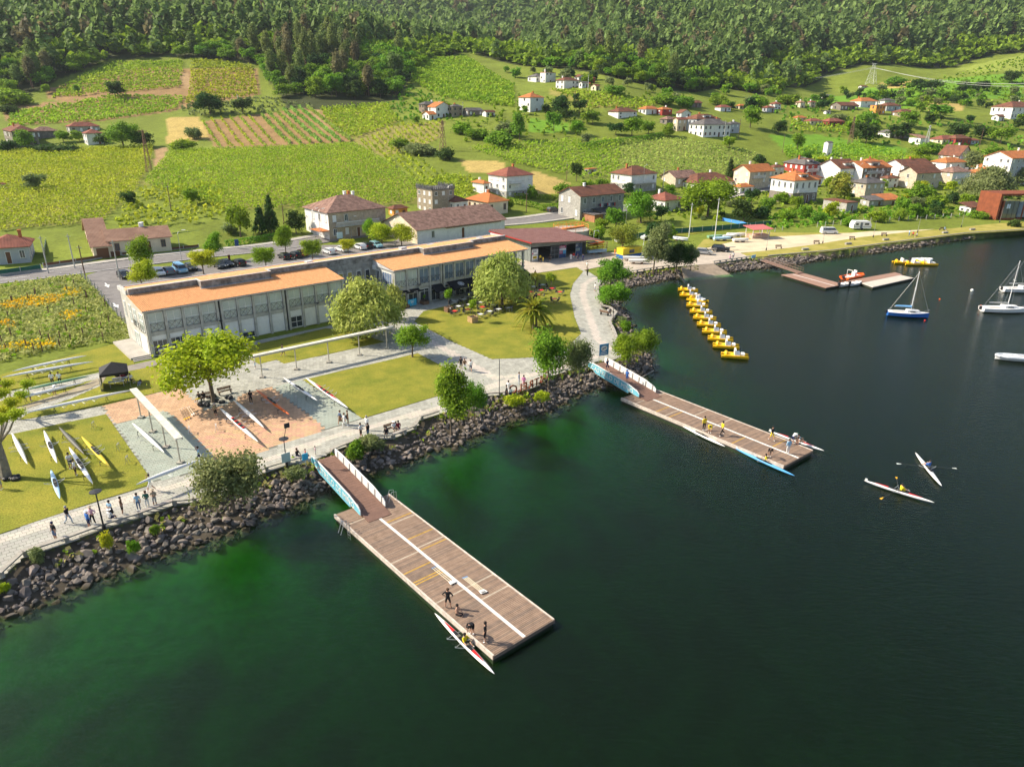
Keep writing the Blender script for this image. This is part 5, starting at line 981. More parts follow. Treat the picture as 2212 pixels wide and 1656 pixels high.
tree(1411, 588, 478, 66, 'oval', 'olive', 'tall slender olive-green tree above the slipway rocks', 0, .2, z=1.4)
tree(1342, 552, 478, 74, 'open', 'yel', 'yellowish light tree by the boat racks', 0, .25, z=ZP)
tree(1460, 584, 515, 74, 'round', 'dark', 'dark bushy tree right of the slender tree by the slipway', 0, .12, z=1.4)
tree(1492, 582, 528, 34, 'open', 'olive', 'slim feathery tree next to the slipway', 1, .15, z=1.4)
for i, (x, yb, yt, w, lm, lab) in enumerate([(310,592,506,58,'green','street tree before the long cream bungalow, tallest at the left'),(308,622,562,64,'lime','yellow-green street tree at the left end of the club roof'),(440,592,536,60,'lime','yellow-green street tree left of the parked dark cars'),(463,562,499,42,'green','slim street tree near the swimming pool'),(575,582,529,52,'green','street tree behind the middle of the club roof'),(618,550,483,48,'green','tall street tree left of the townhouse'),(676,566,514,52,'green','street tree between lamp and townhouse'),(752,548,514,36,'lime','low young tree with pale top behind the link roof'),(798,522,469,32,'green','slim street tree right of the townhouse, first of three'),(826,532,477,54,'lime','broad bright street tree, middle of three by the townhouse'),(868,533,485,64,'lime','broad yellow-green street tree, last of three by the townhouse')]):
    tree(x, yb, yt, w, 'oval', lm, lab, 0, .25, z=ZP, group='street trees along the car park')
VT = [(1528,468,381,126,'round','green','great bright green tree in the gardens'),(1384,482,404,78,'round','mid','big dark green tree right of the granite laundry house'),(1330,492,447,46,'round','mid','rounded tree before the lean-to roof'),(1606,480,427,58,'round','dark','dull dark tree right of the great bright tree'),(1806,432,369,68,'round','yel','yellowish round tree beside the stone cottage'),(2130,432,364,96,'willow','olive','big silvery willow left of the apartment house'),(2092,372,324,54,'round','olive','pale flowering tree behind the orange roofs'),(587,502,427,40,'cone','dark','dark conifer by the vineyard edge left of the townhouse'),(565,505,450,40,'cone','dark','second dark conifer left of the townhouse'),(520,512,440,56,'open','green','loose green tree at the vineyard corner'),(640,505,452,50,'round','dark','dark tree touching the townhouse garden'),(1575,387,345,24,'cone','dark','small dark spruce behind the tan house'),(1722,325,287,32,'oval','mid','neat egg-shaped tree in the meadow'),(1205,247,205,58,'round','dark','large dark tree right of the lone white house'),(1252,244,212,36,'round','dark','dark tree in the gully below the hill group'),(1196,284,236,38,'round','mid','mid green tree on the meadow edge'),(1122,302,238,44,'round','mid','tall leafy tree left of the bright meadow'),(1248,292,258,38,'oval','green','bright tree at the end of the meadow'),(1222,262,232,34,'round','dark','dark round tree amid the hillside scrub'),(1280,268,236,34,'round','mid','leafy tree above the vineyard hedge'),(1365,294,250,52,'round','green','bright tree cluster below the hamlet'),(1330,292,262,40,'round','dark','dark tree cluster below the hamlet'),(1400,290,258,40,'round','mid','leafy tree right of the hamlet cluster'),(1440,296,264,40,'round','mid','leafy tree under the hamlet lane'),(1620,276,227,46,'round','mid','round tree right of the hamlet'),(1575,320,292,36,'round','green','bright tree under the blue-trim house'),(1266,312,286,28,'round','olive','lone olive-green orchard tree in the vineyard'),(60,320,277,54,'round','mid','tree in front of the stone manor'),(138,308,280,36,'round','mid','tree left of the white manor pavilion'),(172,306,280,34,'round','green','bright tree between the manor wings'),(268,320,257,78,'round','mid','great spreading tree right of the manor'),(226,318,284,44,'round','dark','dark tree touching the white manor pavilion'),(312,318,280,50,'round','dark','dark tree by the bare track'),(250,212,171,46,'round','dark','dark bushy tree on the vineyard terraces'),(455,248,194,74,'round','dark','large dark tree at the terrace foot'),(525,246,208,52,'round','dark','dark tree at the edge of the terraces'),(168,200,182,20,'round','mid','small round tree on the terraces'),(100,202,180,22,'round','green','small green tree left on the terraces'),(78,412,371,48,'round','olive','grey-green bush tree in the vineyard'),(280,448,410,36,'round','dark','dark tree on the vineyard path'),(415,440,404,40,'round','green','lone bright tree in the sparse vineyard'),(1245,392,346,28,'round','dark','dark tree behind the grey hut'),(1270,420,385,36,'round','green','bright garden tree left of the white hip-roof house'),(1215,425,395,46,'open','mid','garden trees above the hedge'),(1940,300,262,60,'round','dark','large dark tree by the grey-roofed white house'),(1870,310,262,60,'round','dark','big dark trees right of the meadow'),(2070,300,262,62,'round','dark','dark trees above the red house'),(2120,300,268,48,'round','dark','dark tree right of the steel mast'),(1680,290,258,40,'round','dark','dark tree at the meadow edge'),(2160,310,270,60,'round','mid','leafy tree at the right edge above the village'),(1995,200,168,60,'round','dark','dark clump on the green slope'),(2120,195,172,36,'round','dark','dark bush on the green slope'),(2185,180,150,44,'round','dark','dark trees at the right edge of the slope'),(2030,255,222,60,'round','mid','round tree mass on the far slope'),(1960,275,236,46,'round','mid','tree mass below the orange house'),(1985,345,315,50,'round','mid','bushy tree behind the village row'),(1775,240,214,34,'round','dark','round dark tree on the far slope'),(2200,400,360,50,'round','olive','tree beside the apartment block')]
for v in VT: tree(*v[:4], v[4], v[5], v[6], 1 if v[3] < 70 else 0, .12 if v[4] != 'willow' else .15)
BUSH = [(712,985,952,0,'mid'),]
SH = [(800,968,935,60,'olive',1.3,'bushes on the bank right of the near gangway'),(770,985,948,46,'mid',1.2,'leafy bush on the bank beside the near gangway'),(640,1035,1005,52,'olive',1.2,'grey-green bush on the bank left of the near gangway'),(232,1185,1150,30,'lime',1.0,'bright lime bush below the black street lamp'),(335,1150,1130,22,'mid',1.0,'small bush among the boulders'),(290,1190,1162,26,'green',.9,'small bright bush among the boulders'),(85,1215,1180,36,'olive',1.0,'grey bush at the left end of the bank'),(10,1275,1255,24,'lime',1.0,'bright plant at the left picture edge'),(1352,715,690,28,'green',.8,'round bush on the rocks of the curving path'),(1345,700,682,24,'olive',.9,'pale bush on the rocks of the curving path'),(1110,875,850,50,'lime',1.2,'low bright plants below the rusty letters'),(1170,865,840,34,'lime',1.2,'bright tuft left of the tall dark tree'),(1740,470,440,36,'mid',None,'garden bush below the white stone-base house'),(1700,478,450,40,'green',None,'garden bush behind the wire fence'),(1768,482,455,34,'mid',None,'garden bush left of the white van'),(1830,488,466,36,'green',None,'garden bush behind the caravan'),(1895,480,455,44,'green',None,'garden bush right of the caravan'),(1940,475,450,36,'mid',None,'bush by the long fence'),(1985,470,445,36,'mid',None,'bush by the long fence post'),(2022,466,441,26,'dark',None,'upright cypress bush in the garden'),(2060,440,415,40,'dark',None,'dark bush above the white hut'),(2020,448,420,50,'mid',None,'bushes below the gallery house'),(1985,430,398,60,'mid',None,'bushes under the ivy house'),(1950,448,425,36,'green',None,'bush in the flower garden'),(2115,472,452,36,'mid',None,'trimmed bush right of the white hut'),(2190,490,470,26,'dark',None,'bush by the steel pavilion'),(1690,440,415,40,'green',None,'bush on the slope left of the white stone-base house'),(1660,450,425,40,'mid',None,'bush by the garden path'),(1640,470,445,46,'dark',None,'dark hedge bush by the gardens'),(1410,520,478,44,'dark',None,'dark clipped bush behind the boat park'),(1440,512,475,44,'mid',None,'round bush behind the boat park'),(1290,515,487,40,'green',None,'bright bush below the lean-to'),(1300,492,470,36,'mid',None,'bush under the lean-to wall'),(1655,395,372,40,'mid',None,'palm-like garden bush by the road'),(905,332,305,80,'olive',None,'wide olive scrub on the vineyard slope'),(870,322,298,60,'mid',None,'scrub left on the vineyard slope'),(960,345,318,50,'dark',None,'dark scrub below the steel mast'),(1030,300,275,60,'mid',None,'scrub under the farm'),(1075,318,280,70,'mid',None,'tall scrub right of the steel mast'),(1000,290,262,50,'green',None,'scrub above the steel mast'),(1095,295,262,50,'olive',None,'scrub at the meadow corner'),(20,330,300,40,'dark',None,'hedge left of the manor'),(100,330,312,60,'dark',None,'hedge before the manor'),(150,330,314,60,'dark',None,'long hedge before the manor'),(395,325,300,60,'green',None,'green bank left of the row vineyard'),(30,225,185,90,'green',None,'feathery pale green thicket at the left edge'),(420,300,272,40,'olive',None,'dry scrub on the fallow plot'),(20,245,225,50,'dark',None,'dark bushes at the left edge'),(1150,430,400,26,'mid',None,'bush in the hedged garden'),(1100,455,425,20,'mid',None,'bush by the hedge gate'),(500,505,480,40,'olive',None,'olive scrub by the bus stop'),(1480,232,205,50,'mid',None,'scrub at the foot of the wood'),(1430,225,200,60,'mid',None,'scrub above the small vineyard'),(1550,228,205,50,'mid',None,'bushes at the foot of the wood'),(1640,232,208,50,'mid',None,'bushes right at the foot of the wood'),(1700,225,200,50,'mid',None,'bushes left of the far houses'),(1330,205,182,60,'mid',None,'bushes right of the hill group'),(1870,262,240,50,'mid',None,'scrub below the orange house'),(1810,262,244,40,'olive',None,'scrub on the far slope'),(2050,215,195,60,'mid',None,'scrub band on the green slope'),(1930,185,165,50,'mid',None,'scrub right of the pylon'),(1850,290,268,50,'olive',None,'dry scrub at the meadow edge'),(2010,330,305,60,'mid',None,'scrub behind the village'),(2150,345,315,60,'mid',None,'scrub behind the orange roofs'),(1640,350,330,30,'dark',None,'hedge at the road bend')]
for x, yb, yt, w, lm, z, lab in SH: tree(x, yb, yt, w, 'bush', lm, lab, 1, 0, z=z)
# pollarded plane trees at the left edge
for (bx, by, top, lab, tufts) in [(14,1030,890,'thick pollarded plane tree with cut limbs at the left edge', [(25,870),(35,895),(5,905),(40,870)]), (35,905,835,'thin bare-limbed plane tree sprouting tufts at the left edge', [(58,830),(14,830),(45,855),(5,850)])]:
    p = P(bx, by, ZP); t = thing('plane_tree', lab, 'tree', p); h = solve1(lambda s_: proj(p+Vector((0, 0, s_)))[1], top, 1, 20)
    b = MB(); b.path([(0, 0, -.2), (.1, 0, h*.3), (.0, .1, h*.55)], [.5 if by > 1000 else .16, .36 if by > 1000 else .13, .3 if by > 1000 else .11], 8)
    crowns = []
    for tx, ty in tufts:
        zt = h*R.uniform(.75, 1.05); q = P(tx, ty, ZP+zt)-p; q = Vector((q.x, q.y, zt))
        q.x = max(-3.5, min(3.5, q.x)); q.y = max(-3.5, min(3.5, q.y))
        b.path([(0, .1, h*.5), q*.6+Vector((0, 0, h*.15)), q], [.16, .1, .05], 6); crowns.append(q)
    b.obj('trunk', barkg, t)
    for q in crowns: c = crown_link('leaf_tuft', 'open', 1, 0, 'lime', t, q-Vector((0, 0, .5))); c.scale = (.8, .8, .6)
# palm
p = P(1154, 708, ZP); t = thing('palm_tree', 'stout date palm with arching fronds on the lawn', 'palm', p)
b = MB(); b.path([(0, 0, -.1), (0, 0, .3), (0, 0, 2.5)], [.5, .42, .36], 9); b.obj('trunk', bark, t); t.scale = (1.22,)*3
fm = leafm('palm_frond', (.30,.29,.03), (.15,.21,.015), .5, .2)
for i in range(54):
    a = i*2.4; el = 1.25-1.55*(i/54)+R.uniform(-.1, .1); L_ = R.uniform(2.9, 3.6); b = MB(); pr = None; n_ = 7
    for j in range(n_+1):
        s_ = j/n_; x = L_*s_*math.cos(el)*(1-.1*s_); z = L_*s_*math.sin(el)-1.9*s_*s_*(1.1-.4*abs(el)); wd = .34*math.sin(min(1, s_*1.25+.12)*math.pi*.92)+.03
        row = [(x, -wd, z-.25*wd), (x, 0, z+.06), (x, wd, z-.25*wd)]
        if pr:
            for q in range(2):
                b.add([pr[q], pr[q+1], row[q+1], row[q]], [(0, 1, 2, 3)])
        pr = row
    b.obj('frond', fm, t, loc=(0, 0, 2.5), rz=a)
# hillside forest
rng = np.random.default_rng(11); fx, fy, fs = [], [], []
yv = 430.0
while yv < 2700:
    sp = 8.2 if yv < 640 else max(8.2, .0128*yv); xs = np.arange(-.78*yv, .78*yv, sp); xs = xs+rng.uniform(-.45, .45, len(xs))*sp; ys = yv+rng.uniform(-.45, .45, len(xs))*sp
    fx.append(xs); fy.append(ys); fs.append(np.full(len(xs), sp)); yv += sp*(.95 if yv < 900 else 1.25)
fx, fy, fs = map(np.concatenate, (fx, fy, fs)); ok = inpoly(FORP, fx, fy); fx, fy, fs = fx[ok], fy[ok], fs[ok]; fz = gzv(fx, fy)
dfe = dpoly(fl, fx, fy)
# drop trees hidden behind the ridges
vis = np.ones(len(fx), bool)
for k in (.9, .8, .7, .6, .5): 
    zz = HC+(fz+16-HC)*k; vis &= zz > gzv(fx*k, fy*k)-6
fx, fy, fz, fs, dfe = fx[vis], fy[vis], fz[vis], fs[vis], dfe[vis]
pat = wav(fx, fy, .018)+.6*wav(fx, fy, .05)
broad = ((dfe < 42) & (rng.random(len(fx)) < .85)) | (pat > .95) | ((fx/fy > -.12) & (fx/fy < .2) & (fy < 700) & (pat > -.6))
hgt = np.where(broad, rng.uniform(8, 13, len(fx)), rng.uniform(15, 25, len(fx)))*np.clip(fs/8.5, .9, 1.6)
hgt[dfe < 12] *= .75
order = np.argsort(fx**2+fy**2)
big = [i for i in order if abs(fx[i]/fy[i]) < .68][:300]; bs_ = set(int(i) for i in big)
for i in big:
    br = bool(broad[i]); h = float(hgt[i]); rw = fs[i]*(.62 if br else .46)
    lab, nm, gp = ('leafy tree at the lower edge of the hillside forest', 'forest_tree', 'broadleaf trees along the forest edge') if br else ('tall pine among the front rows of the hillside forest', 'pine_tree', 'pines at the front of the forest')
    t = thing(nm, lab, 'tree', (fx[i], fy[i], fz[i]), R.uniform(0, 6.28), gp)
    k = R.randrange(3); lm = R.choice(['mid', 'mid', 'dark', 'green']) if br else R.choice(['pine', 'pine', 'pine', 'pine', 'brownpine'])
    cb = h*.1 if br else h*.38; c = crown_link('crown', 'round' if br else 'pine', 1 if fy[i] < 520 else 2, k, lm, t, (0, 0, cb)); c.scale = (rw, rw, (h-cb)/2)
    q = link('trunk', trunk_mesh(k, 'oak' if br else 'pine'), t); q.scale = (h, h, h*.95)
def forest(name, sel, kind, lm, seed):
    T_ = [crown_arr(kind, seed+j, 26, 2, .5)[0] for j in range(4)]; Tf = [crown_arr(kind, seed+9+j, 13, 2, .62)[0] for j in range(4)]
    Vs = []
    for i in sel:
        v = (T_ if fy[i] < 900 else Tf)[i % 4]; a = rng.uniform(0, 6.28); ca, sa = math.cos(a), math.sin(a); h = hgt[i]; rw = fs[i]*(.66 if kind == 'round' else .56); cb = h*(.06 if kind == 'round' else .34)
        Vs.append(np.stack([fx[i]+rw*(v[:, 0]*ca-v[:, 1]*sa), fy[i]+rw*(v[:, 0]*sa+v[:, 1]*ca), fz[i]+cb+v[:, 2]*(h-cb)/2], 1))
    Vs = np.concatenate(Vs); return stuff(link(name, npmesh(name, Vs, np.arange(len(Vs)).reshape(-1, 4), LM[lm])))
idx_ = [int(i) for i in order if int(i) not in bs_]
pb = rng.random(len(fx)) < .1
tag(forest('broadleaf_forest', [i for i in idx_ if broad[i]], 'round', 'mid', 50), 'dense green broadleaf wood on the lower hillside', 'forest')
tag(forest('pine_forest', [i for i in idx_ if not broad[i] and not pb[i]], 'pine', 'pine', 70), 'dark pine forest covering the mountain', 'forest')
tag(forest('dry_pine_forest', [i for i in idx_ if not broad[i] and pb[i]], 'pine', 'brownpine', 90), 'brownish pines scattered through the mountain forest', 'forest')
print('forest', len(fx), 'broad', broad.sum())
# vineyards
def vines(name, poly, ang, sp, st, hgt_, lm, label, per=5, size=.75, rows=False, wob=.25, fill=.95):
    pl = GPOLY(poly); xs = [p.x for p in pl]; ys = [p.y for p in pl]; cx, cy = sum(xs)/len(xs), sum(ys)/len(ys); rr = max(max(xs)-min(xs), max(ys)-min(ys)); a = rad(ang); ca, sa = math.cos(a), math.sin(a)
    I, J = np.meshgrid(np.arange(-rr/st, rr/st), np.arange(-rr/sp, rr/sp)); I = I.ravel()*st; J = J.ravel()*sp; row = np.round(J/sp).astype(int)
    rg = np.random.default_rng(len(label)); X = cx+I*ca-J*sa+rg.normal(0, wob*.5, len(I)); Y = cy+I*sa+J*ca+rg.normal(0, wob*.5, len(I))
    ok = inpoly(pl, X, Y) & (Y > 60) & ((name != 'garden_growth') | (dpoly(RCs, X, Y) > 6.5)) & (rg.random(len(X)) < fill); X, Y, row = X[ok], Y[ok], row[ok]
    Z = gzv(X, Y); k = len(X)
    c = np.repeat(np.stack([X, Y, Z], 1), per, 0); c[:, 2] += rg.uniform(.25, 1, len(c))*hgt_; c[:, :2] += rg.normal(0, .28, (len(c), 2))
    V, Fq = quads_at(rg, c, np.tile(np.array([0, 0, .45]), (len(c), 1)), size, .55, 0, 1.2)
    if not rows: return tag(stuff(link(name, npmesh(name, V, Fq, LM[lm]))), label, 'vineyard')
    rws = np.repeat(row, per)
    for r_ in np.unique(rws):
        q = np.where(rws == r_)[0]
        if len(q) < 20: continue
        v = V.reshape(-1, 4, 3)[q].reshape(-1, 3); tag(link('vine_row', npmesh('vine_row', v, np.arange(len(v)).reshape(-1, 4), LM[lm])), label, 'vine row', label.replace('row of ', 'rows of '))
vines('vineyard', [(-60,330),(330,318),(325,360),(285,425),(215,485),(0,500),(-60,505)], 55, 2.6, .8, 1.6, 'vine', 'broad yellow-green vineyard left of the stony path', 9, .42, wob=.12)
vines('vineyard', [(372,328),(765,312),(905,400),(900,440),(660,452),(500,458),(310,400),(350,350)], 50, 2.6, .8, 1.6, 'vine', 'broad yellow-green vineyard in the middle below the row plots', 9, .42, wob=.12)
vines('vineyard', [(437,262),(548,250),(603,315),(465,322)], 118, 4.4, 1.5, 1.5, 'vine', 'row of young vines on bare earth', 4, .7, True, .05)
vines('vineyard', [(562,247),(667,233),(768,305),(607,316)], 118, 4.2, .8, 2.0, 'vine2', 'row of tall green vines beside the young plot', 6, .8, True, .05)
vines('vineyard', [(690,235),(835,225),(865,262),(770,300),(722,288)], 125, 2.6, 1.2, 1.6, 'vine', 'vineyard right of the sandy track', 5, .8)
vines('vineyard', [(240,490),(300,410),(470,402),(505,470),(270,503)], 60, 4.2, 1.6, 1.6, 'vine', 'thin patchy vineyard behind the long bungalow', 5, .9, fill=.75)
vines('vineyard', [(130,190),(190,160),(250,136),(395,132),(390,190),(110,215)], 20, 3.4, 1.2, 1.7, 'vine', 'left terraced vineyard under the forest', 5, .9)
vines('vineyard', [(412,130),(545,143),(560,205),(400,228),(410,192)], 0, 3.4, 1.2, 1.7, 'vine', 'right terraced vineyard under the forest', 5, .9)
vines('vineyard', [(20,245),(250,207),(400,212),(380,238),(215,262),(20,275)], 20, 2.8, 1.3, 1.6, 'vine', 'vineyard above the manor', 5, .9, fill=.85)
vines('vineyard', [(770,308),(860,268),(960,262),(950,300),(880,330),(960,375),(900,395)], 110, 3, 1.5, 1.5, 'vine', 'thin vineyard with stakes below the farm', 4, .8, fill=.7)
vines('vineyard', [(1010,322),(1250,302),(1340,303),(1335,388),(1250,386),(1110,355)], 60, 2.6, 1.2, 1.6, 'vine', 'vineyard above the front village houses', 6, .6, wob=.12)
vines('vineyard', [(1338,305),(1455,300),(1640,332),(1565,385),(1338,386)], 150, 2.8, 1.3, 1.2, 'vine2', 'pale young vineyard with stakes below the hamlet', 3, .7)
vines('vineyard', [(1190,195),(1290,200),(1420,225),(1400,238),(1270,235)], 40, 2.8, 1.5, 1.5, 'vine', 'small vineyard under the hill group', 4, 1.0)
vines('vineyard', [(905,395),(990,378),(1050,400),(1025,418),(1000,440),(905,435)], 55, 2.6, 1.2, 1.6, 'vine', 'vineyard corner behind the battlemented tower', 5, .8)
vines('vineyard', [(920,125),(1010,125),(1110,185),(1110,235),(960,215),(885,175)], 25, 4.0, 1.2, 1.8, 'vine', 'terraced vineyard climbing below the broadleaf wood', 5, 1.1)
vines('vineyard', [(1690,320),(1850,310),(2010,342),(1960,352),(1700,347)], 40, 3, 1.4, 1.4, 'vine', 'weedy vineyard behind the transformer tower', 4, .8, fill=.8)
vines('vineyard', [(1700,255),(1900,250),(1900,285),(1720,285)], 30, 3.2, 1.6, 1.5, 'vine', 'weedy plots between the scrub and the meadow', 4, 1.0, fill=.6)
vines('scrub_slope', [(1930,180),(2212,120),(2212,235),(2060,225),(1990,240),(1880,232)], 10, 6, 3.0, 1.0, 'green', 'rough bracken on the green far slope', 4, 1.3, wob=3, fill=.5)
vines('scrub_slope', [(1660,232),(1760,210),(1890,250),(1990,262),(2212,262),(2212,330),(2000,325),(1700,285)], 10, 7, 3.5, 1.6, 'mid', 'tangled scrub between the far houses', 5, 1.3, wob=4, fill=.45)
vines('scrub_slope', [(980,262),(1110,205),(1300,205),(1480,210),(1480,225),(1300,240),(1240,300),(1000,310)], 10, 6, 3.2, 1.6, 'mid', 'tangled scrub between the hill houses', 5, 1.2, wob=4, fill=.5)
vines('scrub_slope', [(400,213),(560,206),(690,231),(560,246),(437,258),(380,240)], 10, 4, 2.2, 1.1, 'olive', 'rough olive scrub below the right terraces', 5, 1.0, wob=3, fill=.6)
vines('scrub_slope', [(830,225),(890,185),(960,217),(985,262),(960,262),(862,262)], 10, 4, 2.2, 1.2, 'mid', 'rough scrub left of the farmhouse', 5, 1.0, wob=3, fill=.6)
vines('garden_growth', [(1640,478),(1690,455),(1770,450),(1850,455),(1990,440),(2140,462),(2140,468),(2000,474),(1880,478),(1769,490),(1660,496)], 41, 2.6, 1.3, .9, 'green', 'dense kitchen garden growth behind the long fence', 5, .7, wob=1.2, fill=.6)
vines('garden_growth', [(1150,440),(1250,420),(1420,400),(1640,350),(1900,345),(2212,350),(2212,465),(2000,466),(1760,480),(1640,470),(1480,480),(1300,490)], 41, 4.4, 2.2, 1.1, 'mid', 'rough green growth between the village houses', 5, .8, wob=2.5, fill=.38)
# overgrown field with yellow flowers
vines('wild_meadow', [(-80,640),(0,618),(150,598),(176,600),(205,630),(280,712),(281,735),(130,758),(17,779),(-60,795)], 33,   .7, .7, .7, 'weed', 'overgrown field of tall weeds behind wire posts', 5, .3, wob=1.6)
vines('wild_meadow', [(-80,640),(0,618),(150,598),(176,600),(205,630),(280,712),(281,735),(130,758),(17,779),(-60,795)], 10, 2.2, 2.2, .8, 'green', 'fresh green weeds scattered through the overgrown field', 4, .45, wob=2, fill=.5)
for k, (pl_, lb) in enumerate([([(0,662),(60,645),(140,640),(142,655),(70,668),(10,672)], 'widest'), ([(135,628),(172,628),(176,640),(150,645)], 'small upper'), ([(132,680),(170,676),(178,690),(140,696)], 'middle right'), ([(0,700),(35,698),(34,712),(0,714)], 'left edge'), ([(0,750),(40,745),(120,738),(126,750),(60,760),(0,762)], 'lowest')]):
    vines('flower_patch', pl_, 20, .5, .5, .75, 'flower', lb+' patch of yellow broom flowers in the overgrown field', 5, .24, wob=2.2, fill=.75)

# grass and weeds along the top of the rock bank
rg = np.random.default_rng(8); c = np.repeat(np.stack([gx_, gy_, gzv(gx_, gy_)], 1), 4, 0); c[:, :2] += rg.normal(0, .16, (len(c), 2)); c[:, 2] += rg.uniform(.05, .42, len(c)); half = rg.random(len(c)) < .5
for sel, lm, lb in ((half, 'weed', 'dry grass tufts along the top of the rock bank'), (~half, 'green', 'green weeds along the top of the rock bank')):
    V, Fq = quads_at(rg, c[sel], np.tile(np.array([0, -.3, .3]), (sel.sum(), 1)), .28, .6, 0, 1.5); tag(stuff(link('bank_weeds', npmesh('bank_weeds', V, Fq, LM[lm]))), lb, 'weeds')

# garden shrubs and fruit trees between the houses
vil = GPOLY([(1150,440),(1250,420),(1420,400),(1640,350),(1900,345),(2212,350),(2212,465),(2000,470),(1760,488),(1640,480),(1480,480),(1300,490)]); hx = [(h[0].location.x+math.cos(h[0].rotation_euler.z)*h[1]/2-math.sin(h[0].rotation_euler.z)*h[2]/2, h[0].location.y+math.sin(h[0].rotation_euler.z)*h[1]/2+math.cos(h[0].rotation_euler.z)*h[2]/2, max(h[1], h[2])*.72+1) for h in HOUSES.values()]
k = 0
while k < 110:
    x, y = R.uniform(0, 260), R.uniform(170, 400)
    if not inpoly(vil, np.array([x]), np.array([y]))[0] or any((x-a)**2+(y-b_)**2 < c_*c_ for a, b_, c_ in hx) or dpoly(RCs, np.array([x]), np.array([y]))[0] < 7: continue
    k += 1; big_ = R.random() < .35; t = thing('garden_tree' if big_ else 'garden_shrub', 'small fruit tree in the gardens between the village houses' if big_ else 'leafy shrub in the gardens between the village houses', 'tree' if big_ else 'shrub', (x, y, gz(x, y)), R.uniform(0, 6.28), 'village garden trees' if big_ else 'village garden shrubs'); s_ = R.uniform(1.6, 2.6) if big_ else R.uniform(.8, 1.7)
    c = crown_link('crown' if big_ else 'foliage', 'round' if big_ else 'bush', 1, R.randrange(3), R.choice(['mid', 'green', 'olive', 'dark', 'lime']), t, (0, 0, .8 if big_ else 0)); c.scale = (s_, s_, s_*.9); q = link('trunk' if big_ else 'stem', trunk_mesh(0, 'oak'), t); q.scale = (s_*1.6,)*3

hil = GPOLY([(880,270),(905,205),(1110,150),(1330,178),(1500,206),(1700,198),(1900,160),(2100,150),(2212,140),(2212,300),(1900,300),(1640,258),(1480,226),(1300,245),(1230,300),(1000,310)]); novy = [GPOLY(q) for q in ([(1190,195),(1290,200),(1420,225),(1400,238),(1270,235)], [(920,125),(1010,125),(1110,185),(1110,235),(960,215),(885,175)], [(1140,255),(1230,265),(1225,287),(1145,286)])]
k = 0
while k < 130:
    x, y = R.uniform(-60, 420), R.uniform(320, 640)
    if not inpoly(hil, np.array([x]), np.array([y]))[0] or any(inpoly(q, np.array([x]), np.array([y]))[0] for q in novy) or any((x-a)**2+(y-b_)**2 < c_*c_ for a, b_, c_ in hx) or wav(np.array([x]), np.array([y]), .03)[0] < -.15: continue
    k += 1; t = thing('hillside_tree', 'bushy tree among the hedges and plots of the far hillside', 'tree', (x, y, gz(x, y)), R.uniform(0, 6.28), 'trees scattered over the far hillside'); s_ = R.uniform(2.0, 4.2)
    c = crown_link('crown', 'round', 2, R.randrange(3), R.choice(['mid', 'green', 'olive', 'dark']), t, (0, 0, .4)); c.scale = (s_, s_, s_*.85); q = link('trunk', trunk_mesh(0, 'oak'), t); q.scale = (s_*1.6,)*3
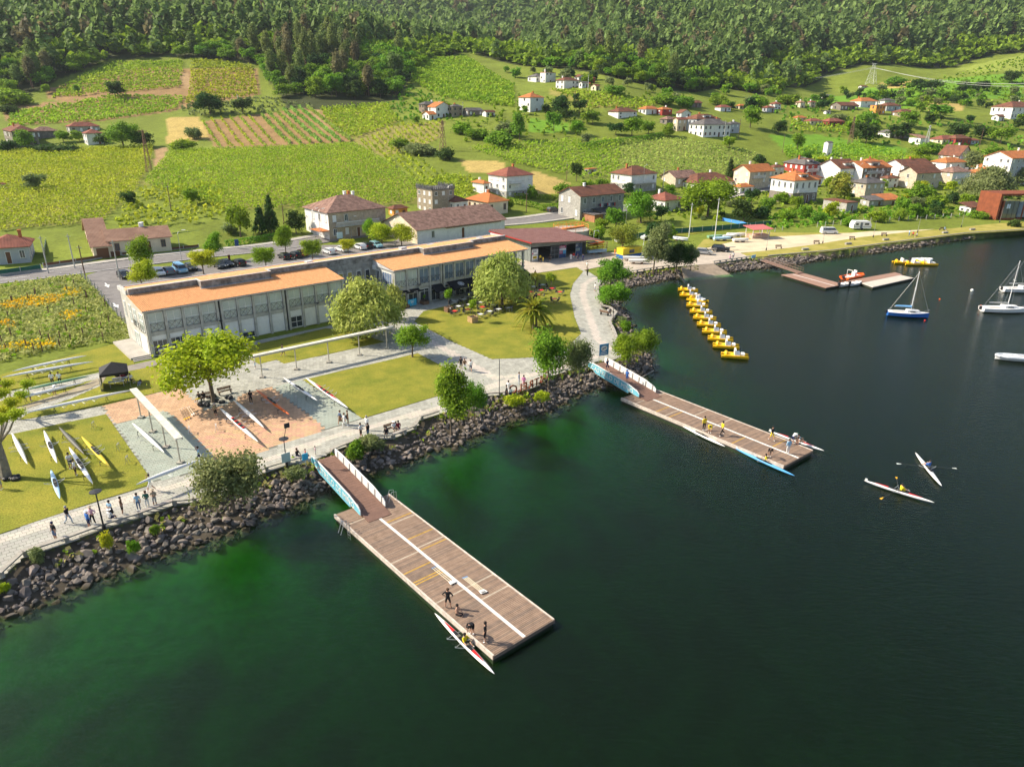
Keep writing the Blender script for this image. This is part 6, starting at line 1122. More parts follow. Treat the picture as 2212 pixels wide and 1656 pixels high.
# ---------------------------------------------------------------- docks and gangways
plankm = mat('weathered_plank', (.325,.225,.16), .85, col2=(.225,.155,.11), nscale=1.5, spec=.2, detail=8); plank2 = mat('weathered_plank_grey', (.265,.19,.14), .85, col2=(.18,.13,.10), nscale=1.5, detail=8); plank3 = mat('weathered_plank_warm', (.36,.25,.172), .85, col2=(.25,.17,.122), nscale=1.5, detail=8)
plankpale = mat('pale_plank', (.46,.38,.29), .85, noise=.15, nscale=2); plankyel = mat('yellow_plank', (.48,.29,.06), .8, noise=.2, nscale=3); whitestrip = mat('worn_white_strip', (.74,.70,.64), .7, noise=.1, nscale=2); floatm = mat('dark_float', (.05,.045,.04), .8); edgew = mat('edge_board', (.58,.50,.42), .8, noise=.25, nscale=2)
def dock(corners, label, yel, pale, zt=.55, strip=.5):
    c = [P(x, y, zt) for x, y in corners]; far_, near_ = (c[2]+c[3])/2, (c[0]+c[1])/2; d = near_-far_; L_ = d.length; d.normalize(); sd_ = Vector((d.y, -d.x, 0)); Wd = ((c[1]-c[0]).length+(c[3]-c[2]).length)/2
    if (c[1]-c[0]).dot(sd_) < 0: sd_ = -sd_
    rz = math.atan2(d.y, d.x); t = thing('floating_dock', label, 'dock', (far_.x, far_.y, 0), rz)
    sg = 1 if Vector((-d.y, d.x, 0)).dot(sd_) > 0 else -1
    b = MB(); b.box(.1, L_-.1, -Wd/2+.12, Wd/2-.12, -.35, zt-.07); b.obj('pontoon', floatm, t)
    b = MB(); b.box(0, L_, -Wd/2, -Wd/2+.14, zt-.34, zt+.04); b.obj('edge_board', edgew, t); b = MB(); b.box(0, L_, Wd/2-.14, Wd/2, zt-.34, zt+.04); b.obj('edge_board', edgew, t); b = MB(); b.box(L_-.02, L_+.06, -Wd/2, Wd/2, zt-.3, zt+.0); b.obj('end_board', plank2, t)
    sy = sg*(strip-.5)*Wd; b = MB(); b.box(1.5, L_-.02, sy-.13, sy+.13, zt-.05, zt+.012); b.obj('white_strip', whitestrip, t)
    n = 147; pw_ = (L_-.1)/n; r = random.Random(5); mm = {}
    for side in (-1, 1):
        y0, y1 = (-Wd/2+.15, sy-.14) if side < 0 else (sy+.14, Wd/2-.15)
        for m_ in (plankm, plank2, plank3, plankpale, plankyel):
            q = MB(); q.box(0, pw_-.02, y0, y1, -.05, 0); mm[m_.name] = q.mesh('plank', m_)
        for i in range(n):
            f = (i+.5)/n; m_ = r.choice((plankm, plankm, plank2, plank3))
            if any(abs(f-a) < .5/n+1e-6 for a, s_ in pale if s_ in (side*sg, 0)): m_ = plankpale
            if any(abs(f-a) < .5/n+1e-6 for a, s_ in yel if s_ in (side*sg, 0)): m_ = plankyel
            link('plank', mm[m_.name], t, (.05+i*pw_, 0, zt+r.uniform(-.006, .004)))
    return t, d, sd_, L_, Wd
DK1 = dock([(1064.5,1418.5),(1197,1334.75),(839.5,1066),(722,1111)], 'near wooden floating dock with white centre strip and yellow boards', [(.18,1),(.33,1),(.42,1),(.50,-1),(.575,-1),(.56,-1)], [(.1,-1),(.2,1),(.42,-1),(.395,1),(.7,0),(.78,1)])
DK2 = dock([(1694,1007.5),(1755,971),(1407,837),(1341,859)], 'far wooden floating dock with white centre strip', [(.24,-1),(.33,-1),(.72,-1),(.86,1)], [(.1,0),(.4,1),(.3,-1),(.55,0)])
gdeck = mat('gangway_deck', (.20,.115,.085), .9, noise=.12, nscale=2); cyan = mat('cyan_banner', (.09,.42,.55), .55, col2=(.22,.55,.66), nscale=.7); wpan = mat('white_panel_gangway', (.80,.79,.75), .5); steel = mat('galvanised_steel', (.45,.45,.45), .4, .6)
def gangway(tl, tr, br, bl, label, zt=1.75, zb=.75, text=True):
    A_, B_, C_, D_ = P(*tl, zt), P(*tr, zt), P(*br, zb), P(*bl, zb); top = (A_+B_)/2; bot = (C_+D_)/2; t = thing('gangway', label, 'gangway', top)
    ax = (bot-top); L_ = ax.length; ex = ax.normalized(); h_ = Vector((ex.x, ex.y, 0)).normalized(); left = Vector((h_.y, -h_.x, 0)); wd = ((A_-B_).length+(C_-D_).length)/4
    if (A_-top).dot(left) < 0: left = -left
    up = Vector((0, 0, 1)); o = Vector((0, 0, 0))
    b = MB(); n = 26
    for i in range(n):
        p0, p1 = ex*(L_*i/n+.01), ex*(L_*(i+1)/n-.01); q = MB(); q.add([p0+left*wd, p1+left*wd, p1-left*wd, p0-left*wd]+[v-up*.06 for v in (p0+left*wd, p1+left*wd, p1-left*wd, p0-left*wd)], [(0, 1, 2, 3), (7, 6, 5, 4), (0, 4, 5, 1), (2, 6, 7, 3), (1, 5, 6, 2), (3, 7, 4, 0)]); q.obj('deck_board', gdeck, t)
    fp = ex*L_; q = MB(); e2 = h_*1.3-up*.16; q.add([fp+left*wd*.98, fp+e2+left*wd*.98, fp+e2-left*wd*.98, fp-left*wd*.98]+[v-up*.08 for v in (fp+left*wd*.98, fp+e2+left*wd*.98, fp+e2-left*wd*.98, fp-left*wd*.98)], [(0, 1, 2, 3), (7, 6, 5, 4), (0, 4, 5, 1), (2, 6, 7, 3), (1, 5, 6, 2)]); q.obj('landing_flap', gdeck, t)
    prof_ = [(0, -.05, .7), (.1, -.1, .85), (.16, -.42, .88), (.8, -.42, .88), (.82, -.12, .85), (.97, -.1, .62), (1, -.05, .4)]
    for sgn, nm in ((1, 'banner'), (-1, 'side_panel')):
        q = MB(); off = left*(sgn*(wd+.05)); off2 = left*(sgn*(wd+.13)); k = len(prof_)
        vs = []
        for o_ in (off, off2):
            vs += [ex*(L_*s_)+o_+up*lo for s_, lo, hi in prof_]+[ex*(L_*s_)+o_+up*hi for s_, lo, hi in prof_]
        fs = []
        for i in range(k-1): fs += [(i, i+1, k+i+1, k+i), (2*k+i, 3*k+i, 3*k+i+1, 2*k+i+1), (k+i, k+i+1, 3*k+i+1, 3*k+i), (i, 2*k+i, 2*k+i+1, i+1)]
        fs += [(0, k, 3*k, 2*k), (k-1, 3*k-1, 4*k-1, 2*k-1)]
        q.add(vs, fs, 0); p_ = q.obj(nm, wpan, t)
        if sgn == 1:
            q = MB(); o_ = left*(wd+.142); vs = [ex*(L_*s_)+o_+up*(lo+.03) for s_, lo, hi in prof_]+[ex*(L_*s_)+o_+up*(hi-.12) for s_, lo, hi in prof_]
            q.add(vs, [(i, k+i, k+i+1, i+1) for i in range(k-1)]); q.obj('banner_print', cyan, p_)
            if text:
                upv = left.cross(ex)*-1; upv = upv if upv.z > 0 else -upv; xdir = ex; zdir = xdir.cross(upv)
                # text must read from the lake side
                if zdir.dot(left) < 0: xdir = -ex; zdir = xdir.cross(upv)
                mt = Matrix.Identity(4)
                for i in range(3): mt[i][0] = xdir[i]; mt[i][1] = upv[i]; mt[i][2] = zdir[i]
                ctr = ex*(L_*.48)+left*(wd+.16)-up*.08; mt.translation = ctr
                banner_text('CASTRELO DE MIÑO', .0895*L_, wpan, p_, mt)
        for i in range(8):
            f = (i+.5)/8; q = MB(); c_ = ex*(L_*f)+left*(sgn*(wd+.04)); q.beam(c_+up*.75-ex*.02, c_+up*.75+ex*.16, .05, .75); q.obj('rail_post', steel, t)
    return t
gangway((677,997), (722,982), (830,1092), (782,1112), 'brown gangway with cyan lettered banner leading to the near dock')
gangway((1280,793), (1297,779), (1412,846), (1385,857), 'brown gangway with cyan lettered banner leading to the far dock')
# third landing stage: L of brown and beige floats with a lattice bridge
brownd = mat('brown_float_deck', (.33,.20,.145), .85, noise=.12, nscale=1.5); beiged = mat('beige_float_deck', (.56,.50,.42), .8, noise=.08, nscale=1.5)
def quadblock(t, pts, z0, z1, m, name, o=Vector((0, 0, 0))):
    pl = ccw([P(x, y, z1) for x, y in pts]); b = MB(); b.prism([(p.x-o.x, p.y-o.y) for p in pl], z0, z1); return b.obj(name, m, t)
for nm, pts, m_, lab in [('floating_dock', [(1688,593),(1734,589),(1823,614),(1784,621.5)], brownd, 'brown float platform at the foot of the lattice bridge'), ('floating_dock', [(1816,609),(1934,588),(1950,593),(1857,611)], brownd, 'brown float finger beside the orange boat'), ('floating_dock', [(1861,611),(1946,594),(1974,600),(1885,620)], beiged, 'beige modular float beside the brown finger')]:
    o = P(*pts[0], .5); o.z = 0; t = thing(nm, lab, 'dock', o); quadblock(t, pts, -.2, .38, floatm, 'pontoon', o); pl = ccw([P(x, y, .5) for x, y in pts])
    a, b_, c_, d_ = pl; n = 12
    for i in range(n):
        q = MB(); p0, p1, p2, p3 = a.lerp(b_, i/n), a.lerp(b_, (i+.97)/n), d_.lerp(c_, (i+.97)/n), d_.lerp(c_, i/n); q.prism([(v.x-o.x, v.y-o.y) for v in (p0, p1, p2, p3)], .38, .5); q.obj('deck_panel', m_, t)
    if 'foot' in lab: q = MB(); a2, b2 = P(1712,592,.52)-o, P(1803,617,.52)-o; q.beam(a2+Vector((0,0,.51-a2.z)), b2+Vector((0,0,.51-b2.z)), .25, .02); q.obj('white_strip', whitestrip, t)
A_, B_ = P(1650,562,1.7), P(1729,589,.7); t = thing('lattice_bridge', 'long brown bridge with lattice railings to the right landing stage', 'bridge', A_); d = B_-A_; sd_ = Vector((-d.y, d.x, 0)).normalized()
rail = mat('rail_brown', (.22,.15,.11), .7)
for i in range(20): q = MB(); q.beam(d*(i/20)+d.normalized()*.01, d*((i+1)/20)-d.normalized()*.01, 1.9, .1); q.obj('deck_board', brownd, t)
for s_ in (-1, 1):
    for hz in (.5, 1.0): q = MB(); q.tube(sd_*s_+Vector((0, 0, hz)), d+sd_*s_+Vector((0, 0, hz)), .04, n=4); q.obj('handrail', rail, t)
    for i in range(15): q = MB(); q.tube(d*(i/14)+sd_*s_, d*(i/14)+sd_*s_+Vector((0, 0, 1)), .035, n=4); q.obj('baluster', rail, t)
# pontoon ladder and odds on the near dock
for (x, y, lab) in [(846,1077,'steel ladder hoops at the far right corner of the near dock'), (744,1145,'dark ladder at the left edge of the near dock')]:
    p = P(x, y, .58); t = thing('dock_ladder', lab, 'ladder', p, math.atan2(DK1[1].y, DK1[1].x))
    for s_ in (0, .45): q = MB(); q.path([(s_, -.6, 0), (s_, -.2, 1.0), (s_, .25, .9), (s_, .3, -.9)], [.03]*4, 5); q.obj('rail', steel, t)
    for k in range(3): q = MB(); q.tube((0, .3, -.2-.3*k), (.45, .3, -.2-.3*k), .025, n=5); q.obj('rung', steel, t)
# rusty letters on the parapet, facing the promenade
lt = thing('letter_sign', 'row of rusty standing letters on the parapet facing the promenade', 'sign', P(1107,851,2.1)); la, lb = P(1095,853,2.1), P(1164,833,2.1)
pth = resample([P(x, y, 2.05) for x, y in [(1100,851),(1112,849),(1140,840),(1164,831),(1184,815)]], .2); acc = 0
word = 'OLERTSAC'; stp = len(pth)/len(word)
for i, ch in enumerate(word):
    p = pth[int(i*stp+stp*.5)]; q_ = pth[min(len(pth)-1, int(i*stp+stp*.5)+2)]; dx = (q_-p); dx.z = 0; dx = -dx.normalized(); zd = Vector((0, 0, 1)); nr = dx.cross(zd)
    mt = Matrix.Identity(4)
    for k in range(3): mt[k][0] = dx[k]; mt[k][1] = zd[k]; mt[k][2] = nr[k]
    mt.translation = p-lt.location+Vector((0, 0, -.02)); banner_text(ch, 1.5 if ch != 'O' else 1.7, rust, lt, mt, .06, 'letter')
# ---------------------------------------------------------------- rowing shells
HM = {'white': hull_w, 'yellow': mat('hull_yellow', (.75,.55,.03), .35), 'dark': mat('hull_dark', (.12,.115,.09), .4), 'green': mat('hull_green', (.22,.40,.25), .4), 'lblue': mat('hull_light_blue', (.42,.62,.78), .4), 'blue': mat('hull_blue', (.10,.38,.75), .35), 'orange': mat('hull_orange', (.78,.15,.02), .35)}
cock = mat('cockpit_black', (.02,.02,.022), .6); redm = mat('red_trim_paint', (.6,.03,.03), .4); alu = mat('rigger_metal', (.62,.62,.62), .35, .5)
def shell(e0, e1, z, kind, label, seats=1, flip=False, trestle=True, red=False, riggers=True, oars=None, zg=ZP, bow=False):
    a, b_ = P(*e0, z), P(*e1, z); d = b_-a; L_ = d.length; t = thing('rowing_shell', label, 'rowing shell', (a+b_)/2, math.atan2(d.y, d.x)); wd = .225 if seats < 3 else .26
    n = 16; vs = []; sg = -1 if flip else 1; prof = [(-1, .55), (-.98, .0), (-.6, -.75), (0, -1), (.6, -.75), (.98, .0), (1, .55), (.55, .8), (0, .9), (-.55, .8)]
    for i in range(n+1):
        s_ = i/n; w = wd*max(.03, math.sin(math.pi*s_)**.62); hh = .17*max(.12, math.sin(math.pi*s_)**.4); x = (s_-.5)*L_
        for (u, v) in prof: vs.append((x, u*w, sg*(v*hh+.06*abs(2*s_-1)**3)))
    k = len(prof); fs = [(i*k+j, i*k+(j+1) % k, (i+1)*k+(j+1) % k, (i+1)*k+j) for i in range(n) for j in range(k)]
    if not flip: fs = [f[::-1] for f in fs]
    q = MB(); q.add(vs, fs); q.obj('hull', HM[kind], t, smooth=True)
    cl = .55*seats+.8
    if not flip:
        q = MB(); pr = None
        for i in range(7):
            x = -cl/2-.3+(cl+.6)*i/6; w = wd*.72*math.sin(math.pi*(.12+.76*i/6))**.5; row = [(x, -w, .185), (x, w, .185)]
            if pr: q.add(pr+row, [(0, 2, 3, 1)])
            pr = row
        q.obj('cockpit', cock, t)
        for i in range(seats):
            x = (i-(seats-1)/2)*1.05; q = MB(); q.box(x-.13, x+.13, -.15, .15, .2, .24); q.obj('seat', HM['dark'] if seats < 4 else redm, t)
        if red:
            for s_ in (-1, 1): q = MB(); q.add([(s_*(cl/2+.25), -.13, .19), (s_*(cl/2+.25), .13, .19), (s_*(cl/2+1.5), .02, .2), (s_*(cl/2+1.5), -.02, .2)], [(0, 1, 2, 3) if s_ > 0 else (3, 2, 1, 0)]); q.obj('deck_stripe', redm, t)
        if bow: q = MB(); q.box(-L_/2+.1, -L_/2+.32, -.02, .02, .12, .34); q.obj('bow_number', wpan, t)
    if riggers:
        for i in range(seats):
            x = (i-(seats-1)/2)*1.05
            for s_ in (-1, 1):
                q = MB(); o_ = (x-.25, s_*.82, .16*sg+.02)
                q.tube((x+.2, s_*wd*.8, .1*sg), o_, .02, n=5); q.tube((x-.45, s_*wd*.8, .1*sg), o_, .02, n=5); q.tube(o_, (o_[0], o_[1], o_[2]+.12*sg), .025, n=5); q.obj('rigger', alu, t)
    if oars is not None:
        for s_, ang in ((-1, oars), (1, oars)):
            x = -.25; q = MB(); d_ = Vector((math.sin(ang)*-1, s_*math.cos(ang), -.06)); p0 = Vector((x, s_*.82, .22)); q.tube(p0-d_*.85, p0+d_*1.75, .022, n=5); o_ = q.obj('oar', mat('oar_shaft', (.05,.05,.05), .5), t)
            q = MB(); e = p0+d_*1.7; f = p0+d_*2.15; pp = Vector((0, 0, 1)).cross(d_).normalized()*.11; q.add([e-pp*.3, e+pp*.3, f+pp, f-pp, e-pp*.3+Vector((0, 0, .02)), e+pp*.3+Vector((0, 0, .02)), f+pp+Vector((0, 0, .02)), f-pp+Vector((0, 0, .02))], [(3, 2, 1, 0), (4, 5, 6, 7), (0, 1, 5, 4), (2, 3, 7, 6), (1, 2, 6, 5), (3, 0, 4, 7)]); q.obj('blade', wpan if 'white blades' in label else mat('oar_yellow', (.85,.45,.02), .5), o_)
    if trestle:
        for f in (-.24, .24):
            make_trestle(Vector((a+b_)/2)+d*f, math.atan2(d.y, d.x), z-zg-.17, 'folding trestle under the '+label.split(' on ')[0].split(' lying')[0].split(',')[0])
    return t
def make_trestle(p, rz, h, label, m_=None):
    t = thing('trestle', label, 'trestle', (p.x, p.y, ZP), rz, 'boat trestles'); m_ = m_ or dark
    for s_ in (-1, 1):
        for e in (-1, 1): q = MB(); q.tube((s_*.16, e*.3, 0), (-s_*.05, e*.3, h), .02, n=4); q.obj('leg', m_, t)
    for e in (-1, 1): q = MB(); q.tube((e*.05, -.32, h), (e*.05, .32, h), .022, n=4); q.obj('crossbar', m_, t)
    return t
ZB = ZP+.8
shell((26,801),(187,767),ZB,'white','long white upturned shell on trestles, topmost on the upper lawn',4,True)
shell((4,814),(201,780),ZB,'white','long white upturned shell on trestles, second from the weeds',4,True)
shell((56,841),(194,811),ZB,'green','pale green upturned shell on trestles by two standing rowers',2,True,riggers=False)
shell((5,868),(182,825),ZB,'white','white upturned shell on trestles being wiped by a bending rower',2,True)
shell((51,891),(287,841),ZB,'white','very long white upturned shell on trestles below the gazebo',4,True)
shell((294,1045),(435,991),ZP+1.75,'white','white upturned single carried on a shoulder along the promenade',1,True,False)
shell((25,933),(59,1001),ZB-.2,'white','white upturned double on the lower lawn, leftmost',2,True)
shell((95,930),(124,1002),ZB-.2,'white','white single with open cockpit on the lower lawn',1)
shell((127,921),(182,980),ZB-.2,'dark','dark grey-brown upturned shell on the lower lawn',1,True)
shell((176,943),(239,1011),ZB-.2,'yellow','yellow double with black cockpit on the lower lawn',2)
shell((149,966),(201,1046),ZB-.2,'white','white double on the lower lawn with two rowers rigging it',2)
shell((110,1015),(130,1078),ZP+.4,'lblue','light blue single resting low on the lawn',1,trestle=False)
shell((285,912),(355,976),ZB-.1,'white','white upturned double on the grey paved square',2,True)
shell((474,881),(558,955),ZB-.1,'white','white quad with black cockpit on the terracotta plaza',4)
shell((505,863),(570,922),ZB-.1,'white','white covered shell on the terracotta plaza, second from the tree',2,True)
shell((552,841),(625,896),ZB-.1,'orange','orange double on the shaded terracotta plaza',2)
shell((612,816),(686,866),ZB-.1,'white','white double with black cockpit on the grey strip',2)
shell((660,816),(752,882),ZB-.1,'white','white and red quad along the edge of the lawn',4,red=True)
shell((939,1325),(1068,1456),.2,'white','white and red double moored at the near dock with its rower reaching out',2,trestle=False,red=True)
shell((1468,917),(1566,965),.2,'white','white single moored along the left side of the far dock',1,trestle=False,bow=True)
shell((1588,969),(1716,1028),.2,'blue','blue single with seated rower at the left side of the far dock',1,trestle=False,bow=True)
shell((1660,931),(1780,974),.25,'white','white single with red stripes at the right side of the far dock',1,trestle=False,red=True,bow=True)
shell((1866,1038),(2018,1086),.2,'white','white single being rowed on open water with yellow oars',1,trestle=False,red=True,oars=.3,bow=True)
shell((1977,978),(2034,1050),.2,'white','white single being rowed on open water with white blades',1,trestle=False,oars=.1)
for x, y, z_, rz, lab in [(410,935,0,.4,'white folded trestle standing on the terracotta plaza, left'),(468,930,0,.4,'white folded trestle standing on the terracotta plaza, right'),(203,925,0,.2,'small wire trestle top of the lower lawn'),(257,972,0,.2,'small wire trestle right on the lower lawn'),(276,1000,0,.2,'small wire trestle at the lawn edge'),(700,878,0,.2,'pile of grey trestles on the shaded strip'),(640,868,0,.3,'dark folding trestle on the shaded strip')]:
    make_trestle(P(x, y, ZP), rz, .75, lab, wpan if 'white' in lab else steel)
# loose oars
def oarset(x0, y0, x1, y1, z, n, blade, label, dx=(3, 1)):
    for i in range(n):
        a, b_ = P(x0+dx[0]*i, y0+dx[1]*i, z), P(x1+dx[0]*i, y1+dx[1]*i, z); d = b_-a; t = thing('oar', label, 'oar', a, math.atan2(d.y, d.x)); t['label'] = ['first', 'second', 'third', 'fourth'][i]+' '+label
        q = MB(); q.tube((0, 0, .05), (d.length-.4, 0, .05), .022, n=5); q.obj('shaft', mat('oar_pale', (.75,.68,.5), .5) if blade is wpan else dark, t); q = MB(); q.prism([(d.length-.42, -.04), (d.length-.1, -.11), (d.length, -.1), (d.length, .11), (d.length-.42, .05)], .04, .06); q.obj('blade', blade, t); q = MB(); q.tube((0, 0, .05), (.14, 0, .05), .03, n=5); q.obj('grip', mat('oar_grip', (.1,.35,.7), .6), t)
oyel = mat('oar_yellow', (.85,.45,.02), .5)
oarset(933,1227,976,1262,.6,3,wpan,'white-bladed oar left of the strip on the near dock',(4,-2)); oarset(999,1248,1042,1282,.6,4,wpan,'white-bladed oar right of the strip on the near dock',(3,-1))
oarset(389,884,399,907,ZP+.1,3,oyel,'yellow-bladed oar lying on the terracotta plaza',(5,-2)); oarset(404,880,416,897,ZP+.1,2,wpan,'white-bladed oar lying on the terracotta plaza',(4,-2))
# ---------------------------------------------------------------- pedal boats, sailing boats, motor boats
pyel = mat('pedalo_yellow', (.86,.50,.01), .4); wht = mat('gelcoat_white', (.84,.83,.80), .35)
def hullmesh(L_, W_, H_, sharp=.9, n=10, dk=None):
    vs = []; fs = []
    for i in range(n+1):
        s_ = i/n; w = W_/2*(1-(max(0, s_-.45)/.55)**2*sharp)*(.82+.18*min(1, s_*4)); sh = H_*(1+.25*s_*s_); x = (s_-.5)*L_
        vs += [(x, -w, sh), (x, -w*.86, H_*.15), (x, 0, -.12*H_), (x, w*.86, H_*.15), (x, w, sh)]
    for i in range(n): fs += [(i*5+j, (i+1)*5+j, (i+1)*5+j+1, i*5+j+1) for j in range(4)]
    fs += [(0, 1, 2, 3, 4), tuple(n*5+j for j in (4, 3, 2, 1, 0))]; fs += [(i*5+4, (i+1)*5+4, (i+1)*5, i*5) for i in range(n)]
    return vs, fs
t = thing('pedal_boat', '', 'pedal boat', (0, 0, 0), 0, 'yellow pedal boats moored in a chain')
for s_ in (-1, 1):
    vs, fs = hullmesh(3.5, .5, .32); q = MB(); q.add([(x, y+s_*.55, z-.05) for x, y, z in vs], fs); q.obj('hull', pyel, t)
q = MB(); q.box(-1.3, 1.1, -.75, .75, .26, .36); q.obj('deck', pyel, t); q = MB(); q.lathe([(.34, 0), (.36, .2), (.2, .42), (.02, .5)], 8, c=(-1.15, 0, .3), sx=.8, sy=1.5); q.obj('stern_box', pyel, t)
for s_ in (-1, 1):
    q = MB(); q.box(.05, .6, s_*.36-.28, s_*.36+.28, .36, .62); q.box(-.12, .1, s_*.36-.28, s_*.36+.28, .36, 1.05); q.obj('seat', wht, t)
q = MB(); q.box(.75, 1.2, -.5, .5, .36, .55); q.obj('pedal_box', wht, t)
PED = [(1486,628),(1490,639.5),(1507,650),(1506,661.5),(1514,675),(1522,688.5),(1531,703),(1543,718),(1556,733.5),(1568,749),(1587,770)]; ordn = ['first', 'second', 'third', 'fourth', 'fifth', 'sixth', 'seventh', 'eighth', 'ninth', 'tenth', 'last']
for i, (x, y) in enumerate(PED): place(t, P(x, y, .12), sc=1.14, rz=rad(-14 if i != 2 else -42)+R.uniform(-.05, .05), label=ordn[i]+' yellow pedal boat of the chain counted from the slipway')
for i, (x, y, lb) in enumerate([(1948,568,'left'),(1972,571,'middle'),(2005,571.5,'right'),(1992,568,'rear')]):
    c = copy_tree(t); c.location = P(x, y, .12); c.rotation_euler = (0, 0, rad(-5)); c['label'] = lb+' yellow pedal boat of the cluster moored out on the water'; c['group'] = 'pedal boats moored on open water'
def motorboat(x, y, L_, W_, rz, label, m_, tube=None, console=False, motor=True, z=.08):
    t = thing('motor_boat' if motor else 'dinghy', label, 'boat', P(x, y, z), rz)
    vs, fs = hullmesh(L_, W_, .5); q = MB(); q.add(vs, fs); q.obj('hull', m_, t)
    q = MB(); q.box(-L_*.42, L_*.25, -W_*.3, W_*.3, .5, .53); q.obj('floor', mat('boat_floor', (.55,.52,.48), .7), t)
    if tube:
        for s_ in (-1, 1): q = MB(); q.path([(-L_*.5, s_*W_*.45, .5), (L_*.2, s_*W_*.47, .55), (L_*.4, s_*W_*.3, .6), (L_*.5, 0, .66)], [.24, .24, .22, .2], 8); q.obj('tube', tube, t)
    if console: q = MB(); q.box(-.3, .4, -.4, .4, .5, 1.4); q.box(.3, .36, -.38, .38, 1.4, 1.8); q.obj('console', wht, t); q = MB(); q.path([(-1.6, -.6, .5), (-1.6, -.6, 2), (-1.6, .6, 2), (-1.6, .6, .5)], [.05]*4, 5); q.obj('roll_bar', wht, t)
    for xx in (-.15, .2): q = MB(); q.box(L_*xx-.15, L_*xx+.15, -W_*.38, W_*.38, .52, .68); q.obj('bench', wht, t)
    if motor: q = MB(); q.box(-L_*.5-.5, -L_*.5-.05, -.2, .2, .45, 1.0); q.box(-L_*.5-.35, -L_*.5-.15, -.08, .08, -.3, .5); q.obj('outboard', dark, t)
    return t
orng = mat('rib_orange', (.85,.14,.015), .45)
dv_ = P(1934,588,.5)-P(1816,609,.5); motorboat(1843,601,6.6,2.2,math.atan2(dv_.y, dv_.x),'orange inflatable motor boat with white console beside the landing stage',orng,orng,True)
motorboat(1824,617.5,3.4,1.3,rad(32),'small grey-white motor dinghy at the corner of the landing stage',mat('dinghy_grey', (.6,.58,.52), .5)); motorboat(1848,615,3.8,1.4,rad(32),'small clean white motor dinghy by the beige float',wht)
motorboat(1990,565,5.2,1.8,rad(2),'white inflatable moored behind the clustered pedal boats',wht,wht); motorboat(2185,777,4.6,1.7,rad(170),'grey-white inflatable dinghy cut by the right edge',wht,mat('rib_grey', (.6,.63,.66), .5),motor=False)
def sailboat(x, y, L_, rz, hm, label, mast_h, cover=None, xm=.05):
    t = thing('sailing_boat', label, 'sailing boat', P(x, y, .05), rz); vs, fs = hullmesh(L_, L_*.33, .75, 1.0, 12); q = MB(); q.add(vs, fs); q.obj('hull', hm, t, smooth=False)
    q = MB(); vs2 = [(x_, y_*.96, .755*(1+.25*((x_/L_+.5)**2))) for x_, y_, z_ in vs if abs(z_-.75*(1+.25*((x_/L_+.5)**2))) < 1e-6]; k = len(vs2)//2; q.add(vs2, [(2*i, 2*i+2, 2*i+3, 2*i+1) for i in range(k-1)]); q.obj('deck', wht, t)
    q = MB(); q.prism([(-L_*.05, -L_*.1), (L_*.22, -L_*.06), (L_*.26, 0), (L_*.22, L_*.06), (-L_*.05, L_*.1)], .8, 1.25); q.obj('cabin', wht, t); q = MB(); q.box(L_*.02, L_*.14, -L_*.1, L_*.1, .98, 1.12); q.obj('cabin_window', glass, t); q = MB(); q.box(-L_*.38, -L_*.08, -L_*.08, L_*.08, .78, .83); q.obj('cockpit', mat('boat_floor', (.5,.5,.5), .7), t)
    q = MB(); q.tube((L_*xm, 0, .8), (L_*xm, 0, mast_h), .075, .055, 6); q.obj('mast', wht, t); q = MB(); q.tube((L_*xm, 0, 1.75), (-L_*.36, 0, 1.7), .06, n=6); o_ = q.obj('boom', wht, t)
    if cover: q = MB(); q.tube((L_*xm, 0, 1.85), (-L_*.33, 0, 1.82), .2, .13, 7); q.obj('sail_cover', cover, o_)
    for e in ((L_*.48, 0, .95), (-L_*.48, 0, .8), (L_*xm, L_*.15, .8), (L_*xm, -L_*.15, .8)): q = MB(); q.tube(e, (L_*xm, 0, mast_h*.97), .014, n=3); q.obj('stay', steel, t)
    q = MB(); q.tube((L_*xm, -.5, mast_h*.62), (L_*xm, .5, mast_h*.62), .03, n=4); q.obj('spreader', wht, t); q = MB(); q.box(-L_*.55, -L_*.5, -.14, .14, .3, .95); q.obj('outboard', dark, t)
    q = MB(); q.path([(L_*.38, -.4, .9), (L_*.45, -.3, 1.4), (L_*.5, 0, 1.45), (L_*.45, .3, 1.4), (L_*.38, .4, .9)], [.02]*5, 4); q.obj('pulpit', steel, t)
hblue = mat('sail_hull_blue', (.03,.16,.52), .4)
sailboat(1960,683,6.9,rad(-14),hblue,'blue-hulled sailing boat with blue boom cover',8.3,mat('blue_cover', (.18,.42,.72), .8)); sailboat(2168,673,8.2,rad(-4),wht,'white sailing boat with bare boom at the right edge',9.6,None); sailboat(2205,630,7.6,rad(-3),wht,'white sailing boat half out of frame, farther off at the right edge',9.5,None)
for x, y, r_, m_, lb in [(2100,627,.32,wht,'white round mooring buoy'),(2030,646,.16,orng,'small pink mooring buoy near the blue sailing boat'),(1998,692,.16,redm,'small red mooring buoy under the bow of the blue sailing boat'),(2119,660,.14,orng,'small orange buoy behind the white sailing boat')]:
    q = MB(); q.lathe([(r_*.3, -r_), (r_*.85, -r_*.5), (r_, 0), (r_*.85, r_*.5), (r_*.3, r_*.95)], 10); tag(q.obj('mooring_buoy', m_, None, True, P(x, y, .05)), lb, 'buoy')
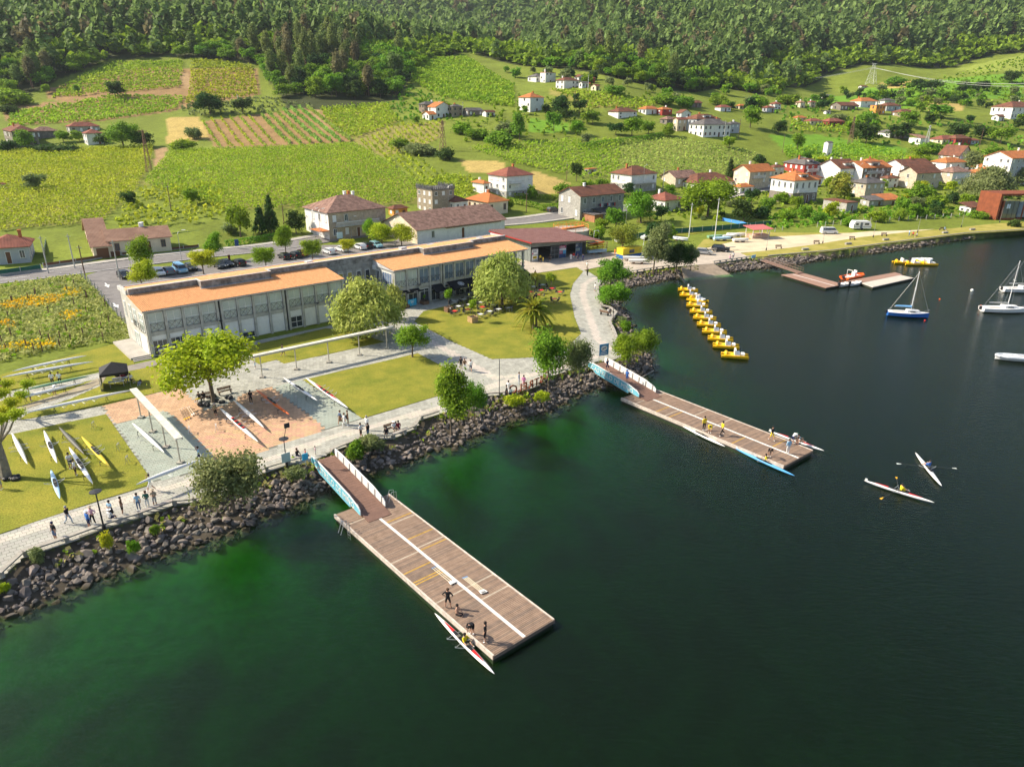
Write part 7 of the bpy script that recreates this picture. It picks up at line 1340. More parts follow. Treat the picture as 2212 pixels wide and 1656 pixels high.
def person(x, y, z, kind, face, top, bot, label, long_s=False, long_l=False, hair=0, hat=None, sc=1.0, shoe='white', skirt=None, lie=False, bag=None, world=None):
    me, hd, ax, pel = person_mesh(kind); p = Vector(world) if world else P(x, y, z)
    o = link('person', me, None, p, rad(face)-math.pi/2); tag(o, label, 'person'); o.scale = (sc, sc, sc)
    ms = [SKIN, CM[top], CM[bot], CM[top] if long_s else SKIN, CM[bot] if long_l else SKIN, CM[shoe]]
    for k in range(6): o.material_slots[k].link = 'OBJECT'; o.material_slots[k].material = ms[k]
    u = ax.normalized(); b = MB(); b.lathe([(.098, -.07), (.118, -.0), (.108, .06), (.06, .105), (.01, .115)], 9); me_ = b.mesh('hair', HAIR[hair] if hat is None else CM[hat], True); me_.transform(Matrix.Translation(hd-u*.03+Vector((0, -.02, 0))) @ u.to_track_quat('Z', 'Y').to_matrix().to_4x4()); link('hair' if hat is None else 'cap', me_, o)
    if hat in ('white', 'tan'):
        b = MB(); b.lathe([(.2, -.0), (.2, .015), (.1, .03)], 12); me_ = b.mesh('brim', CM[hat]); me_.transform(Matrix.Translation(hd) @ u.to_track_quat('Z', 'Y').to_matrix().to_4x4()); link('brim', me_, o)
    if skirt: b = MB(); b.lathe([(.15, .22), (.17, .1), (.24, -.42)], 10, c=pel); b.obj('skirt', CM[skirt], o)
    if bag: b = MB(); b.box(-.14, .14, -.3, -.14, 1.05, 1.45); b.obj('backpack', CM[bag], o)
    if lie: o.rotation_euler = (rad(-88), 0, rad(face)); o.location.z += .14
    return o
PE = [(121,1166,'stand',250,'black','jeans','man in black T-shirt, blue shorts and cap at the parapet',dict(hat='navy')),
 (150,1131,'walk',-10,'black','pjeans','bald man in black walking along the promenade',dict(long_l=True,hair=2,shoe='black')),
 (194,1141,'stand',60,'blue','navy','person in blue shirt and white hat by the street lamp',dict(long_s=True,hat='white')),
 (202,1131,'hips',260,'pink','black','person in pink shirt and straw hat by the street lamp',dict(long_l=True,hat='tan',long_s=True)),
 (242,1118,'fold',250,'lblue','black','woman in light blue top and black skirt looking down',dict(skirt='black')),
 (240,1127,'sit',70,'white','navy','person in white T-shirt and cap sitting on the parapet',dict(hat='white',zz=.0)),
 (266,1110,'stand',20,'brown','black','person in brown top and black shorts shading the eyes',{}),
 (301,1102,'stand',280,'lblue','jeans','man in light blue T-shirt and jeans',dict(long_l=True)),
 (320,1097,'fold',280,'green','white','woman in green top and white trousers',dict(long_l=True,long_s=True,hair=1)),
 (336,1093,'fold',280,'tan','grey','man in tan T-shirt and grey shorts',dict(hat='tan')),
 (327,1060,'lift',200,'lblue','white','rower in blue and white carrying the upturned single',{}),
 (432,998,'lift',200,'lblue','navy','second carrier half hidden behind the waterside shrub',{}),
 (154,1012,'fold',320,'white','navy','rower in white T-shirt rigging the double, left one',{}), (165,1027,'stand',20,'white','black','rower in white T-shirt rigging the double, right one',{}),
 (467,901,'stand',80,'olive','black','man in olive T-shirt and dark shorts on the plaza',dict(hair=2)), (543,872,'stand',270,'black','black','rower in black suit in the tree shade',dict(long_l=True)),
 (115,832,'stand',300,'white','black','rower in white T-shirt beside the green shell, left one',{}), (131,831,'stand',300,'white','black','rower in white T-shirt beside the green shell, right one',{}),
 (67,866,'stand',20,'white','navy','long-haired rower in white T-shirt at the white shell',dict(hair=1)), (119,853,'bend',100,'white','black','rower in white bending over the white shell',{}),
 (3,840,'stand',0,'navy','jeans','person in dark blue cut by the left edge',{}), (3,1057,'stand',0,'blue','grey','person in blue beside the bags at the left edge',{}),
 (300,834,'stand',20,'black','grey','person lying on the grass beside the gazebo',dict(lie=True,long_l=True)),
 (340,766,'sit',300,'white','black','seated person in white by the glass doors, first from left',{}), (348,768,'sit',300,'white','white','seated person in white by the glass doors, second from left',{}), (356,765,'sit',300,'white','black','seated person in white by the glass doors, third from left',{}), (374,761,'sit',300,'black','yellow','seated person in black and yellow by the glass doors',{}),
 (431,867,'sit',250,'black','yellow','rower in black and yellow sitting under the big tree, left one',dict(long_s=True)), (441,866,'sit',280,'black','black','rower in black sitting under the big tree, right one',dict(long_s=True,long_l=True)),
 (736,917,'walk',200,'jeans','brown','woman in denim jacket and brown skirt walking',dict(skirt='brown',hair=1,long_s=True)), (745,923,'walk',200,'white','white','woman in white with black bag walking',dict(long_l=True,hair=1,bag='black')), (752,917,'stand',20,'brown','brown','long-haired woman in brown walking behind',dict(hair=1,long_l=True)),
 (780,945,'stand',340,'white','black','man in white and maroon shirt by the near parapet',{}), (796,945,'stand',160,'black','jeans','man in black jacket and jeans by the near parapet',dict(long_l=True,long_s=True)), (793,929,'stand',240,'white','grey','man in white shirt standing behind the folding frames',dict(long_s=True,hair=2)),
 (851,932,'sit',300,'white','black','person in white shirt and sun hat on the bench',dict(hat='white')), (861,931,'sit',290,'maroon','navy','person in dark red on the bench shading the eyes',{}), (835,944,'sit',270,'black','black','person in black sitting on the parapet by the bench',dict(long_s=True,long_l=True)),
 (682,983,'stand',200,'pink','white','toddler in pale pink on the promenade',dict(sc=.6)), (643,992,'sit',340,'black','navy','woman in black sitting by the near gangway',dict(long_s=True,long_l=True,hair=1)), (661,991,'stand',200,'red','red','small child in red by the near gangway',dict(sc=.65)), (634,997,'sit',90,'lime','lime','small child in bright green sitting by the near gangway',dict(sc=.6)),
 (996,797,'stand',95,'black','black','woman in black with backpack, left of three walking away',dict(bag='black')), (1004,801,'walk',95,'brown','white','long-haired woman in white trousers, middle of three walking away',dict(long_l=True,hair=1)), (1017,803,'walk',95,'white','navy','woman with white backpack and dark shorts, right of three walking away',dict(bag='white',hair=1)),
 (1121,831,'stand',0,'jeans','pjeans','red-haired woman in denim by the rusty letters',dict(hair=1,long_l=True,long_s=True)), (1131,838,'fold',260,'magenta','pink','person in pink shirt beside the rusty letters',dict(hat='black',long_s=True)), (1094,860,'stand',0,'black','black','woman in black dress below the rusty letters',dict(skirt='black')), (1102,865,'stand',120,'white','navy','person in white shirt and dark skirt below the rusty letters',dict(skirt='navy')), (1098,850,'stand',60,'white','white','person in white behind the rusty letters',{}),
 (1268,582,'walk',200,'white','tan','person in white near the apron',{}), (1268.5,597,'walk',250,'black','black','person in black at the head of the curving path',dict(long_l=True)), (1285,630,'stand',200,'white','pjeans','person in white half hidden by the path trees',{}), (1313,680,'sit',0,'white','black','person in white sitting on the path bench',{}),
 (1167,566,'stand',300,'yellow','black','rower in yellow and black at the hangar door',{}), (1173,567,'stand',200,'yellow','yellow','small rower in yellow at the hangar door',dict(sc=.8)), (1188,565,'stand',250,'black','black','rower in black at the hangar door',{}), (1233,564,'stand',280,'white','white','woman in long white dress before the hangar',dict(skirt='white')), (1239,561,'stand',260,'red','white','person in red jacket before the hangar',dict(long_s=True)), (1248,564,'stand',260,'navy','navy','person in dark clothes before the hangar',{}), (1259,565,'stand',220,'navy','navy','person in dark blue at the hangar corner',dict(long_s=True,long_l=True)), (1328,552,'stand',200,'orange','orange','person in orange vest by the boat racks',{}),
 (1156,602,'stand',250,'red','black','person in red at the far end of the terrace',{}), (1576,562,'sit',60,'pink','jeans','person in pale pink sitting on the slipway parapet',dict(zz=.1)), (1583,560,'stand',250,'white','navy','person in white standing at the slipway parapet',dict(long_l=True)),
 (1963,510,'stand',0,'lblue','jeans','person in light blue of the picnic group on the verge',dict(long_l=True)), (1972,510,'sit',200,'red','black','person in red of the picnic group on the verge',{}), (1980,512,'sit',180,'grey','black','person in grey of the picnic group on the verge',{}), (2040,498,'sit',300,'lblue','jeans','person in light blue sitting on the far verge bench',{}),
 (612,769,'walk',20,'black','black','person in black walking beneath the flat canopy',{}), (552,796,'stand',200,'white','lblue','person in white and blue behind the big tree',{}), (973,676,'sit',0,'white','black','person in white reading at the red terrace table',{}), (988,636,'sit',300,'blue','navy','person in blue at a terrace table under the awning',{}), (998,634,'sit',250,'jeans','navy','person in denim at a terrace table under the awning',{}), (1008,632,'sit',200,'black','black','person in black at a terrace table under the awning',{})]
for x, y, k, f, tp, bt, lab, kw in PE:
    zz = kw.pop('zz', 0); z = ZP+(0 if k != 'sit' else zz); person(x, y, z, k, f, tp, bt, lab, **kw)
for i, (x, y, tp) in enumerate([(256,824,'black'),(262,823,'white'),(268,824,'maroon'),(275,822,'black'),(284,826,'white')]): person(x, y, ZP, 'sit', 280+i*15, tp, 'black', 'rower in %s sitting under the gazebo, %s from the left' % (tp, ['first', 'second', 'third', 'fourth', 'last'][i]))
DZ = .58
for x, y, z, k, f, tp, bt, lab, kw in [(968,1312,DZ,'hips',80,'black','black','rower in black and yellow standing hands on hips on the near dock',dict(hair=1,shoe='black')), (988,1335,DZ-.4,'sit',340,'skin','black','bare-chested rower sitting on the edge of the near dock',{}), (1020,1368,DZ,'bend',250,'black','black','rower in black bending at the edge of the near dock',{}), (1048,1386,DZ,'stand',170,'black','black','rower in black holding an oar on the near dock',{}), (1004,1390,.1,'row',320,'yellow','black','rower in black and yellow seated in the red and white double',{}),
 (1520,929,DZ,'stand',280,'yellow','black','rower in yellow jacket and black leggings on the far dock',dict(long_s=True,long_l=True)), (1533,935,DZ,'bend',250,'yellow','yellow','rower in yellow vest and cap stooping on the far dock',dict(hat='black')), (1559,940,DZ,'lunge',200,'yellow','black','rower in yellow T-shirt lunging on the far dock',dict(long_l=True)), (1666,951,DZ,'walk',300,'black','yellow','rower in black and yellow walking on the far dock',dict(long_s=True)), (1701,979,DZ,'stand',100,'lblue','white','person in pale blue with white trousers on the far dock',dict(long_l=True,long_s=True)), (1661,986,DZ,'bend',260,'black','black','rower in black and yellow bending over the blue single',{}), (1711,958,DZ,'bend',30,'white','navy','helper in white with green cap at the right side of the far dock',dict(hat='green')), (1721,966,DZ-.4,'sit',40,'skin','navy','bare-chested rower sitting at the right side of the far dock',{}), (1653,997,.1,'row',330,'yellow','black','rower seated in the blue single',{}), (1724,954,.1,'row',330,'white','navy','rower seated in the single at the right side of the far dock',{}), (1946,1062,.12,'row',0,'yellow','yellow','rower in yellow sculling the single with yellow oars',{}), (2006,1010,.12,'row',120,'blue','blue','rower in blue sculling the single with white blades',{}), (1311,801,1.55,'walk',300,'navy','navy','rower in dark blue walking down the far gangway',{}), (1354,825,1.2,'stand',60,'blue','blue','rower in blue suit and cap on the far gangway',dict(hat='blue'))]:
    person(x, y, z, k, f, tp, bt, lab, **kw)
# ---------------------------------------------------------------- vehicles
tyre = mat('tyre', (.02,.02,.02), .8); rim = mat('wheel_rim', (.45,.45,.46), .35, .6); lampw = mat('headlamp', (.8,.8,.78), .15); lampr = mat('tail_lamp', (.45,.02,.02), .2)
def carmesh(outl, W_, y_in, mt):
    n = len(outl); q = MB(); vs = []
    for s_ in (-1, 1):
        for x, z in outl: w = W_/2-(.04 if z < .45 else 0)-max(0, z-.85)*y_in; vs.append((x, s_*w, z))
    q.add(vs, [tuple(range(n)), tuple(range(2*n-1, n-1, -1))]+[((i+1) % n, i, n+i, n+(i+1) % n) for i in range(n)]); return q
def car(x, y, z, rz, paintm, label, kind='hatch', group=None, name='parked_car', cat='car', sc=1.0):
    t = thing(name, label, cat, P(x, y, z) if z is not None else G(x, y), rz, group); t.scale = (sc, sc, sc)
    if kind == 'van': body = [(-2.3, .3), (2.1, .3), (2.25, .5), (2.2, .85), (1.75, 1.1), (1.2, 1.85), (-2.2, 1.9), (-2.32, 1.0)]; g = [(1.68, 1.16), (1.2, 1.72), (-2.0, 1.72), (-2.0, 1.16)]; L_, W_ = 4.6, 1.85
    elif kind == 'suv': body = [(-2.15, .35), (2.1, .35), (2.2, .6), (2.1, .95), (1.2, 1.08), (.55, 1.62), (-1.7, 1.66), (-2.15, 1.15)]; g = [(1.1, 1.1), (.52, 1.55), (-1.65, 1.58), (-2.0, 1.14)]; L_, W_ = 4.4, 1.85
    else: body = [(-1.95, .3), (1.95, .3), (2.05, .52), (1.95, .8), (1.1, .93), (.45, 1.42), (-1.35, 1.46), (-1.9, 1.0)]; g = [(1.0, .96), (.42, 1.36), (-1.32, 1.39), (-1.8, 1.0)]; L_, W_ = 4.1, 1.75
    carmesh(body, W_, .32, paintm).obj('body', paintm, t)
    q = MB(); n = len(g)
    for s_ in (-1, 1):
        vs = [(gx*.985, s_*(W_/2-max(0, gz_-.85)*.32+.006), gz_) for gx, gz_ in g]; q.add(vs, [tuple(range(n)) if s_ < 0 else tuple(range(n-1, -1, -1))])
    q.obj('side_glass', glass, t)
    for i, nm in ((0, 'windscreen'), (2, 'rear_window')):
        (xa, za), (xb, zb) = g[i], g[(i+1) % n]; o_ = .1 if i == 0 else -.1; q = MB(); wa, wb = W_/2-.16, W_/2-.24; q.add([(xa+o_, -wa, za), (xa+o_, wa, za), (xb+o_, wb, zb), (xb+o_, -wb, zb)], [(0, 1, 2, 3) if i == 0 else (3, 2, 1, 0)]); q.obj(nm, glass, t)
    for xx in (-L_*.31, L_*.31):
        for s_ in (-1, 1):
            q = MB(); q.tube((xx, s_*(W_/2-.2), .32), (xx, s_*(W_/2+.01), .32), .32, n=12); wh = q.obj('wheel', tyre, t); q = MB(); q.tube((xx, s_*(W_/2-.02), .32), (xx, s_*(W_/2+.025), .32), .19, n=10); q.obj('rim', rim, wh)
    for s_ in (-1, 1):
        q = MB(); q.box(L_/2-.18, L_/2-.0, s_*W_*.36-.16, s_*W_*.36+.16, .62, .76); q.obj('headlight', lampw, t); q = MB(); q.box(-L_/2-.02, -L_/2+.12, s_*W_*.4-.1, s_*W_*.4+.1, .75, .95); q.obj('tail_light', lampr, t)
    return t
PT = {k: mat('paint_'+k, v, .25, .1, spec=.6) for k, v in {'black': (.015,.016,.018), 'white': (.75,.75,.74), 'greyblue': (.12,.16,.22), 'lblue': (.22,.45,.68), 'dark': (.04,.045,.05), 'red': (.35,.03,.03), 'silver': (.42,.42,.42), 'aqua': (.30,.55,.62)}.items()}
CR = [(269,600,'black','black car at the left end of the car park'),(344,594,'white','white car left of the grey-blue car'),(364,591,'greyblue','grey-blue hatchback in the car park'),(390,588,'lblue','light blue small van in the car park'),(413,583,'dark','dark car behind the yellow-green street tree'),(475,578,'dark','dark car right of the yellow-green street tree'),(491,575,'black','black car by the rusty totem, left one'),(517,573,'black','black car by the rusty totem, right one'),(615,559,'black','black car behind the middle club roof, left one'),(638,556,'black','black car behind the middle club roof, right one'),(652,552,'red','dark red car mostly hidden by a street tree'),(711,548,'white','white car left of the pale young tree'),(739,543,'white','white car hidden by the pale young tree'),(778,538,'white','white pick-up near the roof vent'),(792,535,'black','black car right of the white pick-up'),(812,534,'aqua','pale aqua car at the end of the car park')]
for x, y, c, lb in CR: car(x, y, ZP, AZ+math.pi/2+R.uniform(-.08, .08)+(math.pi if R.random() < .4 else 0), PT[c], lb, 'van' if 'van' in lb else 'hatch', 'cars in the car park behind the club')
car(1195, 458, None, AZ-rad(2), PT['dark'], 'dark car driving on the road by the clipped hedge', 'suv', name='car'); car(1520, 549, ZP, rad(-18), PT['silver'], 'silver estate car behind the concrete railing', 'hatch'); car(1556, 543, ZP, rad(-18), PT['black'], 'black off-road car behind the concrete railing', 'suv'); car(1790, 505, ZP, rad(3), PT['white'], 'white passenger van on the sandy track', 'van', name='van', cat='van')
t = thing('caravan', 'white camper trailer with brown window beside the long fence', 'caravan', P(1857, 496, ZP), rad(6)); q = MB(); q.add([(x, y, z) for y in (-1.1, 1.1) for x, z in ((-2.7, .5), (2.6, .5), (2.8, 1.5), (2.2, 2.5), (-2.3, 2.6), (-2.8, 1.6))], [(0, 1, 2, 3, 4, 5), (11, 10, 9, 8, 7, 6)]+[((i+1) % 6, i, 6+i, 6+(i+1) % 6) for i in range(6)]); q.obj('body', wht, t)
CW = Wall((-2.7, -1.1, 0), (1, 0, 0), (0, -1, 0)); window(t, CW, .5, 1.5, 1.4, 2.1, glass, white, 0); window(t, CW, 3.2, 4.7, 1.4, 2.1, glass, white, 0); q = MB(); CW.box(q, 2.0, 2.7, .55, 2.2, 0, .03); q.obj('door', PT['greyblue'], t); q = MB(); CW.box(q, .0, 5.3, 1.0, 1.12, 0, .012); q.obj('stripe', PT['greyblue'], t)
for s_ in (-1, 1): q = MB(); q.tube((0, s_*.95, .35), (0, s_*1.12, .35), .35, n=12); q.obj('wheel', tyre, t)
q = MB(); q.beam((2.6, 0, .5), (3.9, 0, .5), .1, .1); q.obj('drawbar', dark, t)
# ---------------------------------------------------------------- terrace furniture
tt = thing('terrace_table', '', 'table', (0, 0, 0), 0, 'cafe terrace tables'); q = MB(); q.box(-.36, .36, -.36, .36, .72, .75); ttop = q.obj('table_top', wpan, tt)
for a, b_ in ((-1, -1), (1, -1), (1, 1), (-1, 1)): q = MB(); q.tube((a*.3, b_*.3, 0), (a*.3, b_*.3, .72), .02, n=4); q.obj('leg', steel, tt)
tc_ = thing('terrace_chair', '', 'chair', (0, 0, 0), 0, 'cafe terrace chairs'); q = MB(); q.box(-.22, .22, -.22, .22, .42, .46); q.obj('seat', dark, tc_); q = MB(); q.add([(-.22, -.22, .5), (.22, -.22, .5), (.24, -.3, .88), (-.24, -.3, .88), (-.22, -.19, .5), (.22, -.19, .5), (.24, -.27, .88), (-.24, -.27, .88)], [(0, 1, 2, 3), (7, 6, 5, 4), (2, 6, 7, 3), (0, 4, 5, 1), (0, 3, 7, 4), (1, 5, 6, 2)]); q.obj('backrest', dark, tc_)
for a, b_ in ((-1, -1), (1, -1), (1, 1), (-1, 1)): q = MB(); q.tube((a*.23, b_*.25, 0), (a*.2, b_*.2, .44), .018, n=4); q.obj('leg', steel, tc_)
for s_ in (-1, 1): q = MB(); q.path([(s_*.24, .2, .44), (s_*.25, .18, .66), (s_*.25, -.24, .68)], [.018]*3, 4); q.obj('armrest', steel, tc_)
TB = [(c, 918+x/6.814, 567+y/6.814+4) for c, x, y in [('s',250,525),('s',415,490),('s',540,465),('s',430,595),('s',575,570),('s',730,540),('s',860,515),('w',495,672),('w',655,645),('w',830,612),('w',1010,650),('w',955,748),('w',1085,715),('w',820,792),('s',1240,695),('r',630,720),('r',845,685),('r',440,745),('r',1295,512),('r',1420,485),('r',1560,458),('r',1550,525),('r',1685,505),('r',1715,432),('r',1870,405),('r',1985,458),('r',1910,560),('r',1665,605),('r',1415,560),('s',1595,378),('s',1735,352)]]
NM = {'s': 'steel-grey', 'w': 'white', 'r': 'red'}; TMx = {'s': mat('table_steel', (.45,.48,.5), .3, .4), 'w': wpan, 'r': mat('table_red', (.75,.04,.05), .45)}
ordw = ['first', 'second', 'third', 'fourth', 'fifth', 'sixth', 'seventh', 'eighth', 'ninth', 'tenth', 'eleventh', 'twelfth', 'thirteenth', 'fourteenth']
for c in 'swr':
    L_ = sorted([(x, y) for k, x, y in TB if k == c])
    for i, (x, y) in enumerate(L_):
        nm = ordw[i]+' '+NM[c]+' table from the left'; o = place(tt, P(x, y, ZP), AZ+R.uniform(-.2, .2), 'terrace: '+nm+' before the club'); o['label'] = nm+' on the cafe terrace'
        for ch in o.children:
            if ch.name.startswith('table_top'): ch.material_slots[0].link = 'OBJECT'; ch.material_slots[0].material = TMx[c]
        for k in range(R.choice((2, 3, 3, 4))):
            a = o.rotation_euler.z+k*math.pi/2+R.uniform(-.3, .3); q_ = P(x, y, ZP)+Vector((math.cos(a), math.sin(a), 0))*R.uniform(.62, .85); place(tc_, q_, a+math.pi/2, 'black chair at the '+nm)
wood = mat('planter_wood', (.50,.33,.16), .8, noise=.15, nscale=3); woodd = mat('planter_wood_dark', (.22,.13,.08), .8, noise=.15, nscale=3)
def planter(x, y, s_, h, m_, label, tree_h=0):
    t = thing('planter', label, 'planter', P(x, y, ZP), AZ)
    for k in range(4):
        for e in range(4):
            q = MB(); z0, z1 = h*k/4+.01, h*(k+1)/4-.01; 
            if e % 2: q.box(-s_+.04, s_-.04, (-1 if e == 1 else 1)*s_-.03, (-1 if e == 1 else 1)*s_+.03, z0, z1)
            else: q.box((-1 if e == 0 else 1)*s_-.03, (-1 if e == 0 else 1)*s_+.03, -s_, s_, z0, z1)
            q.obj('board', m_, t)
    q = MB(); q.box(-s_+.03, s_-.03, -s_+.03, s_-.03, .02, h-.1); q.obj('soil', mat('soil_dark', (.06,.04,.025), .95), t)
    if tree_h:
        v = thing('potted_tree', 'young leafy tree growing in the '+label, 'tree', P(x, y, ZP)+Vector((0, 0, h-.1))); c = crown_link('crown', 'open', 1, 1, 'green', v, (0, 0, tree_h*.45)); c.scale = (tree_h*.24, tree_h*.24, tree_h*.28); q = MB(); q.path([(0, 0, 0), (.05, 0, tree_h*.5), (0, 0, tree_h*.8)], [.04, .03, .02], 5); q.obj('trunk', bark, v)
planter(1021.5,695,.62,.95,wood,'pale wooden planter box on the lawn',3.0); planter(969,673,.55,.9,woodd,'dark wooden planter box at the terrace corner',3.2); planter(875,664,.6,.6,woodd,'low wooden planter left of the blue board',.9); planter(917,656,.6,.6,woodd,'low wooden planter right of the blue board',1.2)
for x, y, lb in [(1157,622,'left young tree of the terrace rope poles'),(1190,622,'right young tree of the terrace rope poles')]: tree(x, y, y-34, 26, 'open', 'yel' if x < 1170 else 'green', lb, 1, .45, z=ZP)
t = thing('notice_board', 'bright blue notice board standing before the club terrace', 'board', P(891,662,ZP), AZ+rad(8)); q = MB(); q.box(-.95, .95, -.04, .04, .15, 1.35); q.obj('panel', mat('notice_cyan', (.05,.42,.66), .5), t)
for k, (w_, z_) in enumerate(((.7, 1.1), (.5, .9), (.45, .75), (.3, .4))): q = MB(); q.box(-w_*.7, w_*.7, -.05, -.041, z_-.05, z_+.03); q.obj('print', wpan, t)
# ---------------------------------------------------------------- canopies, gazebo, lamps, benches, signs
canw = mat('canopy_sheet', (.62,.59,.50), .8, noise=.18, nscale=1.2)
def canopy(posts, label, h=3.15, ext=1.2):
    p = [P(x, y, ZP) for x, y in posts]; t = thing('flat_canopy', label, 'canopy', p[0]); o = p[0]; d = (p[-1]-p[0]).normalized(); sd_ = Vector((-d.y, d.x, 0)); a, b_ = -d*ext, p[-1]-o+d*ext; n = 10
    for i in range(n):
        q = MB(); q.beam(a.lerp(b_, i/n)+d*.01+Vector((0, 0, h+.12)), a.lerp(b_, (i+1)/n)-d*.01+Vector((0, 0, h+.12)), .72, .1); q.obj('canopy_panel', canw, t)
    for s_ in (-1, 1): q = MB(); q.beam(a+sd_*(s_*.3)+Vector((0, 0, h+.02)), b_+sd_*(s_*.3)+Vector((0, 0, h+.02)), .08, .16); q.obj('edge_beam', steel, t)
    for v in p:
        q = MB(); q.tube(v-o, v-o+Vector((0, 0, h-.1)), .075, n=8); q.obj('post', mat('post_steel', (.5,.46,.38), .5, .2), t); q = MB(); c = v-o; q.box(c.x-.3, c.x+.3, c.y-.3, c.y+.3, -.05, .18); q.obj('footing', stone, t)
canopy([(567,815),(641,798),(711,783),(777,767),(836,753)], 'long flat pale canopy on slim posts in front of the club'); canopy([(305,902),(330,933),(359,966),(390,1000)], 'flat pale canopy on slim posts across the paved square')
gp_ = P(252,832,ZP); t = thing('gazebo_tent', 'black pop-up gazebo with white banner on the upper lawn', 'gazebo', gp_, AZ-rad(12)); blk = mat('tent_black', (.018,.018,.02), .7)
q = MB(); s_ = 1.6; q.add([(-s_, -s_, 2.15), (s_, -s_, 2.15), (s_, s_, 2.15), (-s_, s_, 2.15), (0, 0, 3.2), (-s_, -s_, 1.85), (s_, -s_, 1.85), (s_, s_, 1.85), (-s_, s_, 1.85)], [(0, 1, 4), (1, 2, 4), (2, 3, 4), (3, 0, 4), (5, 6, 1, 0), (6, 7, 2, 1), (7, 8, 3, 2), (8, 5, 0, 3)]); q.obj('roof', blk, t)
for a, b_ in ((-1, -1), (1, -1), (1, 1), (-1, 1)): q = MB(); q.tube((a*1.55, b_*1.55, 0), (a*1.55, b_*1.55, 2.1), .03, n=5); q.obj('leg', steel, t)
q = MB(); q.box(-1.6, -1.57, -1.5, 1.5, .1, 1.9); q.obj('side_wall', blk, t); q = MB(); q.box(-1.75, -1.72, -1.55, -.6, .05, 1.75); q.obj('banner', wpan, t); q = MB(); q.box(-1.765, -1.75, -1.12, -1.02, .7, 1.4); q.box(-1.765, -1.75, -1.25, -.9, 1.15, 1.23); q.obj('emblem', mat('emblem_blue', (.1,.2,.5), .6), t)
for yy in (.2, 1.0): q = MB(); q.add([(-1.615, yy, 1.2), (-1.615, yy+.12, 1.2), (-1.615, yy+.3, .5), (-1.615, yy+.18, .5), (-1.615, yy+.36, 1.2), (-1.615, yy+.48, 1.2)], [(0, 1, 2, 3), (4, 5, 2, 3)]); q.obj('print', wpan, t)
for i, (dx, dy) in enumerate(((.3, -.4), (.2, .7))):
    tb = thing('trestle_table', 'bench table under the gazebo, '+('front' if i == 0 else 'rear')+' one', 'table', gp_+Vector((dx, dy, 0)), AZ-rad(12)); q = MB(); q.box(-.9, .9, -.3, .3, .7, .75); q.obj('table_top', wpan, tb)
    for a in (-1, 1): q = MB(); q.box(a*.75-.03, a*.75+.03, -.28, .28, 0, .7); q.obj('leg', steel, tb)
def streetlamp(x, y, h, label, style='disc', z=ZP, r=.06):
    t = thing('street_lamp', label, 'street lamp', P(x, y, z) if z is not None else G(x, y), AZ)
    q = MB(); q.lathe([(.16, 0), (.14, .5), (.07, .7)], 8); q.obj('base', dark if style != 'grey' else steel, t); q = MB(); q.tube((0, 0, .5), (0, 0, h), r, r*.7, 8); q.obj('pole', dark if style in ('disc', 'solar') else steel, t)
    if style in ('disc', 'solar'): q = MB(); q.lathe([(.1, -.1), (.14, .0), (.48, .1), (.48, .14), (.05, .2)], 14, c=(0, 0, h)); q.obj('lamp_head', dark, t)
    if style == 'solar': q = MB(); q.tube((0, 0, h), (.5, .2, h+1.3), .03, n=5); q.obj('arm', dark, t); q = MB(); q.box(.25, .8, .1, .16, h+1.1, h+1.6); q.obj('solar_panel', dark, t); q = MB(); q.box(-.5, .4, -.14, -.1, h-2.4, h-1.4); q.obj('notice', teal_, t)
    if style == 'grey': q = MB(); q.path([(0, 0, h), (.3, 0, h+.5), (1.2, 0, h+.7)], [.05, .045, .04], 6); q.obj('arm', steel, t); q = MB(); q.box(1.0, 1.7, -.14, .14, h+.62, h+.74); q.obj('lamp_head', wpan, t)
    if style == 'globe': q = MB(); q.lathe([(.08, 0), (.25, .1), (.28, .25), (.05, .34)], 10, c=(0, 0, h)); q.obj('lamp_head', wpan, t)
    return t
streetlamp(226,1146,3.7,'black street lamp with flat round head at the promenade parapet',r=.075); streetlamp(620,1008,3.0,'black lamp with solar panel and notice at the near gangway','solar'); streetlamp(1323,706,3.6,'slim black lamp beside the round bay of the curving path')
for x, y, h, lb in [(395,576,7.0,'tall grey lamp post near the swimming pool'),(679,516,7,'grey lamp post left of the townhouse'),(694,528,8,'tall twin lamp post by the car park'),(1203/4+553,529,6,'grey lamp post by the bright street trees'),(828/4+553,516,5,'short grey lamp post before the townhouse door'),(969,464,8,'curved grey lamp before the tower house'),(1388,415,9,'curved white lamp before the hip-roof house'),(1850,408,9,'curved white lamp in the village row'),(1351,495,6,'grey lamp by the boat park')]: streetlamp(x, y, h, lb, 'grey', ZP if y > 500 else None)
for x, y, lb in [(1982,502,'white lamp pole beside the picnic group'),(1886,513,'white lamp pole right of the camper trailer'),(1777,526,'white lamp pole in front of the passenger van'),(2076,491,'white lamp pole left of the steel pavilion'),(2159,481,'white lamp pole in front of the steel pavilion'),(1655,541,'white lamp pole near the lattice bridge'),(284,584,'short white lamp at the car park entry')]: streetlamp(x, y, 4.6 if x > 300 else 3.2, lb, 'globe' if x < 300 else 'pole', ZP, .05)
q = MB(); q.tube((0, 0, 0), (0, 0, 5.0), .05, .04, 6); tag(q.obj('flagpole', dark, None, False, P(1078.5,858,ZP)), 'thin dark bare pole on the promenade left of the rusty letters', 'pole')
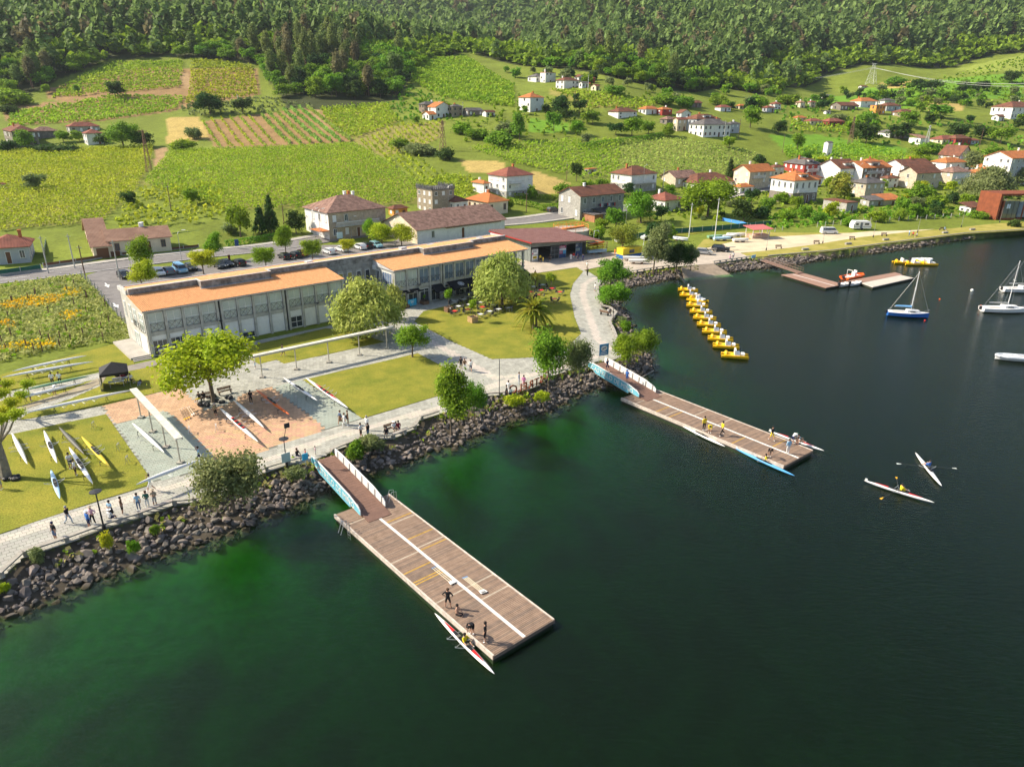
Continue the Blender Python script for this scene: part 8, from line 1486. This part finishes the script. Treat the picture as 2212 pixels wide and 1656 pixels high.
for x, y, h, lb in [(105,590,7.6,'concrete utility pole before the grey bungalow'),(162,580,7.2,'concrete utility pole at the garden wall'),(186,606,7.0,'wooden pole at the corner of the overgrown field'),(259,604,7.8,'concrete utility pole at the lane mouth'),(614,487,6,'wooden pole left of the townhouse garden'),(1137,458,6,'rusty pole by the clipped hedge'),(1431,413,8,'concrete pole before the tan gabled house'),(1224,390,6,'wooden pole in the dry grass plot'),(1488,512,9,'white flagpole in the boat park, left'),(1543,520,11,'white flagpole in the boat park, right'),(1810,375,9,'wooden pole in the village row'),(1940,390,10,'slim wooden pole by the ivy house'),(1563,305,9,'concrete pole under the blue-trim house'),(1595,300,9,'wooden pole right of the blue-trim house'),(1243,215,8,'wooden pole below the hill group'),(1270,195,8,'white pole at the hill group'),(1690,330,8,'wooden pole in the meadow, left'),(2115,320,10,'double wooden pole right of the red house'),(370,455,7,'wooden pole in the patchy vineyard'),(1000,252,7,'pole beside the stone barn'),(515,230,6,'white pole on the terraces')]:
    p = P(x, y, ZP) if y > 500 else G(x, y); t = thing('utility_pole', lb, 'pole', p); q = MB(); q.tube((0, 0, -.3), (0, 0, h), .13, .09, 7); q.obj('post', barkp if 'wood' in lb or 'rust' in lb else (wpan if 'white' in lb else granw), t); q = MB(); q.box(-.5, .5, -.05, .05, h-.5, h-.4); q.obj('crossarm', steel, t)
def lattice(x, y, yt, wb, m_, label, arms=((.8, 3.0),)):
    p = G(x, y); h = solve1(lambda s_: proj(p+Vector((0, 0, s_)))[1], yt, 2, 90); t = thing('lattice_mast', label, 'pylon', p, AZ); n = max(5, int(h/3)); k = h/700+.03
    for c in range(4):
        sx, sy = ((-1, -1), (1, -1), (1, 1), (-1, 1))[c]; q = MB(); q.tube((sx*wb/2, sy*wb/2, 0), (sx*wb*.1, sy*wb*.1, h), k*2, k*1.4, 4); q.obj('leg', m_, t)
    for i in range(n):
        f0, f1 = i/n, (i+1)/n; w0, w1 = wb/2*(1-.8*f0), wb/2*(1-.8*f1); q = MB()
        for (a, b_) in (((-1, -1), (1, -1)), ((1, -1), (1, 1)), ((1, 1), (-1, 1)), ((-1, 1), (-1, -1))): q.tube((a[0]*w0, a[1]*w0, h*f0), (b_[0]*w1, b_[1]*w1, h*f1), k, n=3); q.tube((b_[0]*w0, b_[1]*w0, h*f0), (a[0]*w1, a[1]*w1, h*f1), k, n=3)
        q.obj('bracing', m_, t)
    for f, L_ in arms: q = MB(); q.beam((-L_, 0, h*f), (L_, 0, h*f), .25, .25); q.obj('crossarm', m_, t)
    return p, h
pylw = mat('pylon_steel', (.62,.62,.6), .5, .3); pyrust = mat('pylon_rust', (.26,.15,.10), .7)
py0, ph = lattice(1881,183,137,7,pylw,'tall white steel pylon on the far slope',((.8, 6), (1.0, 5))); lattice(957,326,260,2.2,pyrust,'rusty lattice mast in the vineyard scrub',((.95, 1.6),)); lattice(323,372,280,1.8,pyrust,'rusty lattice mast at the left vineyard',((.97, 1.4),)); lattice(1999,322,271,2,pylw,'grey lattice mast above the village',((.97, 1.5),)); lattice(1836,312,252,2,pyrust,'rusty lattice mast in the meadow trees',((.97, 1.5),))
wire = mat('cable', (.5,.5,.48), .6, .3)
tip = py0+Vector((0, 0, ph*.8))
for k, (e, sag) in enumerate([(Vector((-420, 1150, 190)), 40), (Vector((760, 600, 112)), 16)]):
    for j, off in enumerate((0, 6)):
        e_ = (ray(1391, 142) if k == 0 else ray(2300, 178+8*j)); tt_ = (760 if k == 0 else 560)/e_[1]; e2 = Vector((e_[0]*tt_, e_[1]*tt_, HC+e_[2]*tt_)); a = tip+AV*(off-3); pts = [a.lerp(e2+AV*(off-3 if k == 0 else 0), i/16)-Vector((0, 0, sag*.35*math.sin(math.pi*i/16))) for i in range(17)]
        q = MB(); q.path(pts, [.13]*17, 4); tag(q.obj('power_cable', wire), ('left' if k == 0 else 'right')+' overhead cable of the white pylon, '+('nearer' if j == 0 else 'farther')+' strand', 'cable')
def bench(x, y, rz, label, z=ZP):
    t = thing('bench', label, 'bench', P(x, y, z), rz)
    for i in range(4): q = MB(); q.box(-.85, .85, -.2+i*.11, -.11+i*.11, .43, .47); q.obj('seat_slat', woodd, t)
    for i in range(3): q = MB(); q.box(-.85, .85, .26, .3, .55+i*.13, .65+i*.13); q.obj('back_slat', woodd, t)
    for s_ in (-.7, .7): q = MB(); q.box(s_-.03, s_+.03, -.18, .28, 0, .43); q.box(s_-.03, s_+.03, .23, .27, .43, .9); q.obj('leg', dark, t)
for x, y, rz, lb in [(846,931,AZ,'wooden bench with two people by the near parapet'),(1306,680,AZ+rad(100),'wooden bench on the curving path'),(1682,537,rad(10),'dark bench on the verge, leftmost'),(1764,527,rad(10),'dark bench beside the small palm on the verge'),(1841,518,rad(10),'dark bench on the verge left of the camper trailer pole'),(1910,510,rad(10),'dark bench on the verge right of the camper trailer pole'),(2034,497,rad(190),'dark bench on the verge where one person sits'),(448,863,AZ,'dark bench under the big plaza tree, left'),(487,851,AZ,'dark bench under the big plaza tree, right')]: bench(x, y, rz, lb)
for x, y, lb in [(1739,540,'leftmost'),(1832,528,'second'),(1913,519,'third'),(2041,504,'fourth'),(2100,497,'rightmost')]: q = MB(); q.box(-.9, .9, -.3, .3, 0, .42); q.box(-.95, .95, -.34, .34, .42, .5); tag(q.obj('stone_bench', stone, None, False, P(x, y, ZP), rad(20)), lb+' grey stone block bench on the right verge', 'bench', 'stone benches on the verge')
for x, y, lb in [(436,875,'bag pile left of the big tree trunk'),(447,876,'bag pile in front of the big tree'),(476,868,'bag pile right of the big tree trunk'),(490,862,'bag pile by the right bench'),(25,1035,'black bags at the foot of the plane tree'),(38,1033,'more black bags by the plane tree'),(456,858,'bag pile behind the big tree')]:
    t = thing('bag_pile', lb, 'bags', P(x, y, ZP))
    for k in range(5): q = MB(); q.lathe([(.12, 0), (.24, .1), (.22, .28), (.08, .36)], 7, c=(R.uniform(-.5, .5), R.uniform(-.4, .4), 0), sx=R.uniform(.8, 1.3)); q.obj('bag', dark, t)
t = thing('warning_sign', 'blue and white no-smoking sign panel by the far gangway', 'sign', P(1303,781,ZP), AZ-rad(15))
for s_ in (-.75, .75): q = MB(); q.tube((s_, 0, 0), (s_, 0, 2.6), .04, n=6); q.obj('post', steel, t)
q = MB(); q.box(-.78, .78, -.03, .03, .95, 2.65); pn = q.obj('panel', mat('sign_blue', (.08,.30,.52), .5), t); q = MB(); q.add([(.52*math.cos(k*.4488)+.0, -.036, 2.0+.42*math.sin(k*.4488)) for k in range(14)], [tuple(range(14))]); q.obj('sign_disc', wpan, pn); q = MB(); q.add([(.3, -.04, 2.2), (.36, -.04, 2.14), (-.3, -.04, 1.8), (-.36, -.04, 1.86)], [(0, 1, 2, 3)]); q.add([(-.3, -.039, 2.0), (.25, -.039, 2.0), (.25, -.039, 2.06), (-.3, -.039, 2.06)], [(0, 1, 2, 3)]); q.obj('sign_symbol', dark, pn); q = MB(); q.box(-.6, .6, -.042, -.032, 1.1, 1.2); q.box(-.5, .5, -.042, -.032, 1.35, 1.47); q.obj('sign_text', wpan, pn)
t = thing('small_sign', 'small cyan panel beside the near gangway head', 'sign', P(661,1004,ZP), AZ); q = MB(); q.tube((0, 0, -.3), (0, 0, .7), .03, n=5); q.obj('post', wpan, t); q = MB(); q.box(-.3, .3, -.03, .03, .6, 1.3); q.obj('panel', mat('notice_cyan', (.05,.42,.66), .5), t)
for x, y, w_, h_, m_, lb in [(497,572,.25,2.2,rust,'rusty steel totem among the parked cars'),(735,522,.8,2.4,mat('banner_pale', (.6,.75,.85), .6),'pale blue standing banner before the townhouse'),(745,515,.45,2.2,blu_,'small blue parking sign before the townhouse'),(513,539,.45,2.4,blu_,'blue bus stop sign by the hedge'),(1627,560,.9,1.0,mat('sign_pale_blue', (.3,.6,.8), .6),'pale blue panel at the head of the lattice bridge')]:
    t = thing('sign_panel', lb, 'sign', P(x, y, ZP), AZ); q = MB(); q.tube((0, .06, 0), (0, .06, h_), .04, n=5); q.obj('post', steel, t); q = MB(); q.box(-w_, w_, -.03, .03, h_*.35 if w_ > .3 else .1, h_); q.obj('panel', m_, t)
# ---------------------------------------------------------------- fences, garden walls, pool, hedges
wallst = brickmat('garden_wall', (.48,.46,.42), (.42,.40,.37), (.3,.29,.27), .5, .25); gnet = mat('green_net', (.03,.13,.09), .8)
def fence(pts, label, h, m_, post=None, st=3.0, name='fence', th=.06, z=None, base=None, cat='fence'):
    pl = [P(x, y, z if z is not None else ZP) if z != 'g' else G(x, y) for x, y in pts]; o = pl[0].copy(); t = thing(name, label, cat, o); rs = resample(pl, st)
    for i, v in enumerate(rs):
        q = MB(); c = v-o; q.box(c.x-.07, c.x+.07, c.y-.07, c.y+.07, -.3, h+.12); q.obj('post', post or granw, t)
    for a, b_ in zip(rs, rs[1:]):
        up = Vector((0, 0, h))
        if base: q = MB(); q.beam(a-o+Vector((0, 0, base)), b_-o+Vector((0, 0, base)), .22, base+.3); q.obj('wall_base', wallst, t)
        if m_:
            z0 = base or .08; q = MB(); q.beam(a-o+up, b_-o+up, th, h-z0); q.obj('panel', m_, t)
        else:
            for hz in (.35, .75, 1.1):
                if hz < h: q = MB(); q.tube(a-o+Vector((0, 0, hz)), b_-o+Vector((0, 0, hz)), .012, n=3); q.obj('wire', steel, t)
    return t
fence([(95,580),(165,570),(222,561)], 'garden wall with brown slats before the cream bungalow, left part', 1.1, brownf, base=.6, cat='wall', name='garden_wall'); fence([(265,556),(330,549),(430,538)], 'garden wall with brown slats before the cream bungalow, right part', 1.1, brownf, base=.6, cat='wall', name='garden_wall'); fence([(0,597),(90,585)], 'garden wall with dark mesh before the grey bungalow', 1.3, gnet, base=.5, cat='wall', name='garden_wall'); fence([(223,560),(262,556)], 'brown sliding gate before the cream bungalow', 1.5, brownf, st=5, name='gate', cat='gate')
fence([(116,520),(215,502)], 'green mesh fence behind the garden lawn, left part', 1.5, gnet, base=.35); fence([(375,516),(470,506)], 'green mesh fence behind the swimming pool', 1.5, gnet, base=.3); fence([(97,560),(104,520)], 'green mesh fence between bungalow and lawn', 1.6, gnet)
fence([(1340,520),(1450,505),(1560,497),(1665,487)], 'green mesh fence behind the boat park', 1.4, gnet); fence([(1765,492),(1880,482),(2000,476),(2105,469)], 'long wire fence with bent concrete posts along the gardens', 1.6, None, st=3.2); fence([(1560,478),(1600,486),(1620,492)], 'bright blue hoarding fence by the gardens', 1.1, mat('hoarding_blue', (.08,.30,.75), .6)); fence([(178,600),(207,628),(245,672),(284,714)], 'sagging mesh fence along the access lane', 1.4, None, st=3); fence([(1585,520),(1640,507),(1690,498)], 'low wire fence around the boat park', 1.1, None, st=3)
fence([(1376,482),(1412,478)], 'row of upright orange-brown garden stakes', 1.6, None, post=mat('stake_wood', (.45,.22,.10), .8), st=.5)
for k in range(34):
    x, y = R.uniform(5, 250), 0; fr_ = R.random(); y = 612+fr_*150
    if not inpoly([(0,618),(150,600),(178,602),(282,714),(270,735),(17,775),(0,778)], np.array([x]), np.array([y]))[0]: continue
    q = MB(); q.box(-.06, .06, -.06, .06, -.2, 1.45); tag(q.obj('field_post', barkp, None, False, P(x, y, ZP)), 'grey wooden post standing in the overgrown field', 'post', 'posts in the overgrown field')
t = thing('swimming_pool', 'small light blue swimming pool with white rim in the garden', 'pool', P(420,529,ZP), rad(33)); q = MB(); 
for bx in ((-4.6, 4.6, -2.6, -2.0), (-4.6, 4.6, 2.0, 2.6), (-4.6, -4, -2, 2), (4, 4.6, -2, 2)): q = MB(); q.box(*bx, -.1, .16); q.obj('rim', wpan, t)
q = MB(); q.box(-4, 4, -2, 2, -.1, .09); q.obj('water', mat('pool_water', (.22,.55,.68), .08, spec=.6), t)
sheet('garden_lawn', [(100,566),(115,522),(215,504),(235,520),(205,556)], 1.56, lawnm); sheet('garden_lawn', [(372,540),(372,520),(470,508),(480,528)], 1.56, lawnm); sheet('garden_lawn', [(1455,512),(1570,495),(1655,486),(1640,478),(1560,482),(1470,492)], 1.60, lawnm)
hedgem = LM['green']
def hedge(pts, label, h, w, z=None, lm='green'):
    pl = resample([P(x, y, z) if z is not None else G(x, y) for x, y in pts], .7); rg = np.random.default_rng(len(label)); c = []; nn = []
    for v in pl:
        for k in range(26): a = rg.uniform(-1, 1); f = rg.random(); c.append((v.x+rg.normal(0, .25)+a*w*.5*.7, v.y+rg.normal(0, .25)-a*w*.5*.7, v.z+(h if f < .4 else rg.uniform(0, h)))); nn.append((a*.7, -a*.7-.3, 1 if f < .4 else .1))
    V, Fq = quads_at(rg, np.array(c), np.array(nn), .34, .35); o = tag(link('hedge', npmesh('hedge', V, Fq, LM[lm])), label, 'hedge')
    return o
hedge([(1106,440),(1150,448),(1168,455),(1212,450)], 'clipped bright hedge around the garden by the road', 1.7, 1.2); hedge([(1112,428),(1210,432)], 'rear clipped hedge of the garden by the road', 1.5, 1.0); hedge([(490,535),(560,524),(620,512)], 'dark clipped hedge behind the bus stop', 1.6, 1.2, ZP, 'mid'); hedge([(40,328),(100,324),(165,318)], 'long dark hedge in front of the manor', 2.2, 2.0, None, 'dark'); hedge([(1250,322),(1330,312),(1390,304),(1450,292)], 'dark hedge line between the vineyard plots', 2.2, 2.0, None, 'mid')
# ---------------------------------------------------------------- orange gantry, boat park
t = thing('orange_gantry', 'round orange steel walkway on a concrete tank behind the hangar', 'gantry', P(1232,512,ZP), AZ); gor = mat('gantry_orange', (.75,.26,.06), .6); q = MB(); q.lathe([(5, 0), (5, 2.2)], 18); q.obj('tank', conc, t)
for k in range(12): a = k*.524; q = MB(); q.tube((4.8*math.cos(a), 4.8*math.sin(a), 2.2), (4.8*math.cos(a), 4.8*math.sin(a), 3.3), .05, n=4); q.obj('baluster', gor, t)
for hz in (2.75, 3.3): q = MB(); q.path([(4.8*math.cos(k*.524), 4.8*math.sin(k*.524), hz) for k in range(13)], [.05]*13, 4); q.obj('handrail', gor, t)
q = MB(); q.beam((-5, 0, 2.6), (5, 0, 2.6), 1.1, .2); q.obj('walkway', gor, t)
for s_ in (-.5, .5):
    q = MB(); q.tube((-5, s_, 3.6), (5, s_, 3.6), .05, n=4); q.obj('handrail', gor, t)
    for k in range(8): q = MB(); q.tube((-5+k*1.43, s_, 2.6), (-5+k*1.43, s_, 3.6), .04, n=4); q.obj('baluster', gor, t)
q = MB(); q.beam((2.5, -4.9, 2.4), (4.5, -6.8, 0), .8, .1); q.obj('stair', gor, t)
t = thing('kiosk', 'open kiosk with pinkish red ribbed roof by the boat park', 'kiosk', P(1625,516,ZP), rad(20))
for a in range(8): q = MB(); q.add([(-.8+a*.82, -1.2, 2.6), (.0+a*.82, -1.2, 2.6), (.0+a*.82, 3.6, 3.1), (-.8+a*.82, 3.6, 3.1), (-.8+a*.82, -1.2, 2.5), (.0+a*.82, -1.2, 2.5), (.0+a*.82, 3.6, 3.0), (-.8+a*.82, 3.6, 3.0)], [(0, 1, 2, 3), (7, 6, 5, 4), (0, 4, 5, 1), (3, 2, 6, 7), (0, 3, 7, 4), (1, 5, 6, 2)]); q.obj('roof_sheet', mat('pink_red_roof', (.55,.16,.14), .6), t)
q = MB(); q.box(0, 5.5, 0, 3, 0, .9); q.obj('counter', mat('kiosk_tan', (.6,.4,.28), .8), t)
for x_, y_ in ((0, 0), (5.4, 0), (0, 3), (5.4, 3), (2.7, 0)): q = MB(); q.box(x_, x_+.12, y_, y_+.12, 0, 2.6); q.obj('post', wpan, t)
for i, (x, y, L_, rz, m_, lb) in enumerate([(1575,512,4.6,20,'white','white dinghy hull in the boat park, upper'),(1560,517,4.8,10,'lblue','pale blue dinghy in the boat park'),(1590,508,5.0,5,'white','upturned white sailing dinghy in the boat park'),(1545,513,4.4,15,'green','greenish dinghy in the boat park'),(1600,520,4.4,12,'white','white and orange dinghy in the boat park'),(1470,517,4.0,-30,'white','upturned white dinghy left in the boat park'),(1345,520,5,40,'white','white covered boat behind the racks'),(1395,513,5,60,'white','white hull wrapped behind the slender tree'),(1370,560,5.2,-10,'white','white launch lying by the yellow container'),(1380,566,4.6,-5,'white','small white launch in front of the yellow container'),(1290,545,5,20,'lblue','blue and white covered boat at the racks')]):
    t = thing('dinghy', lb, 'boat', P(x, y, ZP+.35), rad(rz)); vs, fs = hullmesh(L_, 1.6, .55); q = MB(); up_ = 'upturned' in lb; q.add([(a, b_, (.6-c if up_ else c)) for a, b_, c in vs], [f[::-1] for f in fs] if up_ else fs); q.obj('hull', HM[m_], t); q = MB(); q.box(-L_*.3, -L_*.2, -.6, .6, -.4, .1); q.obj('cradle', woodd, t); q = MB(); q.box(L_*.1, L_*.2, -.6, .6, -.4, .1); q.obj('cradle', woodd, t)
t = thing('boat_rack', 'wooden rack beside the hangar for coloured kayaks', 'rack', P(1290,545,ZP), ha)
for x_ in (-3, 0, 3):
    for y_ in (0, 1.6): q = MB(); q.box(x_-.06, x_+.06, y_-.06, y_+.06, 0, 2.4); q.obj('post', woodd, t)
    for z_ in (.9, 1.5, 2.1): q = MB(); q.box(x_-.05, x_+.05, -.3, 1.9, z_-.1, z_); q.obj('arm', woodd, t)
for i, (z_, y_, c) in enumerate([(2.1, .2, 'orange'), (2.1, .9, 'green'), (1.5, .2, 'yellow'), (1.5, .9, 'yellow'), (.9, .2, 'yellow'), (2.1, 1.5, 'orange')]):
    k = thing('kayak', ['first', 'second', 'third', 'fourth', 'fifth', 'sixth'][i]+' kayak on the rack beside the hangar, '+c, 'kayak', P(1290,545,ZP)+Matrix.Rotation(ha, 3, 'Z') @ Vector((0, y_, z_+.02)), ha); vs, fs = hullmesh(4.6, .6, .28); q = MB(); q.add(vs, fs); q.obj('hull', HM[c], k); q = MB(); q.box(-.4, .4, -.2, .2, .29, .33); q.obj('cockpit', cock, k)
t = thing('yellow_container', 'yellow and blue container beside the boat racks', 'container', P(1345,560,ZP), rad(35)); q = MB(); q.box(0, 6, 0, 2.2, .05, .9); q.obj('lower_side', mat('container_blue', (.03,.12,.35), .6), t); q = MB(); q.box(0, 6, 0, 2.2, .9, 2.4); q.obj('upper_side', mat('container_yellow', (.75,.55,.03), .6), t); q = MB(); q.box(2, 3.6, -.03, 0, 1.2, 2.0); q.obj('window', glass, t)
for (x, y, lb) in [(1395,530,'white boat frame behind the trees'),(1287,518,'white angled frame behind the racks')]: t = thing('boat_frame', lb, 'frame', P(x, y, ZP), .5); q = MB(); q.path([(-.8, 0, 0), (-.6, 0, 2.4), (.8, 0, 2.4), (1, 0, 0)], [.08]*4, 5); q.obj('tube', wpan, t)  # plain bent-tube boat frames, without any lifting gear
# driftwood and flowers
for a, b_, lb in [((1370,825),(1412,800),'bleached branch lying in the water below the far gangway'),((1455,590),(1477,605),'grey log lying on the rocks by the slipway')]: q = MB(); p0, p1 = P(*a, .15), P(*b_, .5); q.path([p0, p0.lerp(p1, .5)+Vector((.2, .1, .1)), p1], [.06, .1, .13] if a[0] < 1400 else [.2]*3, 6); tag(q.obj('driftwood', barkg), lb, 'driftwood')
# ---------------------------------------------------------------- air
m = bpy.data.materials.new('air_haze'); m.use_nodes = True; n = m.node_tree; n.nodes.remove(n.nodes['Principled BSDF'])
pv = n.nodes.new('ShaderNodeVolumePrincipled'); pv.inputs['Color'].default_value = (.80, .88, 1, 1); pv.inputs['Density'].default_value = .00006; pv.inputs['Anisotropy'].default_value = .2
n.links.new(pv.outputs[0], n.nodes['Material Output'].inputs['Volume'])
b = MB(); b.box(-3700, 3700, -430, 3650, -12, 800); stuff(b.obj('haze', m))
